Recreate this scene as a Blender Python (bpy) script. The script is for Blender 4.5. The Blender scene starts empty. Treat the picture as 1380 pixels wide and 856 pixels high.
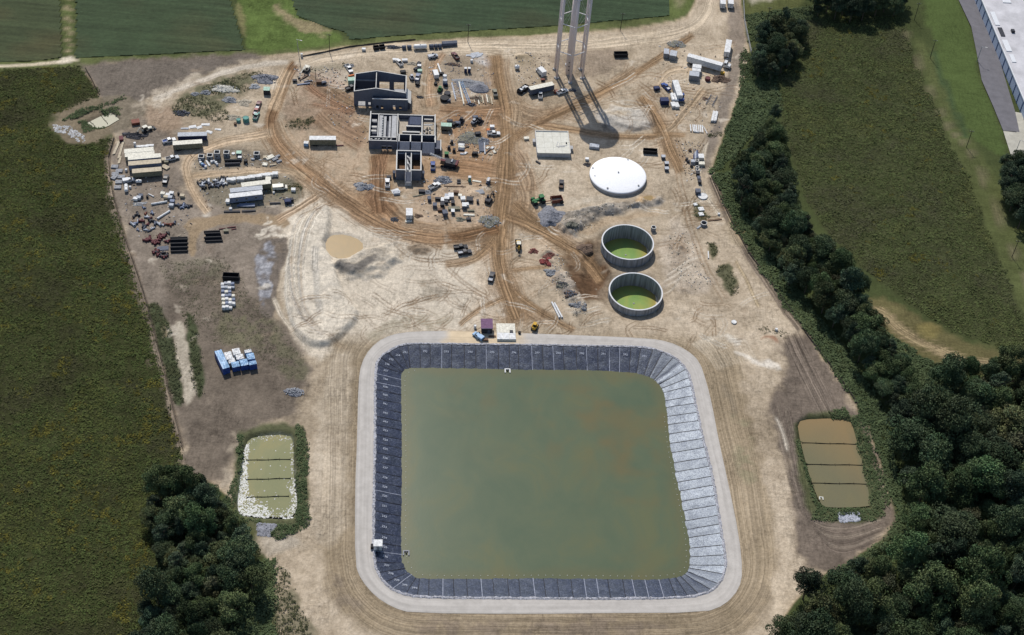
import bpy, math, random
import numpy as np
from mathutils import Vector, Matrix

# ------------------------------------------------------------------ camera, world, sun, exposure
scene = bpy.context.scene
COL = scene.collection
FPX, DEP, ROLL, DIST = 2000.0, math.radians(44.9), math.radians(5.13), 545.0
PPX, PPY = 690.0, 428.0
_f = np.array([0, math.cos(DEP), -math.sin(DEP)])
_r0 = np.array([1.0, 0, 0]); _u0 = np.array([0, math.sin(DEP), math.cos(DEP)])
_r = math.cos(ROLL)*_r0 + math.sin(ROLL)*_u0
_u = -math.sin(ROLL)*_r0 + math.cos(ROLL)*_u0
CAM = -_f*DIST
cd = bpy.data.cameras.new('camera'); cam = bpy.data.objects.new('camera', cd); COL.objects.link(cam)
cd.sensor_width = 36.0; cd.lens = FPX/1380*36.0; cd.clip_start = 1; cd.clip_end = 20000
cam.matrix_world = Matrix(((_r[0], _u[0], -_f[0], CAM[0]), (_r[1], _u[1], -_f[1], CAM[1]), (_r[2], _u[2], -_f[2], CAM[2]), (0, 0, 0, 1)))
scene.camera = cam

def P(x, y, z=0.0):                       # photo pixel -> world point on the level z
    d = _f*FPX + _r*(x-PPX) - _u*(y-PPY)
    t = (z-CAM[2])/d[2]
    return CAM + d*t
def PX(X, Y, Z=0.0):                      # world -> photo pixel (arrays allowed)
    dx, dy, dz = X-CAM[0], Y-CAM[1], Z-CAM[2]
    w = dx*_f[0]+dy*_f[1]+dz*_f[2]
    return PPX + FPX*(dx*_r[0]+dy*_r[1]+dz*_r[2])/w, PPY - FPX*(dx*_u[0]+dy*_u[1]+dz*_u[2])/w

_a, _b = P(767, 103), P(809, 186)
SH = (_b-_a)[:2]; SHL = float(np.hypot(*SH))
SUN_EL = math.radians(51.0)
sun_dir = np.array([-SH[0]/SHL*math.cos(SUN_EL), -SH[1]/SHL*math.cos(SUN_EL), math.sin(SUN_EL)])
TOWER_Z = SHL*math.tan(SUN_EL)

world = bpy.data.worlds.new('World'); scene.world = world; world.use_nodes = True
wn = world.node_tree; bg = wn.nodes['Background']
sky = wn.nodes.new('ShaderNodeTexSky'); sky.sky_type = 'NISHITA'; sky.sun_disc = False
sky.sun_elevation = SUN_EL; sky.sun_rotation = math.atan2(sun_dir[0], sun_dir[1])
wn.links.new(sky.outputs[0], bg.inputs[0]); bg.inputs[1].default_value = 0.12
sl = bpy.data.lights.new('sun', 'SUN'); sl.energy = 4.1; sl.angle = math.radians(0.53); sl.color = (1.0, 0.955, 0.89)
so = bpy.data.objects.new('sun', sl); COL.objects.link(so)
so.rotation_euler = Vector(sun_dir).to_track_quat('Z', 'Y').to_euler(); so.location = (0, 0, 300)
scene.view_settings.view_transform = 'Standard'; scene.view_settings.look = 'None'
scene.view_settings.exposure = 0.0; scene.view_settings.gamma = 1.0
scene.render.resolution_x = 1024; scene.render.resolution_y = 635
scene.render.engine = 'CYCLES'

# ------------------------------------------------------------------ helpers
KEXP = 1.30                                # sunlit level: picture value / albedo
def lin(c):
    c = c/255.0
    return c/12.92 if c <= 0.04045 else ((c+0.055)/1.055)**2.4
def A(r, g, b, k=KEXP):
    return (lin(r)/k, lin(g)/k, lin(b)/k)

_M = {}
def mat(name, rgb, rough=0.75, var=0.18, scale=1.5, metal=0.0, bump=0.0, spec=0.3, dirt=None):
    if name in _M: return _M[name]
    m = bpy.data.materials.new(name); m.use_nodes = True; nt = m.node_tree; b = nt.nodes['Principled BSDF']
    b.inputs['Roughness'].default_value = rough; b.inputs['Metallic'].default_value = metal
    b.inputs['Specular IOR Level'].default_value = spec
    tc = nt.nodes.new('ShaderNodeTexCoord'); n = nt.nodes.new('ShaderNodeTexNoise')
    n.inputs['Scale'].default_value = scale; n.inputs['Detail'].default_value = 5; n.inputs['Roughness'].default_value = 0.65
    geo = nt.nodes.new('ShaderNodeNewGeometry')
    nt.links.new(geo.outputs['Position'], n.inputs['Vector'])
    cr = nt.nodes.new('ShaderNodeValToRGB')
    lo = [max(0, c*(1-var*1.6)) for c in rgb]; hi = [min(1, c*(1+var)) for c in rgb]
    if dirt: lo = [rgb[i]*(1-var*2)+dirt[i]*var*2 for i in range(3)]
    cr.color_ramp.elements[0].position = 0.3; cr.color_ramp.elements[1].position = 0.68
    cr.color_ramp.elements[0].color = (*lo, 1); cr.color_ramp.elements[1].color = (*hi, 1)
    nt.links.new(n.outputs['Fac'], cr.inputs[0]); nt.links.new(cr.outputs[0], b.inputs['Base Color'])
    if bump:
        bp = nt.nodes.new('ShaderNodeBump'); bp.inputs['Strength'].default_value = bump; bp.inputs['Distance'].default_value = 0.2
        nt.links.new(n.outputs['Fac'], bp.inputs['Height']); nt.links.new(bp.outputs[0], b.inputs['Normal'])
    _M[name] = m
    return m
def attr_mat(name, rough=0.9, noise_scale=1.2, noise_amt=0.35, bump=0.3, bump_scale=2.0, spec=0.1, rnd=0.0, fine=7.0, trk=False):
    m = bpy.data.materials.new(name); m.use_nodes = True; nt = m.node_tree; b = nt.nodes['Principled BSDF']
    b.inputs['Roughness'].default_value = rough; b.inputs['Specular IOR Level'].default_value = spec
    at = nt.nodes.new('ShaderNodeAttribute'); at.attribute_name = 'col'
    geo = nt.nodes.new('ShaderNodeNewGeometry'); n = nt.nodes.new('ShaderNodeTexNoise')
    n.inputs['Scale'].default_value = noise_scale; n.inputs['Detail'].default_value = fine; n.inputs['Roughness'].default_value = 0.7
    nt.links.new(geo.outputs['Position'], n.inputs['Vector'])
    mr = nt.nodes.new('ShaderNodeMapRange'); mr.inputs[1].default_value = 0.25; mr.inputs[2].default_value = 0.75
    mr.inputs[3].default_value = 1-noise_amt; mr.inputs[4].default_value = 1+noise_amt
    nt.links.new(n.outputs['Fac'], mr.inputs[0])
    vm = nt.nodes.new('ShaderNodeVectorMath'); vm.operation = 'SCALE'
    nt.links.new(at.outputs['Color'], vm.inputs[0]); nt.links.new(mr.outputs[0], vm.inputs['Scale'])
    out = vm.outputs[0]
    if rnd:
        oi = nt.nodes.new('ShaderNodeObjectInfo'); hs = nt.nodes.new('ShaderNodeHueSaturation')
        m1 = nt.nodes.new('ShaderNodeMapRange'); m1.inputs[3].default_value = 1-rnd; m1.inputs[4].default_value = 1+rnd
        m2 = nt.nodes.new('ShaderNodeMapRange'); m2.inputs[3].default_value = 0.482; m2.inputs[4].default_value = 0.525
        wn_ = nt.nodes.new('ShaderNodeTexWhiteNoise'); wn_.noise_dimensions = '1D'
        nt.links.new(oi.outputs['Random'], wn_.inputs['W'])
        nt.links.new(oi.outputs['Random'], m1.inputs[0]); nt.links.new(wn_.outputs['Value'], m2.inputs[0])
        nt.links.new(m1.outputs[0], hs.inputs['Value']); nt.links.new(m2.outputs[0], hs.inputs['Hue']); nt.links.new(out, hs.inputs['Color'])
        out = hs.outputs[0]
    if trk:
        ta = nt.nodes.new('ShaderNodeAttribute'); ta.attribute_name = 'trk'; sx = nt.nodes.new('ShaderNodeSeparateXYZ'); nt.links.new(ta.outputs['Vector'], sx.inputs[0])
        mu = []
        for k, sc in ((0, .50), (1, .010)):
            q = nt.nodes.new('ShaderNodeMath'); q.operation = 'MULTIPLY'; q.inputs[1].default_value = sc; nt.links.new(sx.outputs[k], q.inputs[0]); mu.append(q)
        cx = nt.nodes.new('ShaderNodeCombineXYZ'); nt.links.new(mu[0].outputs[0], cx.inputs[0]); nt.links.new(mu[1].outputs[0], cx.inputs[1])
        tn = nt.nodes.new('ShaderNodeTexNoise'); tn.inputs['Scale'].default_value = 1.0; tn.inputs['Detail'].default_value = 4; tn.inputs['Roughness'].default_value = .6; nt.links.new(cx.outputs[0], tn.inputs['Vector'])
        tm = nt.nodes.new('ShaderNodeMapRange'); tm.inputs[1].default_value = .40; tm.inputs[2].default_value = .60; tm.inputs[3].default_value = -.46; tm.inputs[4].default_value = .5; nt.links.new(tn.outputs['Fac'], tm.inputs[0])
        ts = nt.nodes.new('ShaderNodeMath'); ts.operation = 'MULTIPLY_ADD'; ts.inputs[2].default_value = 1.0; nt.links.new(tm.outputs[0], ts.inputs[0]); nt.links.new(sx.outputs[2], ts.inputs[1])
        tv = nt.nodes.new('ShaderNodeVectorMath'); tv.operation = 'SCALE'; nt.links.new(out, tv.inputs[0]); nt.links.new(ts.outputs[0], tv.inputs['Scale']); out = tv.outputs[0]
        # fine cracks, scrapes and crumbs of the bare soil
        pn = nt.nodes.new('ShaderNodeTexNoise'); pn.inputs['Scale'].default_value = .055; pn.inputs['Detail'].default_value = 3; nt.links.new(geo.outputs['Position'], pn.inputs['Vector'])
        pm_ = nt.nodes.new('ShaderNodeMapRange'); pm_.inputs[1].default_value = .38; pm_.inputs[2].default_value = .62; pm_.inputs[3].default_value = .25; pm_.inputs[4].default_value = 1.0; nt.links.new(pn.outputs['Fac'], pm_.inputs[0])
        for sc, st, lo_, hi_, amt in (((.9, .22, 1), 1.0, .48, .62, -.26), ((.25, 1.3, 1), .8, .5, .64, -.24), ((1, 1, 1), 1.5, .52, .66, -.34), ((1, 1, 1), 3.4, .56, .68, -.3), ((1, 1, 1), 2.2, .60, .70, .22)):
            mp = nt.nodes.new('ShaderNodeMapping'); mp.inputs['Scale'].default_value = sc; mp.inputs['Rotation'].default_value = (0, 0, .5*st); mp.inputs['Location'].default_value = (st*9, amt*30, 0); fn = nt.nodes.new('ShaderNodeTexNoise'); fn.inputs['Scale'].default_value = st; fn.inputs['Detail'].default_value = 6; fn.inputs['Roughness'].default_value = .7; fn.inputs['Distortion'].default_value = .8
            nt.links.new(geo.outputs['Position'], mp.inputs[0]); nt.links.new(mp.outputs[0], fn.inputs['Vector']); fm = nt.nodes.new('ShaderNodeMapRange'); fm.inputs[1].default_value = lo_; fm.inputs[2].default_value = hi_; fm.inputs[3].default_value = 0; fm.inputs[4].default_value = amt
            nt.links.new(fn.outputs['Fac'], fm.inputs[0]); fa = nt.nodes.new('ShaderNodeMath'); fa.operation = 'MULTIPLY_ADD'; fa.inputs[2].default_value = 1.02; nt.links.new(fm.outputs[0], fa.inputs[0]); nt.links.new(pm_.outputs[0], fa.inputs[1])
            fv = nt.nodes.new('ShaderNodeVectorMath'); fv.operation = 'SCALE'; nt.links.new(out, fv.inputs[0]); nt.links.new(fa.outputs[0], fv.inputs['Scale']); out = fv.outputs[0]
    nt.links.new(out, b.inputs['Base Color'])
    if bump:
        n2 = nt.nodes.new('ShaderNodeTexNoise'); n2.inputs['Scale'].default_value = bump_scale; n2.inputs['Detail'].default_value = 5
        nt.links.new(geo.outputs['Position'], n2.inputs['Vector'])
        bp = nt.nodes.new('ShaderNodeBump'); bp.inputs['Strength'].default_value = bump; bp.inputs['Distance'].default_value = 0.25
        hb = n2.outputs['Fac']
        if trk: h2 = nt.nodes.new('ShaderNodeMath'); h2.operation = 'MULTIPLY_ADD'; h2.inputs[1].default_value = 1.6; nt.links.new(ts.outputs[0], h2.inputs[0]); nt.links.new(hb, h2.inputs[2]); hb = h2.outputs[0]
        nt.links.new(hb, bp.inputs['Height']); nt.links.new(bp.outputs[0], b.inputs['Normal'])
    return m

class MB:
    def __init__(s): s.v = []; s.f = []
    def add(s, vs, fs):
        o = len(s.v); s.v += [tuple(map(float, p)) for p in vs]; s.f += [tuple(i+o for i in f) for f in fs]; return s
    def box(s, cx, cy, cz, sx, sy, sz, rz=0.0, top=(1, 1), tilt=0.0):
        c, n = math.cos(rz), math.sin(rz); vs = []
        for k in (-1, 1):
            a, b = (1, 1) if k < 0 else top
            for i, j in ((-1, -1), (1, -1), (1, 1), (-1, 1)):
                x, y, z = i*sx/2*a, j*sy/2*b, k*sz/2
                if tilt: x, z = x*math.cos(tilt)-z*math.sin(tilt), x*math.sin(tilt)+z*math.cos(tilt)
                vs.append((cx+x*c-y*n, cy+x*n+y*c, cz+z))
        return s.add(vs, [(3, 2, 1, 0), (4, 5, 6, 7), (0, 1, 5, 4), (1, 2, 6, 5), (2, 3, 7, 6), (3, 0, 4, 7)])
    def cyl(s, p0, p1, r0, r1=None, n=10, cap=True):
        r1 = r0 if r1 is None else r1
        p0, p1 = Vector(p0), Vector(p1); d = (p1-p0).normalized()
        a = d.cross(Vector((0, 0, 1)));  a = Vector((1, 0, 0)) if a.length < 1e-3 else a.normalized(); b = d.cross(a)
        vs = []
        for p, r in ((p0, r0), (p1, r1)):
            for i in range(n):
                t = 2*math.pi*i/n; vs.append(p + a*math.cos(t)*r + b*math.sin(t)*r)
        fs = [(i, (i+1) % n, n+(i+1) % n, n+i) for i in range(n)]
        if cap: fs += [tuple(range(n-1, -1, -1)), tuple(range(n, 2*n))]
        return s.add(vs, fs)
    def pipe(s, p0, p1, r, t, n=12):        # hollow pipe
        p0, p1 = Vector(p0), Vector(p1); d = (p1-p0).normalized()
        a = d.cross(Vector((0, 0, 1)));  a = Vector((1, 0, 0)) if a.length < 1e-3 else a.normalized(); b = d.cross(a)
        vs = []
        for p, rr in ((p0, r), (p1, r), (p1, r-t), (p0, r-t)):
            for i in range(n):
                q = 2*math.pi*i/n; vs.append(p + a*math.cos(q)*rr + b*math.sin(q)*rr)
        fs = []
        for k in range(4):
            o, q = k*n, ((k+1) % 4)*n
            fs += [(o+i, o+(i+1) % n, q+(i+1) % n, q+i) for i in range(n)]
        return s.add(vs, fs)
    def prism(s, prof, y0, y1):             # profile in xz, extruded along y
        n = len(prof); vs = [(x, y0, z) for x, z in prof]+[(x, y1, z) for x, z in prof]
        fs = [(i, (i+1) % n, n+(i+1) % n, n+i) for i in range(n)]+[tuple(range(n-1, -1, -1)), tuple(range(n, 2*n))]
        return s.add(vs, fs)
    def lathe(s, prof, n=32, cx=0, cy=0):
        vs = []; m = len(prof)
        for r, z in prof:
            for i in range(n):
                t = 2*math.pi*i/n; vs.append((cx+r*math.cos(t), cy+r*math.sin(t), z))
        fs = [(k*n+i, k*n+(i+1) % n, (k+1)*n+(i+1) % n, (k+1)*n+i) for k in range(m-1) for i in range(n)]
        return s.add(vs, fs)
    def mesh(s, name):
        me = bpy.data.meshes.new(name); me.from_pydata(s.v, [], s.f); me.validate(); me.update()
        return me
    def build(s, name, m, parent=None, smooth=False, label=None):
        me = s.mesh(name); me.materials.append(m)
        if smooth: me.polygons.foreach_set('use_smooth', [True]*len(me.polygons))
        return part(name, me, parent, label)
def part(name, me, parent=None, label=None):
    o = bpy.data.objects.new(name, me); COL.objects.link(o)
    if parent: o.parent = parent
    if label: o['label'] = label
    return o
AUTO = []                                  # things whose label is made single at the end by its place in a row
def tag(o, label, cat, group=None, kind=None, auto=False, px=None):
    o['label'] = label; o['category'] = cat
    if group: o['group'] = group
    if kind: o['kind'] = kind
    if auto: AUTO.append(o)
    return o
def thing(name, label, cat, x, y, z=None, rz=0.0, group=None, auto=False):
    o = bpy.data.objects.new(name, None); COL.objects.link(o); o.empty_display_size = 0.5
    o.location = (x, y, gz(x, y) if z is None else z); o.rotation_euler = (0, 0, rz)
    return tag(o, label, cat, group, auto=auto)
def struct(o): o['kind'] = 'structure'; return o
def np_mesh(name, v, f, m=None, col=None, smooth=False, trk=None):
    me = bpy.data.meshes.new(name); k = f.shape[1]
    me.vertices.add(len(v)); me.vertices.foreach_set('co', np.ascontiguousarray(v, dtype=np.float32).ravel())
    me.loops.add(f.size); me.loops.foreach_set('vertex_index', np.ascontiguousarray(f, dtype=np.int32).ravel())
    me.polygons.add(len(f)); me.polygons.foreach_set('loop_start', np.arange(0, f.size, k, dtype=np.int32))
    me.polygons.foreach_set('loop_total', np.full(len(f), k, dtype=np.int32))
    if smooth: me.polygons.foreach_set('use_smooth', np.ones(len(f), dtype=bool))
    me.update(calc_edges=True)
    if col is not None:
        for nm, cv in (('col', col), ('trk', trk)):
            if cv is None: continue
            a = me.color_attributes.new(nm, 'FLOAT_COLOR', 'POINT'); c4 = np.ones((len(v), 4), dtype=np.float32); c4[:, :3] = cv; a.data.foreach_set('color', c4.ravel())
    if m: me.materials.append(m)
    return me

# zoom frames in which features of the photograph were measured: origin and scale
FR = dict(p=(0, 0, 1), Z2=(140, 80, 5.987), Z3=(140, 180, 8.5625), Z4=(240, 180, 7.644), Z5=(160, 260, 6.85), Z6=(190, 350, 5.488), Z7=(270, 450, 8.5625),
          Z8=(280, 560, 4.756), Y1=(380, 50, 7.644), Y2=(460, 80, 8.557), Y3=(480, 140, 7.136), Y4=(380, 150, 9.508), Y5=(560, 60, 9.514), Y6=(560, 140, 9.514),
          Y7=(530, 220, 7.782), Y8=(660, 230, 7.444), W1=(720, 0, 7.136), W2=(680, 80, 6.583), W3=(860, 40, 7.78), W4=(860, 130, 7.78), W5=(700, 160, 6.585),
          W6=(790, 280, 5.354), W7=(900, 230, 4.506), W8=(580, 300, 5.036), V1=(470, 440, 5.352), V2=(470, 660, 4.756), V3=(780, 440, 5.348), V4=(800, 640, 4.278),
          V5=(1020, 500, 3.059), V6=(1040, 640, 3.962), V7=(1000, 0, 3.566), V8=(1060, 240, 3.056), U1=(0, 560, 2.8925), U2=(0, 100, 2.854), U3=(300, 0, 3.286),
          U4=(1280, 0, 5.71), U5=(900, 180, 10.7), U6=(360, 240, 3.567), T2=(560, 40, 8.5625), T4=(960, 420, 6.115), T6=(40, 110, 8.5625), T7=(900, 0, 4.059))
def px(F, X, Y): o = FR[F]; return (o[0]+X/o[2], o[1]+Y/o[2])
def at(F, X, Y, z=0.0): return P(*px(F, X, Y), z)
def seg(F, x1, y1, x2, y2, z=0.0):
    a, b = at(F, x1, y1, z), at(F, x2, y2, z); d = b-a
    return (a+b)/2, float(np.hypot(d[0], d[1])), math.atan2(d[1], d[0])
def pxs(F, pts): return [px(F, *p) for p in pts]

# ------------------------------------------------------------------ noise
def _h(ix, iy, s):
    a = np.sin(ix*127.1+iy*311.7+s*74.7)*43758.5453
    return a-np.floor(a)
def vnoise(x, y, s=0):
    ix, iy = np.floor(x), np.floor(y); fx, fy = x-ix, y-iy
    fx = fx*fx*(3-2*fx); fy = fy*fy*(3-2*fy)
    a, b, c, d = _h(ix, iy, s), _h(ix+1, iy, s), _h(ix, iy+1, s), _h(ix+1, iy+1, s)
    return (a+(b-a)*fx)*(1-fy)+(c+(d-c)*fx)*fy
def fbm(x, y, s=0, o=4, g=0.5):
    t = 0; amp = 1; tot = 0
    for i in range(o):
        t = t+amp*vnoise(x*2**i+i*17.3, y*2**i-i*9.1, s+i*3.1); tot += amp; amp *= g
    return t/tot-0.5                        # -0.5..0.5
def sstep(a, b, x):
    t = np.clip((x-a)/(b-a), 0, 1); return t*t*(3-2*t)
def poly_sd(pts, x, y):                    # >0 inside
    p = np.array(pts, float); n = len(p); ins = np.zeros(x.shape, bool); d2 = np.full(x.shape, 1e12)
    for i in range(n):
        ax, ay = p[i]; bx, by = p[(i+1) % n]
        ex, ey = bx-ax, by-ay
        t = np.clip(((x-ax)*ex+(y-ay)*ey)/(ex*ex+ey*ey+1e-9), 0, 1)
        d2 = np.minimum(d2, (x-ax-t*ex)**2+(y-ay-t*ey)**2)
        c = ((ay > y) != (by > y)) & (x < (bx-ax)*(y-ay)/((by-ay) if by != ay else 1e-9)+ax)
        ins ^= c
    return np.where(ins, 1, -1)*np.sqrt(d2)
def smooth_line(pts, it=2, closed=False):
    p = [tuple(map(float, q)) for q in pts]
    for _ in range(it):
        q = []; n = len(p); rng = n if closed else n-1
        if not closed: q.append(p[0])
        for i in range(rng):
            a, b = p[i], p[(i+1) % n]
            q += [tuple(a[k]*.75+b[k]*.25 for k in range(len(a))), tuple(a[k]*.25+b[k]*.75 for k in range(len(a)))]
        if not closed: q.append(p[-1])
        p = q
    return p
# ------------------------------------------------------------------ outlines in photo pixels
RIM = [(505, 600), (505, 492), (513, 480), (526, 471), (539, 465), (556, 462.8), (606, 463.2), (720, 464.3), (780, 465.5), (855, 466.5), (877, 469), (899.7, 476), (914.6, 485),
       (927.7, 500), (933, 520), (939, 550), (947, 588), (961, 640), (973, 719.5), (978.8, 752), (977.6, 771), (970.6, 786), (959, 797.8), (928.6, 806.5), (800, 807.8), (720, 807),
       (571, 806), (550, 803), (529, 795.6), (514, 782), (503.6, 761), (502.6, 702)]
WAT = [(541, 600), (539.5, 514.7), (540, 503.5), (544.7, 498), (554, 495), (600.8, 495.7), (668, 497), (720, 498), (780, 498), (841.7, 500.5), (864, 503.6), (881, 510), (892, 520.4),
       (897.8, 541), (900.6, 571), (904, 600), (912, 640), (921.5, 686.7), (928.6, 721.8), (931, 752), (929.7, 768.6), (921.5, 776.7), (902.9, 781), (865, 782), (800, 781), (720, 780.3),
       (568.8, 781.5), (554, 776.7), (543.6, 765), (540.4, 748.3), (539.8, 712.6)]
ROADO = [(481, 600), (483, 514.7), (486.8, 490), (498, 470), (516.7, 455), (541, 448), (582, 446), (625, 446.5), (700, 449), (780, 452), (873.5, 456), (901.5, 460.6), (925.8, 471.8), (942.7, 486.7), (952, 514.8),
         (959.5, 544.7), (968.9, 595), (981, 649), (996, 721.8), (1001, 771), (996, 794), (977.6, 815), (949.6, 825.8), (800, 826.5), (720, 827.6), (554, 826.5), (529, 818.7), (505.7, 804),
         (486.8, 782), (478.4, 761), (478.4, 660)]
WATER_Z = -2.7
BAS_L = pxs('Z8', [(240, 165), (300, 122), (520, 112), (552, 160), (556, 400), (572, 600), (540, 662), (225, 640), (186, 600), (215, 340)])
BAS_R = pxs('V5', [(165, 205), (230, 190), (385, 195), (402, 240), (445, 400), (472, 545), (465, 560), (290, 565), (262, 548), (225, 460), (180, 300)])
BAS_U = pxs('T6', [(640, 470), (745, 420), (850, 370), (950, 345), (1045, 430), (1000, 450), (880, 520), (760, 545)])
TANKS = []                                  # open tanks: centre, radius, rim height, water level
for c in (((300, 246), 3.6), ((358, 602), 2.6)):
    q = at('W6', c[0][0], c[0][1], c[1]); TANKS.append((q[0], q[1], 10.15, c[1], -3.4 if c[1] > 3 else -3.9))
q = at('W5', 875, 500, 1.6); DOME = (q[0], q[1], 11.5)

# ------------------------------------------------------------------ terrain grid
def axis(lo, a, b, hi, fine, coarse):
    far = [-9000, -4000, -1800, -1000, -700, -520]
    l = np.arange(a, lo, -coarse)[1:][::-1]; m = np.arange(a, b, fine); h = np.arange(b, hi, coarse)
    return np.concatenate([[q for q in far if q < lo-10], l, m, h, [-q for q in far[::-1] if -q > hi+10]])
XS = axis(-330, -190, 140, 330, 0.40, 2.4); YS = axis(-235, -150, 190, 420, 0.47, 2.4)
GX, GY = np.meshgrid(XS, YS); SHP = GX.shape; gx = GX.ravel(); gy = GY.ravel()
U, V = PX(gx, gy); _bad = (gy < CAM[1]+60); U[_bad] = -9999; V[_bad] = 99999
n05 = fbm(gx/1.1, gy/1.1, 1, 3); n2 = fbm(gx/3.2, gy/3.2, 2, 4); n8 = fbm(gx/11, gy/11, 5, 4); n30 = fbm(gx/42, gy/42, 9, 4)
warp1 = fbm(gx/5, gy/5, 21, 3)*16; warp2 = fbm(gx/5, gy/5, 31, 3)*16
Uw, Vw = U+warp1, V+warp2
C = np.zeros((gx.size, 3)); H = np.zeros(gx.size); TRK = np.zeros((gx.size, 3))
def sel(pts, pad):
    p = np.array(pts); return np.nonzero((U > p[:, 0].min()-pad) & (U < p[:, 0].max()+pad) & (V > p[:, 1].min()-pad) & (V < p[:, 1].max()+pad))[0]
def pmask(pts, fe=3, warp=0.6, smooth=1):
    pts = smooth_line(pts, smooth, True) if smooth else pts
    i = sel(pts, fe+12*warp+2)
    if not len(i): return i, np.zeros(0)
    sd = poly_sd(pts, U[i]+(Uw[i]-U[i])*warp, V[i]+(Vw[i]-V[i])*warp)
    return i, sstep(-fe, fe, sd)
def put(i, m, c, mot=0.25, grain=0.15):
    k = 1+mot*(n8[i]*1.2+n2[i]*1.2)+grain*n05[i]*2
    C[i] += (np.array(c)[None, :]*k[:, None]-C[i])*np.clip(m, 0, 1)[:, None]
def region(pts, c, fe=3, amt=1.0, mot=0.3, grain=0.2, warp=0.6, F='p', patch=0, smooth=1):
    i, m = pmask(pxs(F, pts), fe, warp, smooth)
    if patch: m = m*sstep(-patch, 0.12, n2[i]+n8[i]*.6)
    put(i, m*amt, A(*c), mot, grain)
def linefield(pts, pad, sm=2, closed=False):
    p = np.array(smooth_line(pts, sm, closed)); i = sel(p, pad); x, y = U[i]+(Uw[i]-U[i])*.12, V[i]+(Vw[i]-V[i])*.12
    best = np.full(x.shape, 1e12); sd = np.zeros(x.shape); al = np.zeros(x.shape); acc = 0.0
    n = len(p)
    for k in range(n if closed else n-1):
        a, b = p[k], p[(k+1) % n]; e = b-a; L = np.hypot(*e)+1e-9
        t = np.clip(((x-a[0])*e[0]+(y-a[1])*e[1])/(L*L), 0, 1)
        dx, dy = x-a[0]-t*e[0], y-a[1]-t*e[1]; d2 = dx*dx+dy*dy
        s = np.sign(e[0]*dy-e[1]*dx); w = d2 < best
        best = np.where(w, d2, best); sd = np.where(w, s*np.sqrt(d2), sd); al = np.where(w, acc+t*L, al); acc += L
    return i, sd, al
def road(pts, w, c, streak=0.35, amt=0.9, fe=None, F='p', cut=0.10, seed=1, fray=0.35, sf=0.9):
    fe = fe or max(1.2, w*.22)
    i, sd, al = linefield(pxs(F, pts), w/2+fe+14)
    if not len(i): return
    st = fbm(sd*sf+seed*7, al*0.012+seed, seed, 3, .6)*2
    m = sstep(w/2+fe, w/2-fe, np.abs(sd)+fray*w*(fbm(al*.03+seed, sd*.6, seed+3, 3)))*sstep(-1, 5, al)*sstep(-1, 5, al.max()-al)
    k = 1+streak*st+0.25*n05[i]+.25*n8[i]
    C[i] += (np.array(A(*c))[None, :]*k[:, None]-C[i])*(m*amt*np.clip(1-.5*np.maximum(0, st*.6), .4, 1))[:, None]
    H[i] -= m*cut*(0.5+st)
    w = m*amt*min(1.0, streak*2.4); b = w > TRK[i, 2]+.02; j = i[b]; TRK[j, 0] = sd[b]+seed*40; TRK[j, 1] = al[b]+seed*100; TRK[j, 2] = w[b]
def twin(pts, gap, w, c, F='p', amt=0.7, cut=0.06, seed=1):   # a pair of wheel ruts
    i, sd, al = linefield(pxs(F, pts), gap+w+4)
    if not len(i): return
    d = np.abs(np.abs(sd)-gap/2); fade = sstep(-.25, .1, fbm(al*.02+seed*3, sd*0+seed, seed, 2))
    m = sstep(w*.75, w*.2, d)*amt*(.5+.5*fade)*sstep(0, 7, al)*sstep(0, 7, al.max()-al)
    put(i, m, A(*c), .3, .3); H[i] -= m*cut
    b = m*.8 > TRK[i, 2]+.02; j = i[b]; TRK[j, 0] = sd[b]*1.6+seed*40; TRK[j, 1] = al[b]+seed*70; TRK[j, 2] = m[b]*.8

# --- broad covers, from the far land inwards
C[:] = np.array(A(74, 82, 50))*(1+.5*n8+.4*n30)[:, None]
FIELD_L = [(-400, 96), (60, 92), (104, 88), (128, 118), (133, 130), (60, 158), (75, 190), (110, 190), (152, 184), (144, 215), (147, 255), (165, 320), (190, 395), (215, 490), (243, 612), (243, 700), (215, 1000), (-500, 1000)]
FIELD_R = [(1062, 30), (1140, 22), (1214, 22), (1228, 70), (1250, 125), (1280, 190), (1312, 258), (1345, 350), (1385, 440), (1420, 500), (1330, 462), (1282, 446), (1232, 412), (1196, 386), (1168, 366), (1130, 330), (1096, 290), (1070, 220), (1050, 150), (1046, 105)]
region(FIELD_L, (60, 63, 38), 4, mot=.5)
region(FIELD_R, (68, 72, 46), 4, mot=.5)
region([(1222, 40), (1250, 60), (1290, 150), (1310, 190), (1380, 300), (1420, 400), (1385, 440), (1340, 340), (1300, 230), (1262, 150)], (88, 94, 58), 3)      # mown margin
region([(1236, -60), (1291, -40), (1293, 4), (1308, 36), (1322, 109), (1340, 150), (1362, 212), (1335, 205), (1308, 184), (1292, 152), (1276, 112), (1262, 62), (1246, 20)], (82, 96, 54), 2, mot=.2, grain=.1)
region([(1262, 62), (1276, 112), (1292, 152), (1308, 184), (1300, 190), (1282, 150), (1268, 112), (1254, 70)], (70, 84, 54), 2)
for s, o in ((5, 0), (6, 7)): road([(1218, 40), (1232, 80), (1252, 130), (1275, 172), (1305, 200), (1330, 255), (1350, 310), (1378, 370), (1400, 420)], 4, (126, 118, 92), seed=s, amt=.65, cut=.02) if not o else road([(1226, 40), (1240, 80), (1260, 130), (1283, 172), (1313, 200), (1338, 255), (1358, 310), (1386, 370)], 3, (122, 116, 90), seed=s, amt=.5, cut=.02)
region([(1160, 405), (1200, 400), (1260, 440), (1330, 470), (1385, 480), (1385, 500), (1290, 510), (1230, 480), (1180, 440)], (104, 98, 66), 5, warp=1)
road([(1160, 414), (1190, 424), (1215, 448), (1255, 468), (1300, 488), (1340, 492)], 13, (176, 156, 122), .5, .75, fray=1.2, seed=3, cut=.02)
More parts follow.
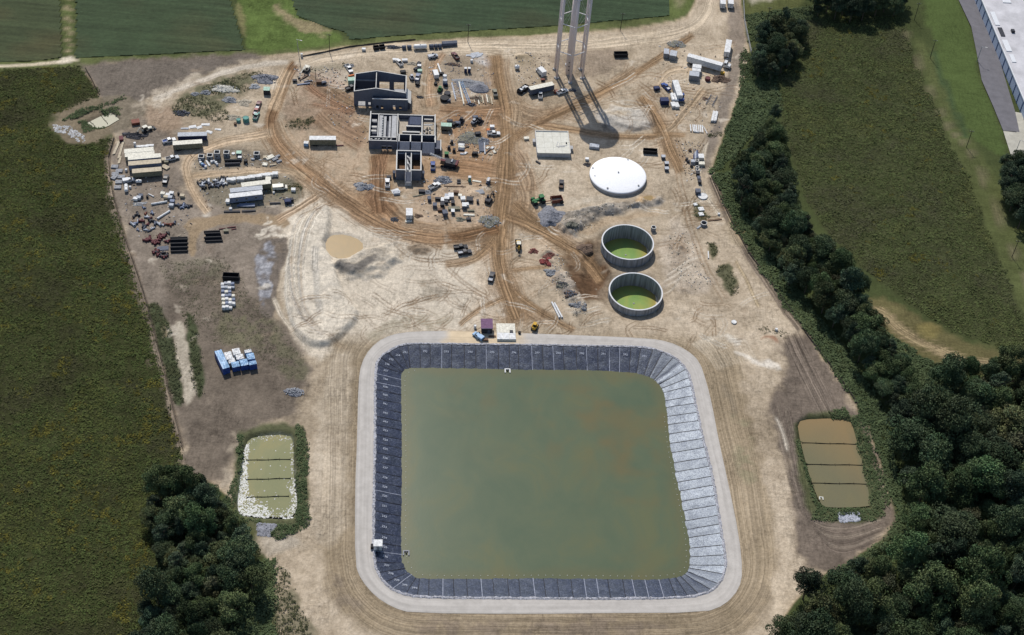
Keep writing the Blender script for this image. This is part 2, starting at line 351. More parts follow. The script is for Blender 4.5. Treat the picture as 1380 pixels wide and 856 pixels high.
region([(1235, 432), (1268, 440), (1262, 458), (1240, 452)], (134, 122, 76), 4, .7)
# far top: crop borders, lane and road
region([(-400, 84), (0, 82), (100, 78), (330, 70), (560, 46), (900, 26), (1000, 10), (1000, 60), (560, 64), (330, 86), (110, 92), (-400, 102)], (100, 106, 66), 3)
region([(308, -120), (380, -120), (392, 14), (430, 34), (462, 45), (455, 62), (335, 72), (330, 40), (316, 10)], (92, 108, 58), 3, mot=.4)
region([(368, 2), (384, 8), (400, 24), (436, 34), (452, 42), (430, 50), (396, 38), (376, 18)], (158, 142, 112), 5, .8, warp=1.2)
region([(316, 10), (322, 0), (334, 30), (332, 55)], (132, 122, 88), 4, .7)
region([(80, -120), (100, -120), (99, 80), (86, 80)], (92, 100, 60), 2)
road([(87, -60), (90, 20), (92, 82)], 2.6, (170, 156, 122), fray=.6, seed=2, cut=0); road([(95, -60), (96, 40), (95, 82)], 2.2, (156, 146, 112), fray=.8, seed=4, cut=0)
road([(-300, 96), (0, 90), (60, 86), (92, 82), (106, 81)], 4.5, (206, 192, 166), .2, seed=5, cut=0)
region([(70, 86), (92, 72), (104, 82), (92, 87)], (214, 202, 180), 2)
region([(898, -60), (945, -60), (945, 10), (915, 25), (898, 22)], (96, 106, 62), 4)
region([(905, 0), (925, 0), (915, 14)], (150, 140, 112), 5, .6)
region([(1000, -50), (1100, -50), (1080, 10), (1040, 30), (1000, 30)], (92, 96, 58), 4)
region([(1000, -50), (1060, -50), (1050, 2), (1000, 3)], (180, 172, 150), 4)

# --- the bare site
SITE = [(106, 86), (250, 80), (400, 72), (560, 54), (760, 46), (900, 32), (936, 18), (944, -60), (994, -60), (1002, 40), (1012, 70), (996, 130), (972, 190), (958, 232), (984, 300), (1030, 376), (1068, 430), (1084, 448), (1152, 540), (1180, 600),
        (1206, 690), (1196, 722), (1150, 752), (1112, 772), (1080, 800), (1044, 850), (1030, 1000), (376, 1000), (372, 770), (352, 740), (345, 715), (290, 650), (250, 640), (243, 610), (215, 490), (190, 395), (165, 320), (147, 255), (144, 215), (156, 180), (128, 118)]
region(SITE, (187, 165, 133), 2, mot=.34, warp=.15)
i, m = pmask(SITE, 3, .15); C[i] *= (1+m*(.55*n30[i]-.02))[:, None]
S = (122, 110, 98)
region([(104, 84), (330, 72), (370, 74), (300, 92), (228, 118), (195, 138), (160, 150), (133, 132), (120, 105)], (118, 107, 95), 4, mot=.3)           # bare soil by the crop
region([(62, 156), (132, 130), (168, 128), (205, 142), (196, 158), (165, 178), (112, 196), (84, 192)], (128, 116, 96), 3)
region([(150, 190), (205, 148), (250, 180), (240, 220), (262, 270), (370, 260), (385, 300), (370, 340), (355, 420), (410, 470), (415, 520), (380, 560), (330, 580), (310, 650), (250, 640), (215, 490), (165, 320), (146, 240)], (140, 126, 110), 10, mot=.45, warp=2)
region([(210, 380), (290, 350), (352, 400), (365, 430), (408, 480), (414, 520), (400, 560), (330, 590), (300, 660), (250, 645), (225, 520)], (118, 105, 90), 11, mot=.45, warp=2.2)
region([(215, 355), (300, 345), (300, 380), (230, 385)], (108, 105, 80), 8, .6, patch=.25)
region([(290, 410), (350, 415), (375, 440), (380, 475), (340, 470), (290, 460)], (112, 108, 78), 8, .8, patch=.2)
region([(370, 460), (412, 480), (414, 510), (395, 520), (375, 500)], (104, 100, 74), 5, .8, patch=.25)
region([(230, 434), (240, 430), (254, 455), (266, 540), (252, 545), (240, 500)], (178, 164, 140), 4, warp=1, mot=.4)                                      # pale sand strip between ditches
region([(196, 410), (212, 408), (228, 440), (246, 520), (248, 545), (236, 545), (222, 500)], (76, 84, 54), 3)
region([(248, 420), (262, 425), (270, 470), (276, 530), (268, 540), (258, 500)], (74, 82, 52), 3)
road([(152, 184), (143, 212), (146, 250), (163, 318), (190, 395), (214, 488), (243, 606)], 7, (138, 124, 108), .35, seed=8, cut=0)
road([(156, 186), (147, 214), (150, 250), (168, 318), (195, 395), (219, 488), (247, 606)], 1.8, (78, 68, 58), .2, seed=9, cut=.3)  # dark shadow line along the berm, painted into the soil colour
road([(114, 92), (122, 106), (133, 128)], 1.8, (86, 74, 66), .2, seed=9, cut=.2)
region([(262, 100), (330, 92), (352, 100), (340, 118), (290, 160), (236, 158), (228, 142), (258, 118)], (112, 108, 80), 5, patch=.3)
region([(165, 150), (232, 108), (300, 92), (360, 80), (364, 88), (300, 102), (240, 124), (200, 148)], (186, 168, 142), 4, .8, warp=1, patch=.3)
road([(205, 135), (240, 120), (300, 98), (350, 86), (390, 84)], 6, (206, 190, 166), .2, .8, seed=11)
region([(200, 140), (245, 150), (240, 182), (215, 178), (195, 160)], (166, 140, 112), 6, warp=1)
# pale worked ground round the mound and above the pond
region([(385, 270), (445, 262), (520, 300), (640, 320), (680, 360), (690, 420), (640, 445), (540, 448), (500, 466), (486, 490), (400, 480), (380, 400), (378, 330)], (208, 190, 162), 8, mot=.2, warp=1)
MOUND = [(440, 273), (412, 290), (396, 315), (386, 360), (386, 410), (396, 445), (412, 464), (438, 468), (462, 452), (486, 424), (472, 410), (456, 385), (446, 350), (441, 318), (446, 292)]
region(MOUND, (216, 200, 174), 2, mot=.2, warp=.3)
for k in range(7): road([(440-k*5, 282+k*1), (424-k*4.5, 300), (410-k*3.6, 340), (408-k*3, 390), (416-k*2, 430), (436, 452+k)], 3.2, ((214, 200, 176), (196, 172, 140), (180, 172, 160), (216, 196, 164))[k % 4], .5, .75, seed=40+k, cut=.12)
road([(412, 290), (394, 318), (385, 362), (385, 410), (396, 446), (412, 464)], 3, (224, 212, 192), .3, .8, seed=48, cut=0)
road([(426, 335), (424, 360), (428, 400), (432, 430)], 9, (180, 172, 158), .5, .7, seed=49)
region([(350, 328), (370, 322), (388, 318), (386, 345), (374, 380), (370, 425), (352, 428), (345, 400), (344, 350)], (122, 110, 98), 2, warp=.5)
region([(350, 334), (372, 326), (368, 355), (364, 400), (358, 418), (353, 400), (349, 410), (346, 380), (346, 350)], (146, 146, 152), 2, mot=.8, grain=.6, warp=.9, patch=.4)
road([(368, 400), (380, 430), (410, 462), (420, 480)], 6, (206, 188, 160), .3, seed=12)
region([(243, 300), (285, 290), (365, 288), (395, 298), (380, 308), (345, 300), (290, 305), (268, 312), (264, 345), (254, 345), (256, 316)], (158, 134, 101), 2, mot=.1, grain=.05, warp=.4)       # dried mud wash
for k in range(26):
    random.seed(k); x0, y0 = random.uniform(340, 395), random.uniform(292, 322); region([(x0, y0), (x0+8, y0-3), (x0+5, y0+3), (x0-2, y0+4)], (222, 206, 180), 2, .8, warp=1)
region([(266, 278), (285, 274), (290, 284), (276, 292)], (216, 204, 184), 3, .7, warp=1.2, patch=.3)
# around the pond: graded banks with concentric streaks
BANK = [(-1, 0)]
i, sd, al = linefield(RIM, 95, 1, True); out = np.abs(sd)*np.where(poly_sd(smooth_line(RIM, 1, True), U[i], V[i]) > 0, -1, 1)
m = sstep(78, 60, out+warp1[i]*1.5)*sstep(6, 10, out)*sstep(440, 470, V[i]+.0*U[i])*sstep(395, 415, U[i]+warp1[i])*sstep(1085, 1055, U[i]+warp2[i])
st = fbm(out*.55, al*.006, 61, 4, .65)*2
C[i] += ((np.array(A(156, 136, 105))[None, :]*(1+.35*st+.5*n30[i]+.4*n8[i]+.2*n05[i])[:, None])-C[i])*(m*.9)[:, None]; H[i] -= m*.10*st; TRK[i, 0] = out; TRK[i, 1] = al*.6; TRK[i, 2] = m*.38
region([(560, 835), (640, 832), (700, 838), (760, 833), (900, 836), (905, 850), (760, 870), (560, 870)], (128, 112, 96), 8, .6, warp=2, patch=.2)
region([(440, 775), (455, 778), (470, 800), (500, 830), (480, 836), (455, 812)], (124, 110, 96), 6, .5, warp=1.6, patch=.25)
region([(372, 760), (392, 775), (398, 800), (412, 830), (430, 870), (372, 870)], (118, 112, 86), 6, .85, warp=1.5, patch=.35)
region([(1010, 800), (1040, 790), (1050, 840), (1000, 860)], (126, 112, 92), 8, .5, warp=2, patch=.2)
region([(985, 560), (1010, 570), (1020, 640), (1000, 650)], (140, 136, 100), 8, .5, warp=1.5, patch=.2)
region([(445, 470), (478, 470), (470, 560), (470, 700), (450, 740), (420, 730), (425, 560)], (196, 176, 146), 8, .6, warp=1)
region([(540, 425), (600, 420), (616, 436), (560, 446), (520, 452), (500, 462), (498, 448)], (142, 134, 108), 8, .6, warp=1.2, patch=.25)
region([(560, 380), (600, 385), (602, 400), (570, 404)], (160, 148, 126), 6, .6, warp=1.5)
# right: brown harrowed soil and the basin's surround
region([(1045, 455), (1084, 448), (1118, 492), (1152, 540), (1180, 600), (1206, 690), (1196, 722), (1150, 752), (1112, 772), (1078, 756), (1072, 700), (1060, 640), (1042, 560), (1034, 530), (1060, 510)], (122, 108, 94), 8, mot=.45, warp=1.8)
road([(1064, 450), (1082, 490), (1108, 540), (1130, 580)], 26, (124, 110, 96), .5, .8, seed=62, sf=.7)
for k in range(6): road([(1038+k*5, 540+k*2), (1054+k*4, 600), (1066+k*4, 660), (1084+k*3, 700+k*4), (1130, 716+k*7), (1190, 700+k*5)], 4, ((134, 120, 104), (112, 98, 86))[k % 2], .5, .6, seed=64+k)
road([(1046, 560), (1056, 585), (1062, 610)], 4, (196, 182, 160), .4, .8, seed=71, fray=.8)
region([(985, 470), (1005, 480), (1030, 486), (1054, 500), (1044, 498), (1015, 488), (996, 482)], (226, 214, 196), 3, .9, warp=.9)
region([(975, 450), (996, 458), (1000, 466), (985, 462)], (222, 212, 194), 3, .9, warp=.9)
region([(1024, 455), (1048, 453), (1050, 462), (1035, 458)], (150, 98, 70), 3, .8)
region([(965, 475), (975, 480), (985, 530), (996, 560), (988, 566), (975, 530)], (136, 122, 100), 5, .6, warp=1, patch=.25)
for k in range(16): road([(930+k*1.5, 462-k*0.5), (955+k*3, 480-k*2), (968+k*3.5, 500-k)], 1.6, (222, 204, 172), .3, .4, seed=80+k, cut=.05)
# right yard edge
region([(994, 40), (1006, 60), (990, 130), (968, 190), (952, 230), (940, 236), (950, 190), (972, 130), (984, 80)], (142, 128, 112), 4, mot=.35)
region([(985, 0), (1000, 0), (1008, 70), (990, 75), (980, 40)], (150, 134, 116), 4, mot=.3)
road([(953, 190), (945, 225), (938, 240), (950, 262), (975, 296)], 5, (206, 188, 158), .3, .9, seed=15)
road([(958, 236), (985, 300), (1008, 345), (1040, 388), (1066, 428), (1080, 446)], 12, (126, 112, 98), .45, .9, seed=16)
road([(990, 350), (1003, 372), (1012, 392), (1024, 416)], 5, (172, 150, 112), .4, .9, seed=17)
region([(985, 288), (1000, 296), (1002, 330), (990, 340), (976, 310)], (172, 152, 118), 5, .7, warp=1)
for a in ([(951, 328), (963, 327), (967, 340), (958, 350)], [(965, 360), (985, 354), (992, 380), (990, 398), (978, 392)], [(932, 274), (944, 276), (958, 292), (950, 302), (936, 290)]): region(a, (86, 90, 60), 3, .9, warp=.8)
# yards
region([(252, 206), (290, 200), (350, 202), (385, 215), (378, 228), (330, 226), (270, 230)], (142, 128, 108), 4, mot=.4)
region([(262, 240), (310, 236), (390, 236), (412, 255), (400, 275), (330, 286), (280, 275)], (134, 124, 104), 5, mot=.4)
region([(360, 248), (405, 245), (408, 258), (380, 262), (356, 268)], (98, 98, 68), 5, .85, warp=1, patch=.35)
region([(395, 88), (470, 86), (470, 112), (440, 118), (398, 116)], (190, 172, 146), 5)
region([(400, 88), (470, 84), (480, 92), (440, 98), (405, 96)], (146, 134, 106), 4, .7, patch=.25)
region([(384, 130), (420, 135), (445, 160), (430, 178), (395, 180), (384, 160)], (150, 132, 108), 6, .8, warp=1.4, mot=.5)
region([(388, 160), (420, 160), (420, 172), (392, 176)], (100, 98, 66), 4, .8, patch=.25, warp=1)
region([(580, 72), (640, 70), (668, 80), (672, 128), (640, 142), (600, 135), (575, 110)], (168, 148, 122), 5, mot=.4)
region([(590, 78), (640, 74), (640, 96), (600, 100)], (142, 126, 104), 4, .7, patch=.25)
region([(636, 74), (660, 76), (664, 92), (650, 94)], (208, 206, 206), 4, .7, patch=.3)
region([(628, 104), (650, 108), (665, 112), (650, 122), (620, 118)], (140, 140, 144), 4, .7, warp=.8)
region([(690, 70), (720, 74), (722, 92), (700, 92)], (128, 114, 86), 4, .7, patch=.25)
region([(735, 66), (830, 62), (845, 78), (830, 96), (780, 106), (742, 96)], (144, 126, 106), 7, .75, warp=1.5)
region([(800, 150), (850, 142), (882, 152), (884, 172), (850, 178), (815, 172)], (196, 188, 176), 4, .8, mot=.2, warp=.8)
region([(812, 150), (850, 152), (848, 158), (815, 157)], (206, 178, 132), 3, .6)
region([(808, 168), (850, 172), (880, 170), (876, 176), (840, 178), (812, 175)], (110, 102, 94), 2, .8, patch=.3)
# reddish-brown churned ground
B1c = (150, 112, 80)
region([(395, 92), (470, 100), (478, 150), (496, 160), (496, 210), (470, 200), (440, 150), (400, 120)], (178, 148, 122), 7, .75, warp=1.6, patch=.35)
region([(560, 150), (640, 142), (680, 145), (676, 240), (610, 240), (600, 205), (600, 170)], (182, 150, 112), 7, .9, warp=1.2)
region([(600, 150), (640, 150), (650, 175), (610, 185), (590, 172)], (140, 104, 72), 5, .8, warp=1.3, patch=.4)
region([(560, 205), (610, 215), (670, 210), (676, 232), (600, 240), (560, 262)], (180, 142, 100), 6, .8, warp=1.2)
region([(500, 205), (540, 200), (530, 240), (520, 290), (480, 290), (470, 270), (500, 250)], (150, 116, 80), 5, .9, warp=1)
region([(545, 260), (600, 250), (668, 258), (672, 306), (630, 312), (560, 300)], (190, 166, 136), 6, .8, mot=.35)
region([(470, 265), (520, 250), (540, 296), (500, 306), (470, 290)], (148, 110, 76), 5, .8, warp=1)
# excavation by the tanks
region([(756, 340), (796, 322), (816, 324), (822, 352), (828, 380), (824, 402), (800, 410), (778, 404), (764, 376)], (98, 72, 48), 5, warp=1.0, mot=.6, grain=.4)
region([(738, 330), (760, 350), (770, 380), (790, 420), (776, 424), (752, 396), (738, 370), (722, 340)], (178, 162, 142), 5, .8, mot=.5, warp=1.4, patch=.35)
region([(736, 362), (752, 370), (774, 412), (765, 415), (748, 392)], (128, 126, 124), 4, .7, warp=1, patch=.3)
region([(744, 300), (762, 288), (800, 280), (850, 272), (892, 262), (900, 270), (884, 278), (840, 286), (800, 298), (778, 322), (764, 322), (748, 312)], (162, 150, 134), 3, mot=.6, grain=.5, warp=.6)
region([(774, 316), (796, 300), (846, 289), (895, 280), (898, 286), (850, 298), (812, 304), (800, 318)], (188, 160, 122), 3, .9, warp=.5)
region([(895, 300), (925, 290), (935, 330), (960, 380), (945, 400), (905, 395), (888, 360)], (196, 176, 150), 8, .8, mot=.4, warp=1.5)
region([(903, 318), (925, 312), (928, 345), (912, 368), (902, 350)], (150, 126, 100), 5, .7, warp=1.6, patch=.4)
for k in range(9): road([(884+k*2, 400-k*4), (900+k*4, 400-k*7), (912+k*5, 380-k*5)], 1.6, ((150, 134, 114), (222, 208, 184))[k % 2], .3, .6, seed=90+k)
region([(740, 275), (800, 262), (850, 268), (790, 280)], (196, 178, 150), 4, .6)
region([(857, 268), (872, 262), (886, 266), (872, 275), (858, 277)], (196, 160, 108), 3, .9, warp=.5)
for po, c, am in (([(478, 130), (600, 128), (690, 140), (716, 220), (712, 300), (660, 330), (560, 330), (480, 300), (430, 250), (380, 205), (372, 180), (430, 190), (480, 200)], (180, 144, 104), .5), ([(590, 146), (680, 146), (680, 236), (600, 240)], (166, 124, 84), .5), ([(386, 118), (440, 112), (480, 150), (494, 200), (440, 200), (392, 186)], (160, 130, 102), .6), ([(640, 320), (720, 300), (800, 345), (740, 380), (760, 440), (640, 440), (640, 400)], (186, 156, 118), .5),
                  ([(860, 150), (930, 150), (930, 240), (880, 210)], (186, 156, 118), .45), ([(690, 110), (800, 110), (820, 150), (720, 175), (690, 190)], (186, 158, 122), .4)): region(po, c, 14, am, .5, .3, 2.5, patch=.45)
# brown haul roads and tracks
WB = (152, 119, 82)
for a, w, s, am in (([(668, 72), (672, 110), (682, 150), (684, 200), (682, 240), (676, 280), (672, 330), (676, 366), (690, 400), (698, 436)], 34, 101, .6), ([(690, 215), (704, 240), (716, 270), (700, 300)], 34, 102, .55), ([(600, 322), (640, 322), (672, 310)], 34, 103, .65), ([(640, 345), (662, 330), (674, 310)], 22, 104, .6), ([(676, 372), (692, 404), (700, 440)], 40, 105, .5), ([(700, 410), (726, 424), (752, 438)], 20, 106, .55),
                     ([(362, 165), (372, 195), (404, 226), (446, 258), (490, 288), (530, 310), (600, 322)], 32, 107, .6), ([(500, 262), (520, 290), (540, 306)], 40, 108, .7), ([(690, 280), (720, 300), (760, 326), (800, 352)], 28, 109, .6), ([(600, 150), (640, 148), (684, 150)], 26, 110, .6), ([(600, 226), (640, 230), (680, 236)], 26, 111, .6), ([(690, 130), (700, 150), (720, 158), (760, 150)], 26, 112, .5), ([(690, 186), (718, 168), (770, 146), (820, 120), (860, 96)], 18, 113, .55),
                     ([(864, 128), (876, 146), (892, 172), (902, 200), (914, 226)], 26, 114, .6), ([(410, 108), (440, 126), (480, 150)], 24, 115, .6), ([(430, 150), (450, 170), (490, 190)], 30, 116, .5), ([(584, 80), (578, 120), (582, 146)], 18, 117, .6)): road(a, w, WB if s not in (108, 110, 111, 115, 116) else (136, 100, 65), .6, am, seed=s, fray=.8, cut=.08)
RB, RT, RD = (150, 118, 80), (178, 150, 112), (128, 93, 58)
road([(404, 86), (440, 74), (500, 68), (560, 66), (650, 62), (760, 64), (850, 54), (918, 46), (950, 26), (958, 0), (962, -60)], 17, (202, 178, 142), .22, .9, seed=20)
road([(652, 66), (680, 72), (710, 66)], 14, (200, 176, 140), .2, .9, seed=21)
road([(668, 72), (672, 110), (682, 150), (684, 200), (682, 240), (676, 280), (672, 330), (674, 366), (686, 400), (697, 432)], 17, RB, .4, .92, seed=22)
road([(683, 200), (676, 280), (674, 340)], 26, RB, .5, .7, seed=28)
road([(400, 84), (388, 100), (376, 132), (362, 165), (372, 195), (404, 226), (446, 258), (490, 288), (530, 310), (580, 322), (630, 318), (674, 306)], 15, RD, .45, .95, seed=23)
road([(362, 165), (372, 195), (404, 226), (446, 258), (490, 288), (530, 310), (600, 322)], 24, (172, 138, 100), .5, .6, seed=24)
road([(388, 92), (378, 112), (368, 150)], 18, (196, 164, 122), .3, .8, seed=25)
road([(508, 206), (510, 230), (508, 262), (512, 290)], 20, (126, 92, 60), .5, .9, seed=26)
road([(522, 200), (508, 240), (496, 270)], 12, (150, 112, 78), .5, .8, seed=27)
road([(368, 178), (330, 186), (296, 192), (262, 206), (250, 222), (254, 244), (266, 268), (282, 288)], 12, (196, 164, 122), .3, .9, seed=29)
road([(256, 238), (290, 234), (340, 230), (384, 228), (414, 238)], 9, (188, 158, 118), .3, .9, seed=30)
road([(430, 262), (400, 282), (372, 298)], 10, (186, 152, 112), .4, .9, seed=31)
road([(676, 290), (716, 304), (760, 330), (796, 352), (812, 376)], 15, RB, .45, .9, seed=32)
road([(690, 272), (712, 294), (752, 318)], 12, RB, .5, .8, seed=33)
road([(690, 186), (718, 168), (770, 146), (820, 120), (860, 96), (900, 70), (936, 46)], 9, RB, .4, .9, seed=34)
road([(716, 168), (752, 172), (800, 180), (850, 186), (890, 184)], 9, RB, .4, .9, seed=35)
road([(864, 128), (876, 146), (892, 172), (902, 200), (914, 226), (918, 234)], 13, RB, .45, .9, seed=36)
road([(886, 186), (905, 174), (932, 140), (950, 118)], 9, RT, .4, .9, seed=37)
road([(880, 180), (920, 182), (925, 184)], 6, RB, .4, .8, seed=38)
road([(884, 120), (900, 96), (930, 94), (960, 104), (975, 112)], 10, (196, 166, 124), .3, .7, seed=39)
for a, g in (([(912, 224), (920, 262), (932, 312), (952, 362), (978, 408)], 6), ([(524, 320), (550, 346), (576, 352), (604, 350)], 4), ([(598, 356), (622, 380), (660, 404)], 4), ([(556, 268), (584, 266), (598, 282), (606, 306)], 5), ([(560, 312), (580, 306), (600, 309)], 4)): twin(a, g, 2.2, (150, 118, 84), cut=.1)
road([(598, 356), (636, 352), (658, 334), (668, 318)], 11, RB, .5, .8, seed=50)
road([(690, 390), (706, 406), (738, 426), (776, 446)], 9, RB, .5, .8, seed=51)
road([(682, 400), (662, 410), (632, 426), (618, 440)], 7, RB, .5, .8, seed=52)
road([(688, 364), (716, 362), (742, 358)], 6, RB, .4, .8, seed=53)
road([(412, 112), (430, 128), (458, 142), (480, 152)], 8, (150, 112, 82), .5, .85, seed=54)
road([(420, 140), (450, 146), (478, 154)], 6, (146, 110, 82), .5, .8, seed=55)
road([(590, 146), (640, 150), (680, 146)], 10, (160, 122, 84), .5, .8, seed=56)
road([(600, 70), (584, 90), (578, 120), (580, 145)], 8, (190, 150, 108), .3, .85, seed=57)
road([(690, 200), (706, 222), (716, 242), (714, 260)], 16, (170, 140, 106), .6, .65, seed=58)
road([(690, 130), (700, 150), (692, 176)], 12, (172, 144, 108), .5, .7, seed=59)
rnd = random.Random(5)
for k in range(330):                        # loose wheel tracks across the site
    hx, hy = rnd.choice([(690, 160), (700, 240), (650, 330), (690, 400), (740, 330), (500, 260), (470, 130), (620, 170), (880, 190), (800, 130), (560, 330), (430, 250), (740, 430), (560, 400), (930, 300), (900, 120), (640, 430), (450, 430), (960, 440)])
    x, y = hx+rnd.gauss(0, 30), hy+rnd.gauss(0, 18); a = rnd.uniform(0, 6.28); t = [(x, y)]
    for s in range(5): a += rnd.gauss(0, .35); x += 9*math.cos(a)*1.2; y += 9*math.sin(a)*.7; t.append((x, y))
    twin(t, rnd.uniform(3, 5), 1.3, rnd.choice([(146, 116, 84), (160, 130, 96), (222, 208, 184), (126, 98, 70), (140, 110, 78)]), amt=rnd.uniform(.4, .85), seed=k)
for k in range(260):                        # stains, damp and pale patches of the soil
    x, y = rnd.uniform(170, 1000), rnd.uniform(70, 460); r = rnd.uniform(2, 7)
    if poly_sd(SITE, np.array([x]), np.array([y]))[0] < 6: continue
    region([(x-r*1.5, y), (x, y-r*.6), (x+r*1.6, y), (x, y+r*.7)], rnd.choice([(222, 206, 180), (150, 130, 106), (170, 146, 116), (140, 122, 104), (206, 190, 166)]), 2, rnd.uniform(.25, .6), warp=1.6)
# basins' banks
region([(318, 585), (340, 575), (400, 570), (412, 585), (416, 700), (400, 722), (345, 726), (310, 700), (318, 640)], (92, 94, 62), 4)
region([(312, 582), (320, 582), (316, 640), (305, 662), (296, 655)], (166, 150, 126), 4, .7, warp=1, patch=.3)
region([(1070, 558), (1150, 552), (1172, 600), (1192, 690), (1180, 706), (1100, 704), (1084, 680), (1070, 610)], (88, 92, 58), 4)
region([(330, 722), (400, 716), (400, 740), (345, 750)], (178, 164, 142), 5, .8, mot=.5, warp=1.3)
region(BAS_L, (122, 124, 100), 2)

# --- heights
site_m = np.zeros(gx.size); i, m = pmask(SITE, 6, .2); site_m[i] = m
H += n8*.35*site_m+n2*.22*site_m+n05*.06*site_m
H += (1-site_m)*(n8*.5+n2*.3)
def mound(F, X, Y, rx, ry, h, rough=.3, c=None, p=1.3):
    w = at(F, X, Y); i = np.nonzero((np.abs(gx-w[0]) < rx*1.6) & (np.abs(gy-w[1]) < ry*1.6))[0]
    r = np.hypot((gx[i]-w[0])/rx, (gy[i]-w[1])/ry)+n2[i]*.7; m = sstep(1.05, .0, r)**p
    H[i] += h*m*(1+rough*n2[i]*3+rough*n05[i]*2)
    if c: put(i, sstep(1.1, .6, r), A(*c), .5, .4)
def plateau(pts, h, fe, rough=.2, warp=.3):
    i, m = pmask(pts, fe, warp); H[i] += h*m*(1+rough*(n2[i]+n8[i]))
plateau(MOUND, 1.7, 4.2, .35, .2)
plateau([(445, 358), (470, 345), (510, 330), (540, 345), (525, 365), (490, 372), (460, 372)], 2.0, 6, .8, 1)
region([(452, 358), (470, 357), (500, 352), (512, 352), (500, 362), (485, 370), (462, 372), (453, 368)], (108, 104, 100), 3, .9, warp=.9)
region([(486, 340), (520, 336), (530, 350), (520, 362), (500, 352)], (176, 164, 146), 4, .7, warp=1.2, mot=.5)
plateau([(748, 306), (764, 290), (800, 282), (850, 274), (892, 264), (894, 270), (850, 282), (800, 296), (772, 318)], 1.6, 4, 2.0, .8)
plateau([(740, 335), (760, 352), (790, 420), (776, 424), (750, 392), (728, 345)], 1.0, 5, 2.5, 1.4)
plateau([(812, 148), (848, 143), (880, 153), (882, 170), (850, 174), (818, 168)], 1.2, 4, .5, .6)
mound('p', 565, 336, 6, 3.5, .8, .8, (150, 130, 106)); mound('p', 915, 335, 5, 6, .9, 1, None)
for X, Y in ((820, 160), (690, 165), (700, 76), (608, 110), (940, 378), (925, 392), (404, 172), (640, 262), (440, 122), (590, 292)): mound('p', X, Y, rnd.uniform(2, 4), rnd.uniform(1.5, 3), rnd.uniform(.4, .9), .8, None)
plateau([(785, 350), (806, 332), (812, 345), (822, 384), (806, 400), (790, 396)], -1.6, 6, .6, .6)
# low shoulders where the ground is benched below the pond road
i = np.nonzero((U > 470) & (U < 1010) & (V > 825) & (V < 1000))[0]; H[i] -= sstep(830, 900, V[i])*1.5
# pits
def pit(pts, z, fe, smooth=1):
    i, m = pmask(pts, fe, 0.05, smooth); H[i] = H[i]*(1-m)+z*m
pit(BAS_L, -2.2, 6); pit(BAS_R, -2.0, 5); pit(BAS_U, -1.4, 4)
pit([(436, 322), (455, 314), (478, 318), (492, 330), (480, 344), (460, 349), (438, 341)], -.9, 4)
pit([(864, 267), (874, 263), (882, 267), (872, 273)], -.5, 3)
# flat bands and cuts
def world_poly(pts, z=0): return [tuple(P(x, y, z)[:2]) for x, y in pts]
RIMW = world_poly(smooth_line(RIM, 1, True)); ROADW = world_poly(smooth_line(ROADO, 1, True))
i = sel(ROADO, 30); sd = poly_sd(ROADW, gx[i], gy[i]); H[i] *= sstep(1.0, -5.0, sd)
i = sel(RIM, 4); sd = poly_sd(RIMW, gx[i], gy[i]); H[i] = np.where(sd > 0.35, -5.5, H[i])
for x, y, r, zr, zw in TANKS:
    d = np.hypot(gx-x, gy-y); H[:] = H*sstep(r+.5, r+5, d)+(1-sstep(r+.5, r+5, d))*(-0.6+n2*.5*(d > r)); H[d < r-.3] = -6.5
    k = np.nonzero((d > r-.5) & (d < r+4.5))[0]; put(k, sstep(r+4.5, r+1.0, d[k]+n2[k]*4)*.55, A(158, 140, 116), .3, .3)
d = np.hypot(gx-DOME[0], gy-DOME[1]); H *= sstep(DOME[2]-1, DOME[2]+5, d)
FLATS = []
def flat(F, x1, y1, x2, y2, w, z0=0.0, margin=3):                       # level ground under a building
    c, L, a = seg(F, x1, y1, x2, y2); lx = (gx-c[0])*math.cos(a)+(gy-c[1])*math.sin(a); ly = -(gx-c[0])*math.sin(a)+(gy-c[1])*math.cos(a)
    d = np.maximum(np.abs(lx)-L/2, np.abs(ly-w/2)-w/2-.5); H[:] = z0+(H-z0)*sstep(0, margin, d)
flat('Y2', 130, 600, 830, 600, 26); flat('Y3', 110, 800, 830, 800, 55); flat('W5', 145, 340, 465, 340, 19)
g_ = C@np.array([.3, .55, .15]); C += (g_[:, None]*np.array([1.02, 1.0, .96])-C)*((.20+.22*sstep(.15, .42, g_))*site_m)[:, None]; C *= (1+site_m[:, None]*np.array([.06, .05, .02])*(.2+.8*sstep(.2, .4, g_))[:, None]); C[:] = np.clip(C, 0.004, 0.8)
HG = H.reshape(SHP)
def gz(x, y):
    j = int(np.clip(np.searchsorted(XS, x)-1, 0, len(XS)-2)); k = int(np.clip(np.searchsorted(YS, y)-1, 0, len(YS)-2))
    a = (x-XS[j])/(XS[j+1]-XS[j]); b = (y-YS[k])/(YS[k+1]-YS[k])
    return float((HG[k, j]*(1-a)+HG[k, j+1]*a)*(1-b)+(HG[k+1, j]*(1-a)+HG[k+1, j+1]*a)*b)
def gzv(x, y):
    j = np.clip(np.searchsorted(XS, x)-1, 0, len(XS)-2); k = np.clip(np.searchsorted(YS, y)-1, 0, len(YS)-2)
    a = (x-XS[j])/(XS[j+1]-XS[j]); b = (y-YS[k])/(YS[k+1]-YS[k])
    return (HG[k, j]*(1-a)+HG[k, j+1]*a)*(1-b)+(HG[k+1, j]*(1-a)+HG[k+1, j+1]*a)*b
ny, nx = SHP; idx = np.arange(ny*nx).reshape(SHP)
faces = np.stack([idx[:-1, :-1], idx[:-1, 1:], idx[1:, 1:], idx[1:, :-1]], -1).reshape(-1, 4)
M_SOIL = attr_mat('soil', .95, 1.1, .26, .5, 1.6, .05, trk=True)
ground = part('ground', np_mesh('ground', np.stack([gx, gy, H], 1), faces, M_SOIL, C, True, TRK)); struct(ground)
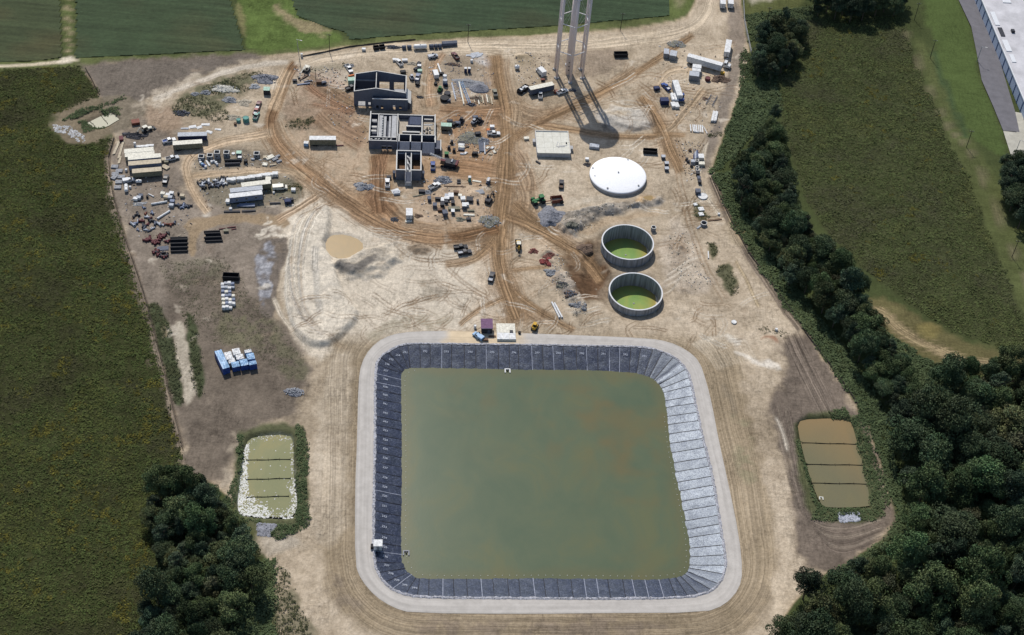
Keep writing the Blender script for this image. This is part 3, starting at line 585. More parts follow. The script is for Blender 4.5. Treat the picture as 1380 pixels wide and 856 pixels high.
tag(ground, 'bare sandy site with brown wheel tracks among weedy fields', 'ground')

# --- sheets: gravel road, water
def sheet(name, pts, z, m, label, cat, zf=None, kind='structure', sm=1, fac=None):
    w = [P(x, y, z) for x, y in (smooth_line(pts, sm, True) if sm else pts)]; me = bpy.data.meshes.new(name); me.from_pydata([tuple(p) for p in w], [], [tuple(range(len(w)))][::1]); me.update()
    if me.polygons[0].normal.z < 0: me.flip_normals()
    if fac: at_ = me.color_attributes.new('col', 'FLOAT_COLOR', 'POINT'); [setattr(at_.data[i], 'color', (fac(*PX(*q)),)*3+(1,)) for i, q in enumerate(w)]
    me.materials.append(m); return tag(part(name, me), label, cat, kind=kind)
def resample(pts, n):
    p = np.array(pts+[pts[0]], float); s = np.concatenate([[0], np.cumsum(np.hypot(*np.diff(p, axis=0).T))]); t = np.linspace(0, s[-1], n, endpoint=False)
    return np.stack([np.interp(t, s, p[:, k]) for k in range(p.shape[1])], 1)
def nearest_on(pts, q):
    p = np.array(pts); best = None
    for i in range(len(p)):
        a, b = p[i], p[(i+1) % len(p)]; e = b-a; t = np.clip(np.dot(q-a, e)/(e@e+1e-9), 0, 1); c = a+t*e; d = np.hypot(*(q-c))
        if best is None or d < best[0]: best = (d, c)
    return best[1]
M_GRAV = bpy.data.materials.new('grey_gravel'); M_GRAV.use_nodes = True
def gravel_nodes(m, c0, c1, streak=True):
    nt = m.node_tree; b = nt.nodes['Principled BSDF']; b.inputs['Roughness'].default_value = .95; b.inputs['Specular IOR Level'].default_value = .1
    g = nt.nodes.new('ShaderNodeNewGeometry'); n = nt.nodes.new('ShaderNodeTexNoise'); n.inputs['Scale'].default_value = .35; n.inputs['Detail'].default_value = 8; n.inputs['Roughness'].default_value = .7
    cr = nt.nodes.new('ShaderNodeValToRGB'); cr.color_ramp.elements[0].position = .3; cr.color_ramp.elements[1].position = .7
    cr.color_ramp.elements[0].color = (*c0, 1); cr.color_ramp.elements[1].color = (*c1, 1)
    nt.links.new(g.outputs['Position'], n.inputs['Vector']); nt.links.new(n.outputs['Fac'], cr.inputs[0])
    out = cr.outputs[0]
    if streak:
        at_ = nt.nodes.new('ShaderNodeAttribute'); at_.attribute_name = 'col'; mx = nt.nodes.new('ShaderNodeMix'); mx.data_type = 'RGBA'; mx.blend_type = 'MULTIPLY'; mx.inputs['Factor'].default_value = 1
        nt.links.new(out, mx.inputs[6]); nt.links.new(at_.outputs['Color'], mx.inputs[7]); out = mx.outputs[2]
    nt.links.new(out, b.inputs['Base Color'])
    bp = nt.nodes.new('ShaderNodeBump'); bp.inputs['Strength'].default_value = .25; bp.inputs['Distance'].default_value = .1
    n2_ = nt.nodes.new('ShaderNodeTexNoise'); n2_.inputs['Scale'].default_value = 5; nt.links.new(g.outputs['Position'], n2_.inputs['Vector'])
    nt.links.new(n2_.outputs['Fac'], bp.inputs['Height']); nt.links.new(bp.outputs[0], b.inputs['Normal'])
gravel_nodes(M_GRAV, A(184, 178, 170), A(204, 198, 190))
ro = resample(ROADW, 420); rows = 13; vv, cc = [], []
for q in ro:
    e = nearest_on(RIMW, q)
    for k in range(rows):
        t = k/(rows-1); p = q*(1-t)+e*t; vv.append((p[0], p[1], .05+.05*math.sin(t*math.pi)))
vv = np.array(vv); tt = np.tile(np.linspace(0, 1, rows), 420); al = np.repeat(np.arange(420), rows)
k = 1+.22*(fbm(tt*14, al*.02, 7, 3)*2)+.12*fbm(al*.2, tt*3, 8, 3)-.18*np.exp(-((tt-.04)/.05)**2)
side = poly_sd([(604, 440), (640, 440), (700, 446), (700, 470), (604, 470)], *PX(vv[:, 0], vv[:, 1])); dirt = sstep(-14, 6, side+fbm(vv[:, 0]/4, vv[:, 1]/4, 3, 3)*24)
cc = np.stack([k*(1+.28*dirt), k*(1+.10*dirt), k*(1-.18*dirt)], 1)
f = []; N = 420
for a in range(N):
    for b in range(rows-1): f.append((a*rows+b, ((a+1) % N)*rows+b, ((a+1) % N)*rows+b+1, a*rows+b+1))
gr = part('gravel_road', np_mesh('gravel_road', vv, np.array(f), M_GRAV, cc, True)); struct(gr); tag(gr, 'pale grey gravel road running right round the lined pond', 'road')
# ------------------------------------------------------------------ water
def water_mat(name, c0, c1, c2, scale, rough=.12, pos=(.36, .52, .66), spec=.35, c3=(122, 116, 78)):
    m = bpy.data.materials.new(name); m.use_nodes = True; nt = m.node_tree; b = nt.nodes['Principled BSDF']
    b.inputs['Roughness'].default_value = rough; b.inputs['Specular IOR Level'].default_value = spec; b.inputs['IOR'].default_value = 1.33
    g = nt.nodes.new('ShaderNodeNewGeometry'); n = nt.nodes.new('ShaderNodeTexNoise'); n.inputs['Scale'].default_value = scale; n.inputs['Detail'].default_value = 7; n.inputs['Roughness'].default_value = .62; n.inputs['Distortion'].default_value = .6
    mp = nt.nodes.new('ShaderNodeMapping'); mp.inputs['Scale'].default_value = (1.0, .7, 1); mp.inputs['Location'].default_value = (13, 4, 0)
    nt.links.new(g.outputs['Position'], mp.inputs[0]); nt.links.new(mp.outputs[0], n.inputs['Vector'])
    cr = nt.nodes.new('ShaderNodeValToRGB'); e = cr.color_ramp.elements; e[0].position = pos[0]; e[0].color = (*c0, 1); e[1].position = pos[2]; e[1].color = (*c2, 1); x = e.new(pos[1]); x.color = (*c1, 1)
    nt.links.new(n.outputs['Fac'], cr.inputs[0])
    at_ = nt.nodes.new('ShaderNodeAttribute'); at_.attribute_name = 'col'; mx = nt.nodes.new('ShaderNodeMix'); mx.data_type = 'RGBA'
    nt.links.new(at_.outputs['Fac'], mx.inputs['Factor']); nt.links.new(cr.outputs[0], mx.inputs[6])
    mx.inputs[7].default_value = (*A(*c3), 1); nt.links.new(mx.outputs[2], b.inputs['Base Color'])
    w = nt.nodes.new('ShaderNodeTexNoise'); w.inputs['Scale'].default_value = 1.6; w.inputs['Detail'].default_value = 3; nt.links.new(g.outputs['Position'], w.inputs['Vector'])
    bp = nt.nodes.new('ShaderNodeBump'); bp.inputs['Strength'].default_value = .06; bp.inputs['Distance'].default_value = .1
    nt.links.new(w.outputs['Fac'], bp.inputs['Height']); nt.links.new(bp.outputs[0], b.inputs['Normal'])
    return m
M_POND = water_mat('pond_water', A(88, 102, 80), A(95, 106, 82), A(103, 108, 79), .06, .2, spec=.3, c3=(112, 103, 71))
# pond surface as a grid so that its murk can vary over it
wp = world_poly(smooth_line(WAT, 1, True), WATER_Z); wx = np.array(wp)
X0, X1, Y0, Y1 = wx[:, 0].min()-2.5, wx[:, 0].max()+2.5, wx[:, 1].min()-2.5, wx[:, 1].max()+2.5
gx_, gy_ = np.meshgrid(np.arange(X0, X1, 1.0), np.arange(Y0, Y1, 1.0)); sd = poly_sd(wp, gx_.ravel(), gy_.ravel())
u_, v_ = PX(gx_.ravel(), gy_.ravel(), WATER_Z); nn = fbm(gx_.ravel()/22, gy_.ravel()/22, 77, 5, .6); n3 = fbm(gx_.ravel()/6, gy_.ravel()/6, 78, 4)
patch = np.exp(-(((u_-790)/100)**2+((v_-560)/75)**2))+np.exp(-(((u_-860)/50)**2+((v_-640)/120)**2))*.8+.8*np.exp(-(((u_-660)/60)**2+((v_-525)/30)**2))
edge = sstep(6, 1, sd+n3*5)*.55
fac = np.clip((sstep(-.12, .30, nn+n3*.5)*.75+sstep(.05, .25, n3)*.25)*patch*.65+edge*.7+n3*.14+nn*.2, 0, .85)
ny_, nx_ = gx_.shape; id_ = np.arange(ny_*nx_).reshape(ny_, nx_); fc = np.stack([id_[:-1, :-1], id_[:-1, 1:], id_[1:, 1:], id_[1:, :-1]], -1).reshape(-1, 4)
keep = (sd[fc] > -2.0).all(1)
pw = part('pond_water', np_mesh('pond_water', np.stack([gx_.ravel(), gy_.ravel(), np.full(gx_.size, WATER_Z)], 1), fc[keep], M_POND, np.repeat(fac[:, None], 3, 1)))
struct(pw); tag(pw, 'still murky olive green water filling the big square pond', 'water')
# drop the grid vertices no face uses
import bmesh
bm = bmesh.new(); bm.from_mesh(pw.data); bmesh.ops.delete(bm, geom=[v for v in bm.verts if not v.link_faces], context='VERTS'); bm.to_mesh(pw.data); bm.free()

# ------------------------------------------------------------------ pond liner: one panel after another round the bank
def liner_mat(name, c, rough):
    m = bpy.data.materials.new(name); m.use_nodes = True; nt = m.node_tree; b = nt.nodes['Principled BSDF']
    b.inputs['Roughness'].default_value = rough; b.inputs['Specular IOR Level'].default_value = .62; b.inputs['Specular Tint'].default_value = (.74, .85, 1.0, 1)
    g = nt.nodes.new('ShaderNodeNewGeometry'); n = nt.nodes.new('ShaderNodeTexNoise'); n.inputs['Scale'].default_value = .9; n.inputs['Detail'].default_value = 4; n.inputs['Distortion'].default_value = 1.0
    nt.links.new(g.outputs['Position'], n.inputs['Vector'])
    cr = nt.nodes.new('ShaderNodeValToRGB'); cr.color_ramp.elements[0].position = .35; cr.color_ramp.elements[1].position = .7
    cr.color_ramp.elements[0].color = (*[x*.5 for x in c], 1); cr.color_ramp.elements[1].color = (*[x*1.5 for x in c], 1); nt.links.new(n.outputs['Fac'], cr.inputs[0]); nt.links.new(cr.outputs[0], b.inputs['Base Color'])
    k2 = nt.nodes.new('ShaderNodeTexNoise'); k2.inputs['Scale'].default_value = .55; k2.inputs['Detail'].default_value = 3; k2.inputs['Distortion'].default_value = 2.4; nt.links.new(g.outputs['Position'], k2.inputs['Vector'])
    sb = nt.nodes.new('ShaderNodeMath'); sb.operation = 'SUBTRACT'; sb.inputs[1].default_value = .52; ab = nt.nodes.new('ShaderNodeMath'); ab.operation = 'ABSOLUTE'; nt.links.new(k2.outputs['Fac'], sb.inputs[0]); nt.links.new(sb.outputs[0], ab.inputs[0])
    rp = nt.nodes.new('ShaderNodeMapRange'); rp.inputs[1].default_value = .003; rp.inputs[2].default_value = .02; rp.inputs[3].default_value = .6; rp.inputs[4].default_value = 0; nt.links.new(ab.outputs[0], rp.inputs[0])
    mx = nt.nodes.new('ShaderNodeMix'); mx.data_type = 'RGBA'; nt.links.new(rp.outputs[0], mx.inputs['Factor']); nt.links.new(cr.outputs[0], mx.inputs[6]); mx.inputs[7].default_value = (*A(118, 124, 144), 1); nt.links.new(mx.outputs[2], b.inputs['Base Color'])
    hs = nt.nodes.new('ShaderNodeMath'); hs.operation = 'MULTIPLY_ADD'; hs.inputs[1].default_value = .4; nt.links.new(rp.outputs[0], hs.inputs[0]); nt.links.new(n.outputs['Fac'], hs.inputs[2])
    bp = nt.nodes.new('ShaderNodeBump'); bp.inputs['Strength'].default_value = .3; bp.inputs['Distance'].default_value = .14
    nt.links.new(hs.outputs[0], bp.inputs['Height']); nt.links.new(bp.outputs[0], b.inputs['Normal'])
    return m
M_LIN = [liner_mat('black_liner_%d' % k, A(*c), r) for k, (c, r) in enumerate((((33, 37, 56), .415), ((31, 35, 53), .43), ((36, 40, 59), .405)))]
M_SEAM = mat('liner_seam', A(26, 28, 38), .6, .3); M_SEAML = mat('liner_seam_pale', A(150, 155, 170), .6, .3)
M_MARK = mat('paint_mark', A(205, 210, 222), .7, .2)
liner = thing('pond_liner', 'black plastic liner in wrinkled panels on all four pond banks', 'liner', *P(505, 600)[:2], z=0)
lo = np.array(liner.location)
rimw = np.array(RIMW); per = resample(RIMW, 2000); watw = world_poly(smooth_line(WAT, 1, True), WATER_Z)
seglen = np.hypot(*(np.roll(per, -1, 0)-per).T).sum(); NP = int(seglen/4.0); rr = random.Random(3)
cuts = [int(2000*(k+rr.uniform(-.12, .12))/NP) for k in range(NP)]; cuts[0] = 0
def slope_pt(a, t):
    q = per[a % 2000]; e = _ne[a % 2000]
    return np.array([q[0]*(1-t)+e[0]*t, q[1]*(1-t)+e[1]*t, .10+(WATER_Z-.55-.10)*t])
_wr = resample(watw, 2400)
_ne = np.zeros((2000, 2))
for a in range(2000):
    d = np.hypot(_wr[:, 0]-per[a, 0], _wr[:, 1]-per[a, 1]); e = _wr[int(d.argmin())]; _ne[a] = per[a]+(e-per[a])*1.18
for _ in range(25): _ne = (np.roll(_ne, 1, 0)+_ne*2+np.roll(_ne, -1, 0))/4
marks = 0
for k in range(NP):
    a0, a1 = cuts[k], cuts[(k+1) % NP] if k < NP-1 else 2000
    na, nt_ = 7, 12; vs = []
    for j in range(nt_+1):
        t = j/nt_
        for i in range(na+1):
            s = i/na; a = int(round(a0+(a1-a0)*s)); p = slope_pt(a, t)
            wz = .05*math.sin(s*math.pi)+float(fbm(np.array([p[0]/.9]), np.array([p[1]/.9]), 33, 3)[0])*.16*min(1, .35+t)+float(vnoise(np.array([t*5+k]), np.array([s*.8+k*3.]), 4)[0])*.12
            vs.append((p[0], p[1], p[2]+wz*(0.15 if j == 0 else 1)))
    fs = [(j*(na+1)+i, j*(na+1)+i+1, (j+1)*(na+1)+i+1, (j+1)*(na+1)+i) for j in range(nt_) for i in range(na)]
    o = MB().add([np.array(v)-lo for v in vs], fs).build('liner_panel', M_LIN[rr.choice((0, 0, 1, 2))], liner, True)
    if o.data.polygons[0].normal.z < 0: o.data.flip_normals()
    slope_u = PX(*slope_pt(a0, .5))[0]
    # welded seam along the panel's first edge
    w = 2; vs2 = []
    for j in range(nt_+1):
        p = np.array(vs[j*(na+1)]); q = np.array(vs[j*(na+1)+1]); e = (q-p)/(np.linalg.norm(q-p)+1e-9)
        vs2 += [p-e*.11+(0, 0, .06), p+e*.13+(0, 0, .07)]
    sm = MB().add([np.array(v)-lo for v in vs2], [(2*j, 2*j+1, 2*j+3, 2*j+2) for j in range(nt_)]).build('seam', M_SEAML if rr.random() < .3 and slope_u < 900 else M_SEAM, o)
    if sm.data.polygons[0].normal.z < 0: sm.data.flip_normals()
    c0 = slope_pt((a0+a1)//2, .33); u0, v0 = PX(c0[0], c0[1], c0[2])
    if u0 < 540 or (v0 < 500 and u0 < 870 and k % 2 == 0) or (u0 < 570 and v0 > 770):     # sprayed panel numbers
        cu = bpy.data.curves.new('panel_number', 'FONT'); cu.body = str(263-marks if u0 < 540 else 290+marks % 9); cu.size = 1.15; cu.align_x = 'CENTER'
        to = bpy.data.objects.new('tmp', cu); COL.objects.link(to); dg = bpy.context.evaluated_depsgraph_get(); me = bpy.data.meshes.new_from_object(to.evaluated_get(dg)); bpy.data.objects.remove(to)
        me.materials.append(M_MARK); me.name = 'panel_number'; mk = part('panel_number', me, o)
        c1 = slope_pt((a0+a1)//2, .36); c2 = slope_pt((a0+a1)//2, .30); n_ = np.cross(slope_pt(a1-1, .3)-slope_pt(a0+1, .3), c1-c2); n_ = n_/np.linalg.norm(n_); n_ = n_ if n_[2] > 0 else -n_
        xax = np.array([1.0, 0, 0]) if True else 0; xax = xax-n_*(xax@n_); xax /= np.linalg.norm(xax); yax = np.cross(n_, xax)
        pos = c0-lo+n_*.30
        mk.matrix_local = Matrix(((xax[0], yax[0], n_[0], pos[0]), (xax[1], yax[1], n_[1], pos[1]), (xax[2], yax[2], n_[2], pos[2]), (0, 0, 0, 1))); marks += 1
# pale frayed anchor edge along the top of the liner
vs = []; M_EDGE = mat('anchor_edge', A(176, 176, 182), .9, .55, 2.2, bump=.4)
for a in range(0, 2000, 4):
    q = per[a]; e = _ne[a]; d = (e-q)/np.linalg.norm(e-q); j1, j2 = rr.uniform(.15, .5), rr.uniform(.05, .55)
    vs += [(q[0]-d[0]*j1, q[1]-d[1]*j1, .11), (q[0]+d[0]*.1, q[1]+d[1]*.1, .27+rr.uniform(-.04, .08)), (q[0]+d[0]*(.25+j2), q[1]+d[1]*(.25+j2), .14)]
n_ = len(vs)//3
eo = MB().add([np.array(v)-lo for v in vs], [(3*i+c, 3*i+c+1, 3*((i+1) % n_)+c+1, 3*((i+1) % n_)+c) for i in range(n_) for c in (0, 1)]).build('anchor_edge', M_EDGE, liner)
# floats on the pond
flm = MB().cyl((0, 0, -.06), (0, 0, .14), .16, .1, 8).mesh('marker_float'); flm.materials.append(mat('float_white', A(214, 214, 204), .6, .1))
cen = wx.mean(0); fl_path = resample([tuple(q*.97+cen*.03) for q in wx], 150)
for k, q in enumerate(fl_path):
    u0, v0 = PX(q[0], q[1], WATER_Z)
    if (u0 > 895 and k % 1 == 0) or v0 > 760 or u0 < 560:
        tag(part('marker_float', flm), 'tiny white float in the dotted line just inside the pond edge', 'float', 'white floats along the pond edge').location = (q[0], q[1], WATER_Z)

# ------------------------------------------------------------------ basins
M_MUD = water_mat('muddy_water', A(140, 142, 108), A(150, 148, 112), A(160, 152, 110), .08, .6, spec=.04)
M_MUDB = water_mat('brown_water', A(118, 114, 90), A(122, 117, 90), A(126, 118, 88), .05, .4, spec=.1, c3=(150, 126, 90))
M_OCHRE = water_mat('ochre_water', A(158, 134, 90), A(166, 138, 90), A(174, 146, 96), .1, .3)
M_TANKW = water_mat('green_water', A(122, 158, 92), A(140, 166, 92), A(156, 168, 92), .1, .15, c3=(190, 152, 92))
def grow(pts, d):
    c = np.mean(pts, 0); return [tuple(np.array(p)+(np.array(p)-c)/np.linalg.norm(np.array(p)-c)*d) for p in pts]
sheet('basin_water', grow(BAS_L, -1), -1.0, M_MUD, 'olive pond water in the littered basin left of the big pond', 'water')
sheet('basin_water', grow(BAS_R, 0), -.9, M_MUDB, 'brown water in the tidy basin beside the right-hand wood', 'water', fac=lambda a, b: float(np.clip((598-b)/40, 0, 1)))
sheet('basin_water', grow(BAS_U, 1), -.7, mat('pale_water', A(154, 150, 122), .4, .1), 'pale silty water in the small basin at upper left', 'water')
sheet('puddle', [(436, 318), (449, 312), (464, 313), (474, 317), (490, 322), (496, 331), (486, 340), (480, 347), (462, 351), (450, 346), (436, 344)], -.42, M_OCHRE, 'ochre yellow puddle in the hollow beside the pale mound', 'puddle')
sheet('puddle', [(860, 272), (866, 266), (876, 263), (884, 266), (876, 272), (866, 275)], -.12, M_OCHRE, 'shallow ochre puddle below the white round tank', 'puddle')
M_BAF = mat('baffle_cloth', A(54, 52, 44), .9, .3); M_POST = mat('wood_post', A(120, 104, 84), .9, .3)
def baffle(F, x1, y1, x2, y2, z, label):
    c, L, a = seg(F, x1, y1, x2, y2, z); t = thing('silt_baffle', label, 'baffle', c[0], c[1], z-1.2, a, 'silt baffles across the basins')
    n = 12; vs = []
    for i in range(n+1):
        x = -L/2+L*i/n; sag = .35*abs(math.sin(i*math.pi/4))*.5; y = .07*math.sin(i*.9)
        vs += [(x, y, 0), (x, y, 1.5-sag*.5), (x, y+.06, 1.5-sag*.5), (x, y+.06, 0)]
    fs = [(4*i+k, 4*i+(k+1) % 4, 4*i+4+(k+1) % 4, 4*i+4+k) for i in range(n) for k in range(4)]+[(0, 1, 2, 3), (4*n+3, 4*n+2, 4*n+1, 4*n)]
    MB().add(vs, fs).build('cloth', M_BAF, t)
    for i in range(0, n+1, 3): MB().cyl((-L/2+L*i/n, .07*math.sin(i*.9)+.1, 0), (-L/2+L*i/n, .07*math.sin(i*.9)+.1, 2.0), .06, n=6).build('post', M_POST, t)
for q, w_ in zip(((245, 288, 530, 282), (245, 412, 530, 404), (250, 526, 520, 518)), ('uppermost', 'middle', 'lowest')): baffle('Z8', *q, -1.0, w_+' dark cloth baffle across the littered basin left of the pond')
for q, w_ in zip(((185, 297, 415, 303), (205, 386, 437, 389), (220, 463, 458, 467)), ('uppermost', 'middle', 'lowest')): baffle('V5', *q, -.9, w_+' dark cloth baffle across the brown basin by the right wood')
for q, w_ in zip(((660, 430, 755, 520), (820, 395, 900, 490)), ('left', 'right')): baffle('T6', *q, -.7, w_+' dark baffle across the small silty basin at upper left')
# stones and flat white pieces on the water, uncountable
def stones(name, pts, n, smin, smax, m, label, cat, zadd=0.0, F='p', zfix=None, flatn=1.0, dens=None):
    pts = pxs(F, pts); p = np.array(pts); r_ = np.random.default_rng(len(pts)+n); V_, F_ = [], []; o = 0; tries = 0
    ux = r_.uniform(p[:, 0].min(), p[:, 0].max(), n*4); vx = r_.uniform(p[:, 1].min(), p[:, 1].max(), n*4); ok = poly_sd(pts, ux, vx) > 0
    if dens is not None: ok &= r_.random(n*4) < dens(ux, vx)
    ux, vx = ux[ok][:n], vx[ok][:n]
    for a, b in zip(ux, vx):
        w = P(a, b, zfix or 0.0); z = (gz(w[0], w[1]) if zfix is None else zfix)+zadd; s = r_.uniform(smin, smax)
        base = np.array([(1, 0, 0), (.3, .95, 0), (-.8, .6, 0), (-.8, -.6, 0), (.3, -.95, 0), (0.1, 0, .8*flatn), (.4, .3, .6*flatn)]); ang = r_.uniform(0, 6.28)
        base = base*r_.uniform(.65, 1.35, base.shape); cs, sn = math.cos(ang), math.sin(ang)
        q_ = np.stack([base[:, 0]*cs-base[:, 1]*sn, base[:, 0]*sn+base[:, 1]*cs, base[:, 2]-.15], 1)*s*.5+np.array([w[0], w[1], z])
        V_.append(q_); F_ += [(o+i, o+j, o+k) for i, j, k in ((0, 1, 6), (1, 5, 6), (1, 2, 5), (2, 3, 5), (3, 4, 5), (4, 0, 6), (4, 6, 5))]; o += 7
    ob = part(name, np_mesh(name, np.concatenate(V_), np.array(F_), m)); return tag(ob, label, cat, kind='stuff')
M_STONE = mat('pale_stone', A(214, 212, 206), .9, .35, 1.2); M_STONEG = mat('grey_stone', A(150, 152, 160), .9, .4, 1.2)
L_IN = [(250, 170), (300, 150), (515, 150), (530, 180), (530, 400), (500, 640), (300, 620), (300, 520), (262, 480), (250, 330)]
stones('shore_stones', [(240, 165), (300, 122), (520, 112), (552, 160), (556, 400), (575, 600), (540, 668), (220, 645), (180, 600), (215, 340)], 520, .25, .6, M_STONE, 'pale stones strewn round the littered basin left of the pond', 'stones', .0, 'Z8', -.95, .5,
       dens=lambda a, b: np.clip(np.where(poly_sd(pxs('Z8', [(275, 175), (300, 165), (525, 165), (535, 390), (500, 450), (545, 520), (520, 600), (400, 590), (300, 520), (260, 480), (262, 330)]), a, b) > 0, .03, .8), 0, 1))
stones('flake_raft', [(200, 520), (300, 515), (305, 575), (360, 575), (410, 630), (380, 655), (225, 640), (190, 600)], 260, .6, 1.3, mat('white_flake', A(232, 232, 226), .9, .1), 'white raft of flat pieces in the lower corner of the littered basin', 'scum', 0, 'Z8', -.97, .25)
stones('flake_strip', [(213, 340), (238, 180), (264, 200), (250, 330), (262, 480), (215, 560), (184, 590)], 330, .45, 1.0, _M['white_flake'], 'white strip of flat pieces along the left edge of the littered basin', 'scum', 0, 'Z8', -.97, .25)
stones('flake_strip', [(520, 480), (560, 400), (575, 600), (540, 665), (440, 660), (500, 620), (545, 560)], 200, .4, .9, _M['white_flake'], 'white strip of flat pieces at the lower right of the littered basin', 'scum', 0, 'Z8', -.97, .25, dens=lambda a, b: vnoise(a/2, b/2, 5)**2*1.6)
stones('riprap', [(318, 690), (445, 700), (400, 775), (320, 770)], 420, .4, 1.0, M_STONEG, 'grey stone spillway below the littered basin', 'riprap', .1, 'Z8')
stones('riprap', [(330, 585), (420, 583), (428, 615), (345, 625)], 420, .4, 1.1, mat('blue_stone', A(186, 190, 200), .9, .3), 'pale blue-grey stone spillway below the brown right basin', 'riprap', .1, 'V5')
stones('riprap', [(270, 500), (470, 520), (640, 640), (630, 700), (540, 690), (430, 590), (300, 590)], 300, .3, 1.1, mat('white_stone', A(200, 200, 200), .9, .4), 'pale stones at the end of the small basin at upper left', 'riprap', .05, 'T6', dens=lambda a, b: vnoise(a/3, b/3, 2)**2*2)
bx_ = thing('marker_buoy', 'small white square float frame in the brown right basin', 'float', *at('V5', 265, 526, -.9)[:2], -.9)
for s in (-1, 1): MB().box(s*.55, 0, .1, .35, 1.3, .3).build('side_float', _M['float_white'], bx_)
MB().box(0, .5, .1, .75, .3, .28).build('end_float', _M['float_white'], bx_)

# ------------------------------------------------------------------ open concrete tanks and the domed tank
M_CONC = mat('concrete', A(186, 186, 186), .9, .14, .8); M_CONCD = mat('concrete_stained', A(158, 158, 160), .9, .3, .6, dirt=A(120, 116, 106)); M_RIM = mat('concrete_rim', A(226, 226, 226), .85, .08)
def tank_wall_mat():
    m = bpy.data.materials.new('tank_wall'); m.use_nodes = True; nt = m.node_tree; b = nt.nodes['Principled BSDF']; b.inputs['Roughness'].default_value = .9
    g = nt.nodes.new('ShaderNodeNewGeometry'); mp = nt.nodes.new('ShaderNodeMapping'); mp.inputs['Scale'].default_value = (1.1, 1.1, .07); n = nt.nodes.new('ShaderNodeTexNoise'); n.inputs['Scale'].default_value = 1.2; n.inputs['Detail'].default_value = 6
    nt.links.new(g.outputs['Position'], mp.inputs[0]); nt.links.new(mp.outputs[0], n.inputs['Vector']); cr = nt.nodes.new('ShaderNodeValToRGB')
    cr.color_ramp.elements[0].position = .35; cr.color_ramp.elements[1].position = .65; cr.color_ramp.elements[0].color = (*A(128, 128, 126), 1); cr.color_ramp.elements[1].color = (*A(176, 177, 178), 1)
    nt.links.new(n.outputs['Fac'], cr.inputs[0]); nt.links.new(cr.outputs[0], b.inputs['Base Color']); return m
M_TW = tank_wall_mat()
for (x, y, r, zr, zw), lb in zip(TANKS, ('upper of two open round concrete tanks holding green water', 'lower of two open round concrete tanks holding green water')):
    t = thing('round_tank', lb, 'tank', x, y, -1.6, 0, 'open round concrete tanks'); o = 1.6
    MB().lathe([(r, 0), (r, zr+o-.12), (r-.42, zr+o-.12), (r-.42, -5+o)], 72).build('wall', M_TW, t, False)
    MB().lathe([(r+.04, zr+o-.2), (r+.04, zr+o), (r-.46, zr+o), (r-.46, zr+o-.2), (r+.04, zr+o-.2)], 72).build('rim', M_RIM, t)
    vs = [(0, 0, zw+o)]+[(rad*math.cos(a), rad*math.sin(a), zw+o) for rad in (r*.3, r*.55, r*.8, r-.4) for a in np.linspace(0, 2*math.pi, 48, endpoint=False)]
    fs = [(0, 1+i, 1+(i+1) % 48) for i in range(48)]+[(1+k*48+i, 1+(k+1)*48+i, 1+(k+1)*48+(i+1) % 48, 1+k*48+(i+1) % 48) for k in range(3) for i in range(48)]
    wo = MB().add(vs, fs).build('water', M_TANKW, t); ca = wo.data.color_attributes.new('col', 'FLOAT_COLOR', 'POINT')
    for i_, q in enumerate(vs):
        rr_ = math.hypot(q[0], q[1])/r; k_ = (max(0, rr_-.35)/.65)**1.3*(.35+.65*max(0, math.cos(math.atan2(q[1], q[0])+.2))); ca.data[i_].color = (k_, k_, k_, 1)
    vs = []; n_ = 16
    for i_ in range(n_+1): a = -.75+1.35*i_/n_; w_ = 1.5*math.sin(math.pi*i_/n_); vs += [((r-.42)*math.cos(a), (r-.42)*math.sin(a), zw+o+.18), ((r-.42-w_)*math.cos(a), (r-.42-w_)*math.sin(a), zw+o+.02)]
    MB().add(vs, [(2*i_, 2*i_+2, 2*i_+3, 2*i_+1) for i_ in range(n_)]).build('sand_bank', mat('tank_sand', A(214, 202, 176), .9, .1), t)
    for k in range(8): a = k*math.pi/4+.3; MB().box((r+.03)*math.cos(a), (r+.03)*math.sin(a), (zr+o)/2, .1, .5, zr+o-.3, a).build('pilaster', M_TW, t)
    MB().cyl((0, 0, zw+o-1), (0, 0, zw+o+.15), .35, n=12).build('centre_pipe', M_CONCD, t)
t = thing('domed_tank', 'round tank with low white domed roof above the open tanks', 'tank', DOME[0], DOME[1], 0)
r = DOME[2]
MB().lathe([(r, -.2), (r, 1.55)], 80).build('wall', M_CONC, t)
M_WHT = mat('white_membrane', (.80, .80, .80), .8, .05)
MB().lathe([(r+.12, 1.35), (r+.12, 1.62), (r*.97, 1.78), (r*.8, 2.15), (r*.55, 2.55), (r*.3, 2.8), (0.01, 2.9)], 80).build('roof', M_WHT, t, True)
for a, d, s in ((.1, .0, .5), (4.3, .9, .55), (5.65, .9, .5), (1.2, .94, .4), (2.9, .93, .4), (3.4, .85, .3)):
    h = MB(); zz = 2.9 if d < .1 else 1.9; h.box(d*r*math.cos(a), d*r*math.sin(a), zz+.05, s, s, .5, a); h.box(d*r*math.cos(a), d*r*math.sin(a), zz+.34, s*1.2, s*1.2, .08, a); h.build('roof_hatch', M_CONCD, t)
for k in range(16): a = k*math.pi/8; MB().box((r+.05)*math.cos(a), (r+.05)*math.sin(a), .65, .1, .35, 1.3, a).build('wall_rib', M_CONC, t)
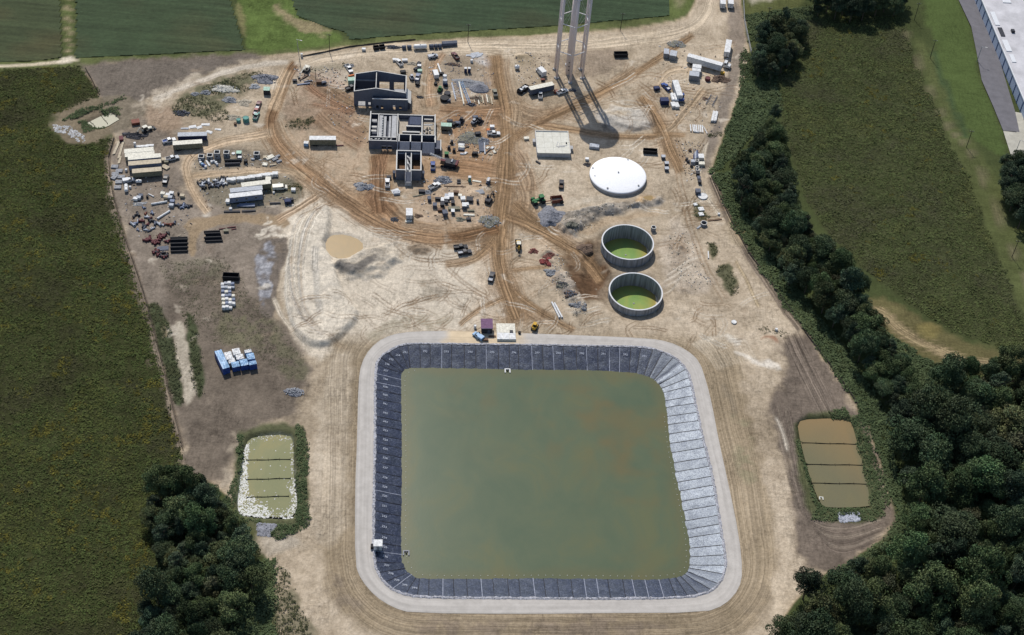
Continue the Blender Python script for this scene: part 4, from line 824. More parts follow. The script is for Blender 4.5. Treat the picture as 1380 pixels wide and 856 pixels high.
# ------------------------------------------------------------------ vegetation
def leaf_quads(cen, nor, size, rg, jit=.6, asp=.7):
    n = len(cen); nor = nor+rg.normal(0, jit, (n, 3)); nor /= np.linalg.norm(nor, axis=1)[:, None]+1e-9
    t = np.cross(nor, rg.normal(0, 1, (n, 3))); t /= np.linalg.norm(t, axis=1)[:, None]+1e-9; b = np.cross(nor, t)
    s = size[:, None]*.5
    v = np.stack([cen-t*s-b*s*asp*.4, cen+b*s*asp, cen+t*s-b*s*asp*.3, cen-b*s*asp], 1).reshape(-1, 3)
    f = np.arange(4*n).reshape(-1, 4); return v, f
M_LEAF = attr_mat('tree_leaves', .75, .35, .25, 0, spec=.15, rnd=.42, fine=2)
M_WEED = attr_mat('weed_leaves', .85, .12, .3, 0, spec=.1, fine=4)
M_BARK = mat('bark', (.10, .075, .055), .9, .3, 3)
def make_crown(seed, R, Hc, nl, n, base, lsz):
    rg = np.random.default_rng(seed); L = []
    for k in range(nl):
        a = rg.uniform(0, 6.28); q = rg.uniform(-.55, 1); rad = math.sqrt(max(0.05, 1-q*q))*rg.uniform(.25, .9)
        L.append((rad*R*math.cos(a), rad*R*math.sin(a), q*Hc*.36, rg.uniform(.16, .40)*R))
    cs, ns, ss, co = [], [], [], []
    per_ = n//nl
    for (x, y, z, r) in L:
        d = rg.normal(0, 1, (per_, 3)); d[:, 2] = np.abs(d[:, 2])*1.0-.35; d /= np.linalg.norm(d, axis=1)[:, None]
        rr_ = r*rg.uniform(.6, 1.08, per_)**.6; p = np.array([x, y, z])+d*rr_[:, None]*np.array([1, 1, .85])
        p += rg.normal(0, .15, p.shape); cs.append(p); ns.append(d); ss.append(lsz*rg.uniform(.6, 1.4, per_))
        lum = rg.uniform(.8, 1.25); tint = np.array([1.0+rg.uniform(-.1, .14), 1, 1-rg.uniform(0, .15)])
        co.append(np.array(base)[None, :]*tint*lum*rg.uniform(.7, 1.3, per_)[:, None])
    c = np.concatenate(cs); v, f = leaf_quads(c, np.concatenate(ns), np.concatenate(ss), rg, 1.05); col = np.repeat(np.concatenate(co), 4, 0)
    return np_mesh('crown', v, f, M_LEAF, col)
def make_trunk(seed, h, r):
    rg = random.Random(seed); b = MB(); top = (rg.uniform(-.4, .4), rg.uniform(-.4, .4), h*.62); b.cyl((0, 0, -.6), top, r, r*.5, 8)
    for k in range(5):
        a = k*1.26+rg.uniform(-.3, .3); z = h*rg.uniform(.35, .6); x, y = top[0]*z/top[2], top[1]*z/top[2]
        b.cyl((x, y, z), (x+math.cos(a)*h*.22, y+math.sin(a)*h*.22, z+h*.22), r*.4, r*.15, 6)
    me = b.mesh('trunk'); me.materials.append(M_BARK); return me
G0, G1, G2, G3 = (.056, .080, .042), (.068, .096, .044), (.086, .102, .048), (.050, .074, .046)
VAR = []
for k, (R, Hc, nl, n, bc, ls) in enumerate([(5.5, 12, 44, 11500, G0, .40), (6.2, 13, 52, 13500, G1, .42), (4.6, 12, 34, 9000, G3, .38), (5.0, 11, 40, 10500, G2, .40), (6.8, 14, 60, 15000, G0, .42), (3.4, 11, 24, 6200, G3, .36), (5.6, 12, 38, 11000, G1, .40), (4.2, 9.5, 26, 6800, (.080, .088, .050), .37)]):
    VAR.append((make_crown(100+k, R, Hc, nl, n, bc, ls), make_trunk(100+k, Hc*1.15, .28), R, Hc))
CON = []
def tree(x, y, k, s, label, group, rz, name='tree', zs=1.0, sink=0.0):
    cr, tr, R, Hc = VAR[k]
    t = thing(name, label, 'tree', x, y, gz(x, y)-.1, rz, group); t.scale = (s*random.Random(int(x*9)).uniform(.82, 1.15), s, s*zs)
    c = part('crown', cr, t); c.location = (0, 0, Hc*(.62-sink)); part('trunk', tr, t)
    return t
def plant_trees(poly, spacing, srange, label, group, seed, zc=6.5, kinds=range(8), name='tree', limit=400, zs=1.0, sink=.0):
    rg = random.Random(seed); p = np.array(poly); pts = []; tries = 0; c = 0
    while tries < 6000 and len(pts) < limit:
        tries += 1; a, b = rg.uniform(p[:, 0].min(), p[:, 0].max()), rg.uniform(p[:, 1].min(), p[:, 1].max())
        if poly_sd(poly, np.array([a]), np.array([b]))[0] < 0: continue
        s = rg.uniform(*srange); w = P(a, b, zc*s)
        if not (-25 < a < 1405 and -16 < b < 872): continue
        if any((w[0]-q[0])**2+(w[1]-q[1])**2 < (spacing*(s+q[2])/2)**2 for q in pts): continue
        kk = rg.choice(list(kinds)); size = 'small ' if VAR[kk][2]*s < 4 else ('mid-sized ' if VAR[kk][2]*s < 6 else 'large ')
        tone = ('dark green', 'fresh green', 'blue-green', 'olive', 'deep green', 'slim blue-green', 'bright green', 'pale olive')[kk]; xm_ = (p[:, 0].min()+p[:, 0].max())/2; ym_ = (p[:, 1].min()+p[:, 1].max())/2
        lb = size+tone+' tree, '+('upper ' if b < ym_ else 'lower ')+('left' if a < xm_ else 'right')+' of '+label
        pts.append((w[0], w[1], s)); AUTO.append(tree(w[0], w[1], kk, s, lb, group, rg.uniform(0, 6.28), name, zs*rg.uniform(.8, 1.3), sink))
    return pts
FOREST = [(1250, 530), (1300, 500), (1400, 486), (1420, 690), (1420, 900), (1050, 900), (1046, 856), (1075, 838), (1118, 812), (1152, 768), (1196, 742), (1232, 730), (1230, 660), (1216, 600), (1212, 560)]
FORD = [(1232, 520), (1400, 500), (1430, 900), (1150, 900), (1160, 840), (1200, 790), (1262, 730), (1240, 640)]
plant_trees(FOREST, 5.8, (.65, 1.45), 'the lower right wood', 'trees of the lower right wood', 11)
plant_trees([(1122, 422), (1158, 412), (1186, 436), (1206, 474), (1232, 520), (1240, 560), (1214, 548), (1188, 520), (1172, 490), (1146, 462)], 5.6, (.7, 1.05), 'the neck above the wood', 'trees of the neck', 12, kinds=(0, 2, 3, 5, 6))
plant_trees([(1016, 200), (1042, 168), (1056, 200), (1062, 250), (1088, 310), (1124, 348), (1160, 384), (1158, 404), (1122, 412), (1092, 394), (1052, 352), (1022, 300), (1000, 262), (992, 236)], 5.4, (.55, 1.15), 'the belt beside the site', 'trees of the belt', 13)
plant_trees([(1016, 75), (1026, 40), (1056, 24), (1084, 40), (1076, 62), (1058, 84), (1042, 104), (1022, 96)], 6.0, (.75, 1.0), 'the clump above the belt', 'trees of the upper clump', 14, kinds=(0, 2, 3, 5))
plant_trees([(1098, -12), (1216, -12), (1214, 10), (1130, 14), (1102, 10)], 5.6, (.8, 1.1), 'the top tree row', 'trees along the top', 15, kinds=(0, 2, 5))
plant_trees([(204, 652), (246, 634), (284, 660), (308, 700), (342, 728), (346, 782), (318, 800), (306, 850), (300, 900), (180, 900), (196, 820), (212, 780), (240, 766), (210, 728), (200, 700)], 5.4, (.6, 1.25), 'the lower left clump', 'trees of the lower left clump', 16, kinds=(0, 2, 3, 5, 6, 7))
plant_trees([(1354, 214), (1390, 225), (1400, 310), (1372, 290), (1358, 250)], 5.0, (.7, 1.0), 'the clump by the pad', 'trees at the right edge', 17, kinds=(2, 5, 0))
for q, k, s, l in (((1088, 790), 2, 1.15, 'lone dark tree at the foot of the graded bank'), ((1045, 152), 5, .8, 'small dark tree standing apart above the belt'), ((1110, 378), 7, .8, 'greyish small tree on the belt edge by the brown soil'), ((1136, 352), 5, .7, 'slim dark tree at the weedy field corner')):
    w = P(q[0], q[1], 6*s); tree(w[0], w[1], k, s, l, None, 1.0)

def weeds(name, polys, n, hmin, hmax, pal, label, cat, seed, q=6, spread=.75, leaf=.5, holes=(), flower=0.0, clump=0.0):
    rg = np.random.default_rng(seed); P_, K_ = [], []
    allp = np.array([p for po in polys for p in po]); need = n; got = 0
    wv = np.array([P(a, b) for a, b in allp]); tries = 0
    while got < n and tries < 30:
        tries += 1; x = rg.uniform(wv[:, 0].min(), wv[:, 0].max(), n*2); y = rg.uniform(wv[:, 1].min(), wv[:, 1].max(), n*2); u, v = PX(x, y)
        u2 = u+fbm(x/6, y/6, 3, 2)*12; ok = np.zeros(x.size, bool)
        for po in polys: ok |= poly_sd(po, u2, v) > 0
        for po in holes: ok &= poly_sd(po, u2, v) < 0
        ok &= (u > -140) & (u < 1520) & (v > -90) & (v < 960)
        if clump: ok &= fbm(x/4, y/4, 8, 3) > rg.uniform(-clump, clump, x.size)-.1
        P_.append(np.stack([x[ok], y[ok]], 1)); got += int(ok.sum())
    xy = np.concatenate(P_)[:n]; n = len(xy); z = gzv(xy[:, 0], xy[:, 1])
    big = fbm(xy[:, 0]/14, xy[:, 1]/14, 12, 4); med = fbm(xy[:, 0]/4.5, xy[:, 1]/4.5, 14, 3)
    h = (hmin+(hmax-hmin)*np.clip(.5+1.3*med+rg.normal(0, .15, n), 0, 1))
    pal = np.array(pal); ci = np.clip(.5+2.0*big+.5*med+rg.normal(0, .12, n), 0, .999)*(len(pal)-1); lo_ = ci.astype(int); fr = (ci-lo_)[:, None]; base = pal[lo_]*(1-fr)+pal[np.minimum(lo_+1, len(pal)-1)]*fr
    base *= rg.uniform(.87, 1.13, n)[:, None]
    if flower:
        fl = (fbm(xy[:, 0]/9, xy[:, 1]/9, 51, 4)+fbm(xy[:, 0]/1.7, xy[:, 1]/1.7, 52, 2)*.8 > .5-flower); base[fl] = np.array([.13, .12, .025])*rg.uniform(.45, 1.1, fl.sum())[:, None]
    cen = np.repeat(np.concatenate([xy, z[:, None]], 1), q, 0); off = rg.normal(0, spread*.5, (n*q, 2)); cen[:, :2] += off
    hh = np.repeat(h, q); cen[:, 2] += hh*rg.uniform(.35, 1.0, n*q)
    nor = np.concatenate([off*1.0, np.full((n*q, 1), 1.3)], 1); v, f = leaf_quads(cen, nor, leaf*rg.uniform(.6, 1.5, n*q)*(.6+hh*.4), rg, .32, .9)
    ob = part(name, np_mesh(name, v, f, M_WEED, np.repeat(np.repeat(base, q, 0)*rg.uniform(.92, 1.08, n*q)[:, None], 4, 0))); return tag(ob, label, cat, kind='stuff')
WP = [(.056, .056, .025), (.060, .067, .023), (.063, .079, .024), (.058, .076, .023), (.082, .088, .025), (.066, .081, .024)]
UPB = [(62, 158), (132, 131), (160, 150), (200, 142), (192, 158), (165, 176), (112, 196), (84, 192)]
weeds('weed_field', [FIELD_L], 34000, .12, .5, WP, 'tall dark weeds with yellow flowers in the left field', 'weeds', 1, 5, 1.0, .68, holes=[UPB], flower=.25)
weeds('weed_field', [FIELD_R], 16000, .12, .5, [(.074, .075, .038), (.077, .088, .036), (.080, .098, .034), (.076, .094, .033), (.092, .102, .035)], 'dark olive weeds filling the field right of the tree belt', 'weeds', 2, 5, 1.0, .68, flower=.14)
GRN = [(.058, .080, .036), (.072, .098, .044), (.086, .108, .050)]
EDGE = [[(1002, 66), (1046, 104), (1050, 150), (1004, 190), (974, 228), (958, 236), (972, 196), (996, 130)], [(960, 236), (984, 232), (1010, 300), (1060, 370), (1110, 430), (1180, 530), (1204, 600), (1226, 728), (1196, 742), (1206, 690), (1180, 600), (1152, 540), (1086, 446), (1030, 372), (984, 298)],
        [(1160, 425), (1190, 440), (1240, 482), (1300, 508), (1260, 545), (1215, 520), (1190, 470)], [(1004, 20), (1100, 8), (1102, 24), (1062, 32), (1040, 30), (1012, 60)], [(1210, 700), (1230, 726), (1160, 766), (1124, 784), (1110, 780), (1150, 754), (1196, 724)], [(345, 755), (371, 752), (372, 900), (300, 900), (310, 850), (346, 800)]]
weeds('undergrowth', EDGE, 9000, .25, 1.1, GRN, 'green undergrowth along the foot of the tree belt and woods', 'undergrowth', 3, 6, .9, .7)
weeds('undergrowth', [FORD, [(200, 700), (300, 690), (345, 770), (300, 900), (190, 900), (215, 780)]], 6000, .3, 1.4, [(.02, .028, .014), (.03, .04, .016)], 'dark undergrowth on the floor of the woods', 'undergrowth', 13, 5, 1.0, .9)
BANKS = [pxs('Z8', [(560, 60), (600, 60), (640, 200), (648, 700), (560, 760), (420, 800), (400, 760), (450, 700), (560, 680), (580, 600), (565, 300)]), pxs('Z8', [(195, 130), (240, 120), (215, 300), (180, 600), (220, 650), (330, 670), (310, 690), (180, 650), (90, 560), (170, 400)]),
         pxs('V5', [(165, 270), (180, 280), (225, 460), (260, 550), (470, 565), (460, 480), (420, 320), (400, 190), (440, 180), (500, 400), (560, 480), (520, 600), (440, 625), (420, 600), (340, 595), (330, 625), (215, 610), (240, 570), (200, 420)]), pxs('V5', [(290, 170), (370, 150), (390, 190), (300, 195)]),
         pxs('T6', [(380, 440), (560, 330), (900, 240), (1100, 150), (1130, 200), (950, 260), (860, 300), (560, 420), (400, 460)]), pxs('T6', [(820, 340), (1000, 290), (1060, 310), (1030, 400), (950, 345), (920, 410), (850, 385)]), pxs('T6', [(580, 470), (660, 440), (740, 510), (800, 480), (860, 520), (660, 600), (600, 540)])]
weeds('bank_weeds', BANKS, 3600, .2, .9, GRN, 'green weeds on the banks of the small basins', 'weeds', 4, 6, .6, .5)
PATCH = [pxs('Z2', [(520, 420), (600, 330), (760, 270), (880, 330), (1010, 400), (1010, 500), (900, 500), (760, 460), (560, 455)]), pxs('Z2', [(760, 240), (900, 190), (1100, 120), (1270, 95), (1290, 150), (1120, 170), (1050, 200), (1200, 230), (1130, 270), (960, 280), (800, 290)]),
         [(196, 410), (212, 408), (228, 440), (246, 520), (248, 545), (236, 545), (222, 500)], [(248, 420), (262, 425), (270, 470), (276, 530), (268, 540), (258, 500)], pxs('W7', [(235, 440), (280, 435), (300, 480), (285, 535), (255, 520)]), pxs('W7', [(300, 590), (360, 570), (400, 640), (420, 740), (380, 760), (340, 640)]), pxs('W7', [(150, 210), (190, 200), (250, 280), (240, 300), (180, 280)]),
         pxs('Z4', [(1100, 520), (1270, 520), (1280, 570), (1200, 600), (1120, 590)]), pxs('T4', [(350, 130), (440, 120), (560, 160), (620, 170), (600, 220), (540, 200), (420, 180)]), pxs('Y4', [(60, 200), (160, 90), (280, 120), (420, 60), (430, 110), (310, 240), (120, 230)]), pxs('Y1', [(620, 270), (760, 265), (740, 300), (640, 310)]), [(372, 760), (392, 775), (398, 800), (412, 830), (430, 900), (372, 900)], [(952, 180), (975, 178), (972, 184), (955, 186)]]
weeds('weed_patch', PATCH, 3300, .1, .7, [(.045, .050, .024), (.055, .062, .028), (.07, .07, .034)], 'patches of low weeds scattered over the bare site', 'weeds', 5, 5, .6, .45, clump=.5)
weeds('sparse_weeds', [[(215, 355), (300, 345), (360, 420), (410, 480), (412, 515), (370, 500), (340, 470), (280, 460), (230, 390)]], 1700, .03, .25, [(.085, .084, .048), (.10, .096, .056)], 'thin dry weeds on the grey soil at left', 'weeds', 6, 4, .5, .35, clump=.4)

# crops at the top: rows of leaves standing over the soil
M_CROP = attr_mat('crop_leaves', .8, .5, .25, .5, 1.6, .12)
def crop(poly, label, ang, seed, c=(.036, .056, .026)):
    w = np.array([P(a, b) for a, b in poly]); xs = np.arange(w[:, 0].min(), w[:, 0].max(), 1.3); ys = np.arange(w[:, 1].min(), w[:, 1].max(), .42)
    X, Y = np.meshgrid(xs, ys); x, y = X.ravel(), Y.ravel(); y = y+math.tan(ang)*(x-x.mean()); u, v = PX(x, y); sd = poly_sd(poly, u+fbm(x/5, y/5, 5, 2)*5, v)
    row = (Y.ravel()/.42).astype(int) % 2; z = gzv(x, y)+.08+.25*row+.35*fbm(x/2.2, y/1.2, seed, 3)
    streak = fbm(x/70, y/1.6, seed+3, 4, .7); k = 1+.9*streak+.3*fbm(x/9, y/9, seed, 4)
    col = np.array(c)[None, :]*k[:, None]*(.8+.4*row)[:, None]; col[:, 0] *= 1+.5*np.clip(fbm(x/30, y/18, seed+9, 3)*2, 0, 1)
    n_, m_ = X.shape; ii = np.arange(n_*m_).reshape(n_, m_); f = np.stack([ii[:-1, :-1], ii[:-1, 1:], ii[1:, 1:], ii[1:, :-1]], -1).reshape(-1, 4); f = f[(sd[f] > 0).all(1)]
    us = np.unique(f); rm = np.zeros(n_*m_, int); rm[us] = np.arange(len(us))
    ob = part('crop_rows', np_mesh('crop_rows', np.stack([x, y, z], 1)[us], rm[f], M_CROP, col[us])); return tag(ob, label, 'crop', kind='stuff')
ang = math.radians(9.5)
crop([(-130, -90), (82, -90), (86, 78), (60, 82), (-130, 90)], 'dark green crop left of the farm lane', ang, 1, (.044, .058, .026))
crop([(101, -90), (300, -90), (314, 10), (330, 62), (332, 68), (101, 79)], 'dark green crop between farm lane and grass strip', ang, 2)
crop([(362, -90), (910, -90), (902, 22), (740, 36), (560, 47), (470, 54), (462, 44), (430, 34), (398, 22)], 'wide dark green crop behind the water tower', ang, 3, (.034, .056, .028))
# ------------------------------------------------------------------ buildings
M_BLK = mat('grey_block', A(112, 115, 126), .9, .12, .7); M_BLKD = mat('dark_block', A(88, 92, 104), .9, .15, .7); M_WTOP = mat('wall_top', A(216, 214, 208), .9, .1)  # block greys darkened to carry the shade on the walls
M_STEEL = mat('grey_steel', A(150, 152, 158), .5, .15, 1, .5); M_DARK = mat('dark_metal', A(44, 46, 54), .6, .25); M_RUST = mat('rusty_steel', A(120, 78, 58), .85, .3); M_WOOD = mat('timber', A(196, 172, 132), .9, .2)
def wall_with_openings(length, h0, hs, thick, openings):
    """solid wall in xz (x 0..length), top follows hs=[(x,z)], rectangular openings (x0,x1,z0,z1) cut right through"""
    xs = sorted({0.0, length, *[x for x, _ in hs], *[o[0] for o in openings], *[o[1] for o in openings]})
    tx = [p[0] for p in hs]; tz = [p[1] for p in hs]; b = MB()
    for a, c in zip(xs[:-1], xs[1:]):
        za, zc = np.interp(a, tx, tz), np.interp(c, tx, tz); cut = sorted([(o[2], o[3]) for o in openings if o[0] <= a+1e-6 and o[1] >= c-1e-6]); z = h0
        for lo_, hi_ in cut+[(None, None)]:
            if lo_ is None: b.prism([(a, z), (c, z), (c, zc), (a, za)], 0, thick)
            else:
                if lo_ > z+.01: b.prism([(a, z), (c, z), (c, lo_), (a, lo_)], 0, thick)
                z = hi_
    return b
# --- roofless gabled block shell
c, L, a = seg('Y2', 146, 534, 745, 552); org = c-np.array([math.cos(a), math.sin(a), 0])*L/2
t = thing('block_building', 'roofless grey gabled shell of block walls at the top of the site', 'building', org[0], org[1], 0, a)
HE, HP, DEP_B = 7.4, 9.3, 12.6; xm = L*.42; k = L/600.0
def wl(name, mb, loc, rz=0, m=M_BLK, par=t):
    o = mb.build(name, m, par); o.location = loc; o.rotation_euler = (0, 0, rz); return o
gable = [(0, HE), (xm, HP), (L, HE-.2)]
wl('front_wall', wall_with_openings(L, -.3, gable, .35, [(45*k, 130*k, .1, 2.4), (165*k, 192*k, .6, 2.0), (300*k, 335*k, .8, 2.3), (445*k, 475*k, .1, 2.7), (515*k, 545*k, .8, 2.3)]), (0, 0, 0))
wl('back_wall', wall_with_openings(L, -.3, gable, .35, [(285*k, 400*k, .1, 3.8), (455*k, 570*k, .1, 3.8)]), (0, DEP_B-.35, 0))
for nm, x in (('left_wall', 0), ('right_wall', L-.35)): wl(nm, MB().box(.175, DEP_B/2, HE/2-.15, .35, DEP_B-.7, HE+.3), (x, 0, 0))
wl('partition_wall', MB().box(.15, DEP_B/2, HP/2-.35, .3, DEP_B-.7, HP-.3), (xm-.15, 0, 0))
wl('floor', MB().box(L/2, DEP_B/2, -.1, L-.7, DEP_B-.7, .4), (0, 0, 0), m=M_CONC)
for s, (p0, p1) in enumerate((((0, HE), (xm, HP)), ((xm, HP), (L, HE-.2)))):
    for y in (-.02, DEP_B-.36):
        d = MB().prism([(p0[0], p0[1]), (p1[0], p1[1]), (p1[0], p1[1]+.1), (p0[0], p0[1]+.1)], y, y+.39); d.build('coping', M_WTOP, t)
for x in (-.02, L-.37): MB().box(x+.195, DEP_B/2, HE+.05, .39, DEP_B-.8, .1).build('coping', M_WTOP, t)
MB().box(xm, DEP_B/2, HP-.43, .3, DEP_B-.8, .1).build('coping', M_WTOP, t)
MB().box(xm/2, DEP_B-.65, 4.6, xm-.6, .5, .5).build('ledge_beam', M_CONC, t)
# low annexe before the right half of the front
x0, x1 = 215*k, 620*k; wa = x1-x0; AD = 2.6
o = wl('annexe_front', wall_with_openings(wa, -.3, [(0, 5.7), (wa, 5.7)], .4, [(1.6, 2.7, .9, 2.4), (3.6, 4.6, .1, 2.4), (8.6, 9.7, .1, 2.6), (11.2, 12.3, .9, 2.4)]), (x0, -AD, 0))
for x in (x0, x1-.3): wl('annexe_side', MB().box(.15, -AD/2+.2, 2.65, .3, AD-.5, 5.9), (x, 0, 0))
MB().box((x0+x1)/2, -AD+.2, 5.76, wa+.1, .62, .14).build('annexe_coping', M_WTOP, t)
MB().box((x0+x1)/2, -AD/2+.3, 4.9, wa-.8, AD-.9, .2).build('annexe_roof', M_BLKD, t)
for i in range(4): MB().cyl((x1-1-i*3.1, -AD-.06, .5), (x1-1-i*3.1, -AD-.06, 5.4), .06, n=6).build('downpipe', M_STEEL, t)
MB().prism([(L+.1, .2), (L+1.9, .2), (L+1.9, 3.0), (L+.1, 4.4)], -1.5, 7.0).build('lean_to', M_BLKD, t)
MB().prism([(L+.05, 4.45), (L+2.1, 2.9), (L+2.1, 3.05), (L+.05, 4.62)], -1.7, 7.2).build('lean_to_roof', M_WTOP, t)
for i in range(5): MB().cyl((L+2.3, -1+i*2, 0), (L+2.3, -1+i*2, 4.2), .05, n=6).build('scaffold_pole', M_STEEL, t)

# --- concrete basins building in front of it
def at_local(F, X, Y, z, org, a):
    w = at(F, X, Y, z)-org; return (w[0]*math.cos(a)+w[1]*math.sin(a), -w[0]*math.sin(a)+w[1]*math.cos(a))
HB = 4.3
c, L, a = seg('Y3', 120, 352, 760, 372, HB); org = c-np.array([math.cos(a), math.sin(a), 0])*L/2; org[2] = 0
t = thing('filter_building', 'long unroofed concrete plant building with parallel channels and bays', 'building', org[0], org[1], 0, a)
def wallbox(name, x0, x1, y0, y1, z0, z1, m=M_BLK, cope=True, par=None):
    o = MB().box((x0+x1)/2, (y0+y1)/2, (z0+z1)/2, x1-x0, y1-y0, z1-z0).build(name, m, par or t)
    if cope: MB().box((x0+x1)/2, (y0+y1)/2, z1+.04, x1-x0+.04, y1-y0+.04, .08).build('coping', M_WTOP, par or t)
    return o
_, D1 = at_local('Y3', 118, 70, HB, org, a); kx = L/640.0
xL = 265*kx                                                                  # left section width
wl('front_wall', wall_with_openings(xL, -.3, [(0, HB), (xL, HB)], .4, [(125*kx, 168*kx, .1, 2.2), (182*kx, 222*kx, .1, 2.2)]), (0, 0, 0), par=t)
MB().box(xL/2, .2, HB+.05, xL, .44, .1).build('coping', M_WTOP, t)
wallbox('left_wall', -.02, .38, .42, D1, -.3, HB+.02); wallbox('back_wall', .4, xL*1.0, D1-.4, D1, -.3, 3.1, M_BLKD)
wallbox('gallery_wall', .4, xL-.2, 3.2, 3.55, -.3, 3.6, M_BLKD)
MB().box(xL/2, D1/2+.2, .9, xL-.9, D1-1, .2).build('floor', M_BLKD, t)
for i in range(6): MB().box(1+i*1.55+.3*(i % 2), 1.9, 3.72, .9, .35, .25, .3*(i % 3)).build('formwork_board', M_WTOP, t)
wallbox('channel_wall', 80*kx, 84*kx+.1, 3.6, D1-.45, 1.1, 3.4)
for (u0, u1, z) in ((90, 128, 3.0), (136, 160, 2.6), (186, 206, 2.7), (214, 262, 3.1)):
    MB().box((u0+u1)/2*kx, (3.7+D1-.9)/2, z/2+.5, (u1-u0)*kx, D1-4.8, z-.9).build('channel', M_CONC, t)
for i in range(8): MB().box(126*kx, 4.6+i*(D1-6)/8, 3.35, .5, .3, .9).build('gate_frame', M_WTOP, t)
for i, (yy, zz) in enumerate(((D1-3.5, 2.2), (D1-7.5, 2.0), (D1-10.5, 2.3))): MB().box(40*kx, yy, zz, 55*kx, 1.1+.5*(i == 0), .15).build('walk_slab', M_WTOP if i else M_CONC, t)
# right section
xR = 640*kx; y2 = 2.6; Dr = at_local('Y3', 600, 100, 3.4, org, a)[1]
wallbox('right_wall', xR-.35, xR+.05, y2, Dr, -.3, 3.6); wallbox('back_wall', xL+.6, xR-.4, Dr-.4, Dr, -.3, 3.0)
MB().box((xL+xR)/2, (y2+Dr)/2, .55, xR-xL-1.0, Dr-y2-1, .7).build('floor', mat('sandy_floor', A(190, 178, 160), .9, .2), t)
wallbox('divider', xL+.1, xL+.45, .45, Dr-.5, -.3, 3.6)
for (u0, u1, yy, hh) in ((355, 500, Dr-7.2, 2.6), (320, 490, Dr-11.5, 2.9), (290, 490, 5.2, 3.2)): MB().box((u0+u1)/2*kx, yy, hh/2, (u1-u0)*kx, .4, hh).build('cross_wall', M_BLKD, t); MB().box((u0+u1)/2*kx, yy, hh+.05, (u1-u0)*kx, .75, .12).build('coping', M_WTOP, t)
MB().prism([(370*kx, .9), (500*kx, .9), (500*kx, 3.0), (390*kx, 3.0)], Dr-6.6, Dr-1.2).build('dark_basin', mat('navy_wall', A(72, 80, 102), .8, .2), t)
wallbox('basin_wall', 505*kx, 513*kx+.1, 5, Dr-.5, -.3, 2.9, M_BLKD)
for i in range(9): MB().box((535+ (i % 3)*26)*kx, 6+i*.95, 1.3+.3*(i % 2), .75, .5, .8, .2*i).build('pump_block', (M_CONC, M_DARK, M_WTOP)[i % 3], t)
for (yy) in (Dr-2.2, Dr-6.0): MB().box(572*kx, yy, 2.5, 85*kx, .5, .3).build('walkway', M_WTOP, t)
# front bays
nb = 4; bx = [xL+.1, 290*kx, 400*kx, 510*kx, xR]
for i in range(5): wallbox('bay_wall', bx[i]-.2+(.25 if i == 0 else 0), bx[i]+.25, -.0, y2+1.9, -.3, HB-.02*i)
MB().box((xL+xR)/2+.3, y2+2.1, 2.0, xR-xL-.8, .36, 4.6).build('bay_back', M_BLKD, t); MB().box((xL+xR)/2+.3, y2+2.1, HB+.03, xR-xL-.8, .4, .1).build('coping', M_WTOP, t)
for i in range(4): MB().box((bx[i]+bx[i+1])/2, 1.9, 1.7, bx[i+1]-bx[i]-.7, 3.4, .25).build('bay_floor', M_DARK, t)
for i in range(4):
    xa, xb = bx[i]+.28, bx[i+1]-.24; mb = MB(); mb.add([(xa, -3.0, .9), (xb, -3.0, .9), (xb, .1, HB-.25), (xa, .1, HB-.25), (xa, -3.0, -.2), (xb, -3.0, -.2), (xb, .35, -.2), (xa, .35, -.2), (xb, .35, HB-.25), (xa, .35, HB-.25)], [(0, 1, 2, 3), (4, 5, 1, 0), (3, 2, 8, 9), (5, 6, 8, 2, 1), (7, 4, 0, 3, 9), (6, 7, 9, 8)]); mb.build('sloping_front', mat('apron_concrete', A(158, 159, 166), .9, .12), t)
for i in range(5): MB().box(bx[i], -.2, 1.6, .3, .35, 3.4).build('buttress', M_BLK, t)
wallbox('annexe_wall', xR+.1, xR+2.1, -2.0, 3.4, -.3, 2.6, M_BLKD, False); MB().box(xR+1.1, .7, 2.68, 2.1, 5.5, .12).build('annexe_roof', mat('slate_roof', A(96, 100, 112), .8, .2), t); wallbox('annexe_parapet', xR+2.15, xR+2.5, -3.4, 3.6, -.3, 3.0)

# --- twin-cell tank
HC = 5.2
c, L, a = seg('Y3', 382, 636, 628, 642, HC); org = c-np.array([math.cos(a), math.sin(a), 0])*L/2; org[2] = 0
t = thing('twin_tank', 'square open concrete tank of two cells with a sloping chute', 'tank', org[0], org[1], 0, a); D3 = at_local('Y3', 382, 445, HC, org, a)[1]; W = L
wallbox('left_wall', 0, .45, .46, D3-.46, -.3, HC); wallbox('right_wall', W-.45, W, .46, D3-.46, -.3, HC-.005); wallbox('back_wall', 0, W, D3-.45, D3, -.3, HC+.01)
for x in (W*.36, W*.58): wallbox('channel_wall', x, x+.32, .46, D3-.47, -.3, HC-.6)
for x0, x1 in ((0, W*.355), (W*.62, W)): wallbox('front_wall', x0, x1, 0, .45, -.3, HC+.01)
MB().box(W*.49, D3/2, 3.3, W*.18, D3-1.2, .2).build('channel_floor', M_CONC, t)
for i in range(5): MB().box(W*.46+.5*(i % 2), 2+i*1.9, 3.9, .5, 1.3, .9, .1*i).build('equipment_box', (M_WTOP, M_DARK)[i % 2], t)
for x0, x1 in ((.45, W*.36), (W*.62, W-.45)):
    MB().box((x0+x1)/2, D3/2, .35, x1-x0, D3-.95, .5).build('cell_floor', mat('rusty_mud', A(128, 98, 72), .9, .3), t)
    MB().box((x0+x1)/2, D3-.62, HC-1.2, x1-x0-.1, .3, .25).build('weir', M_WTOP, t)
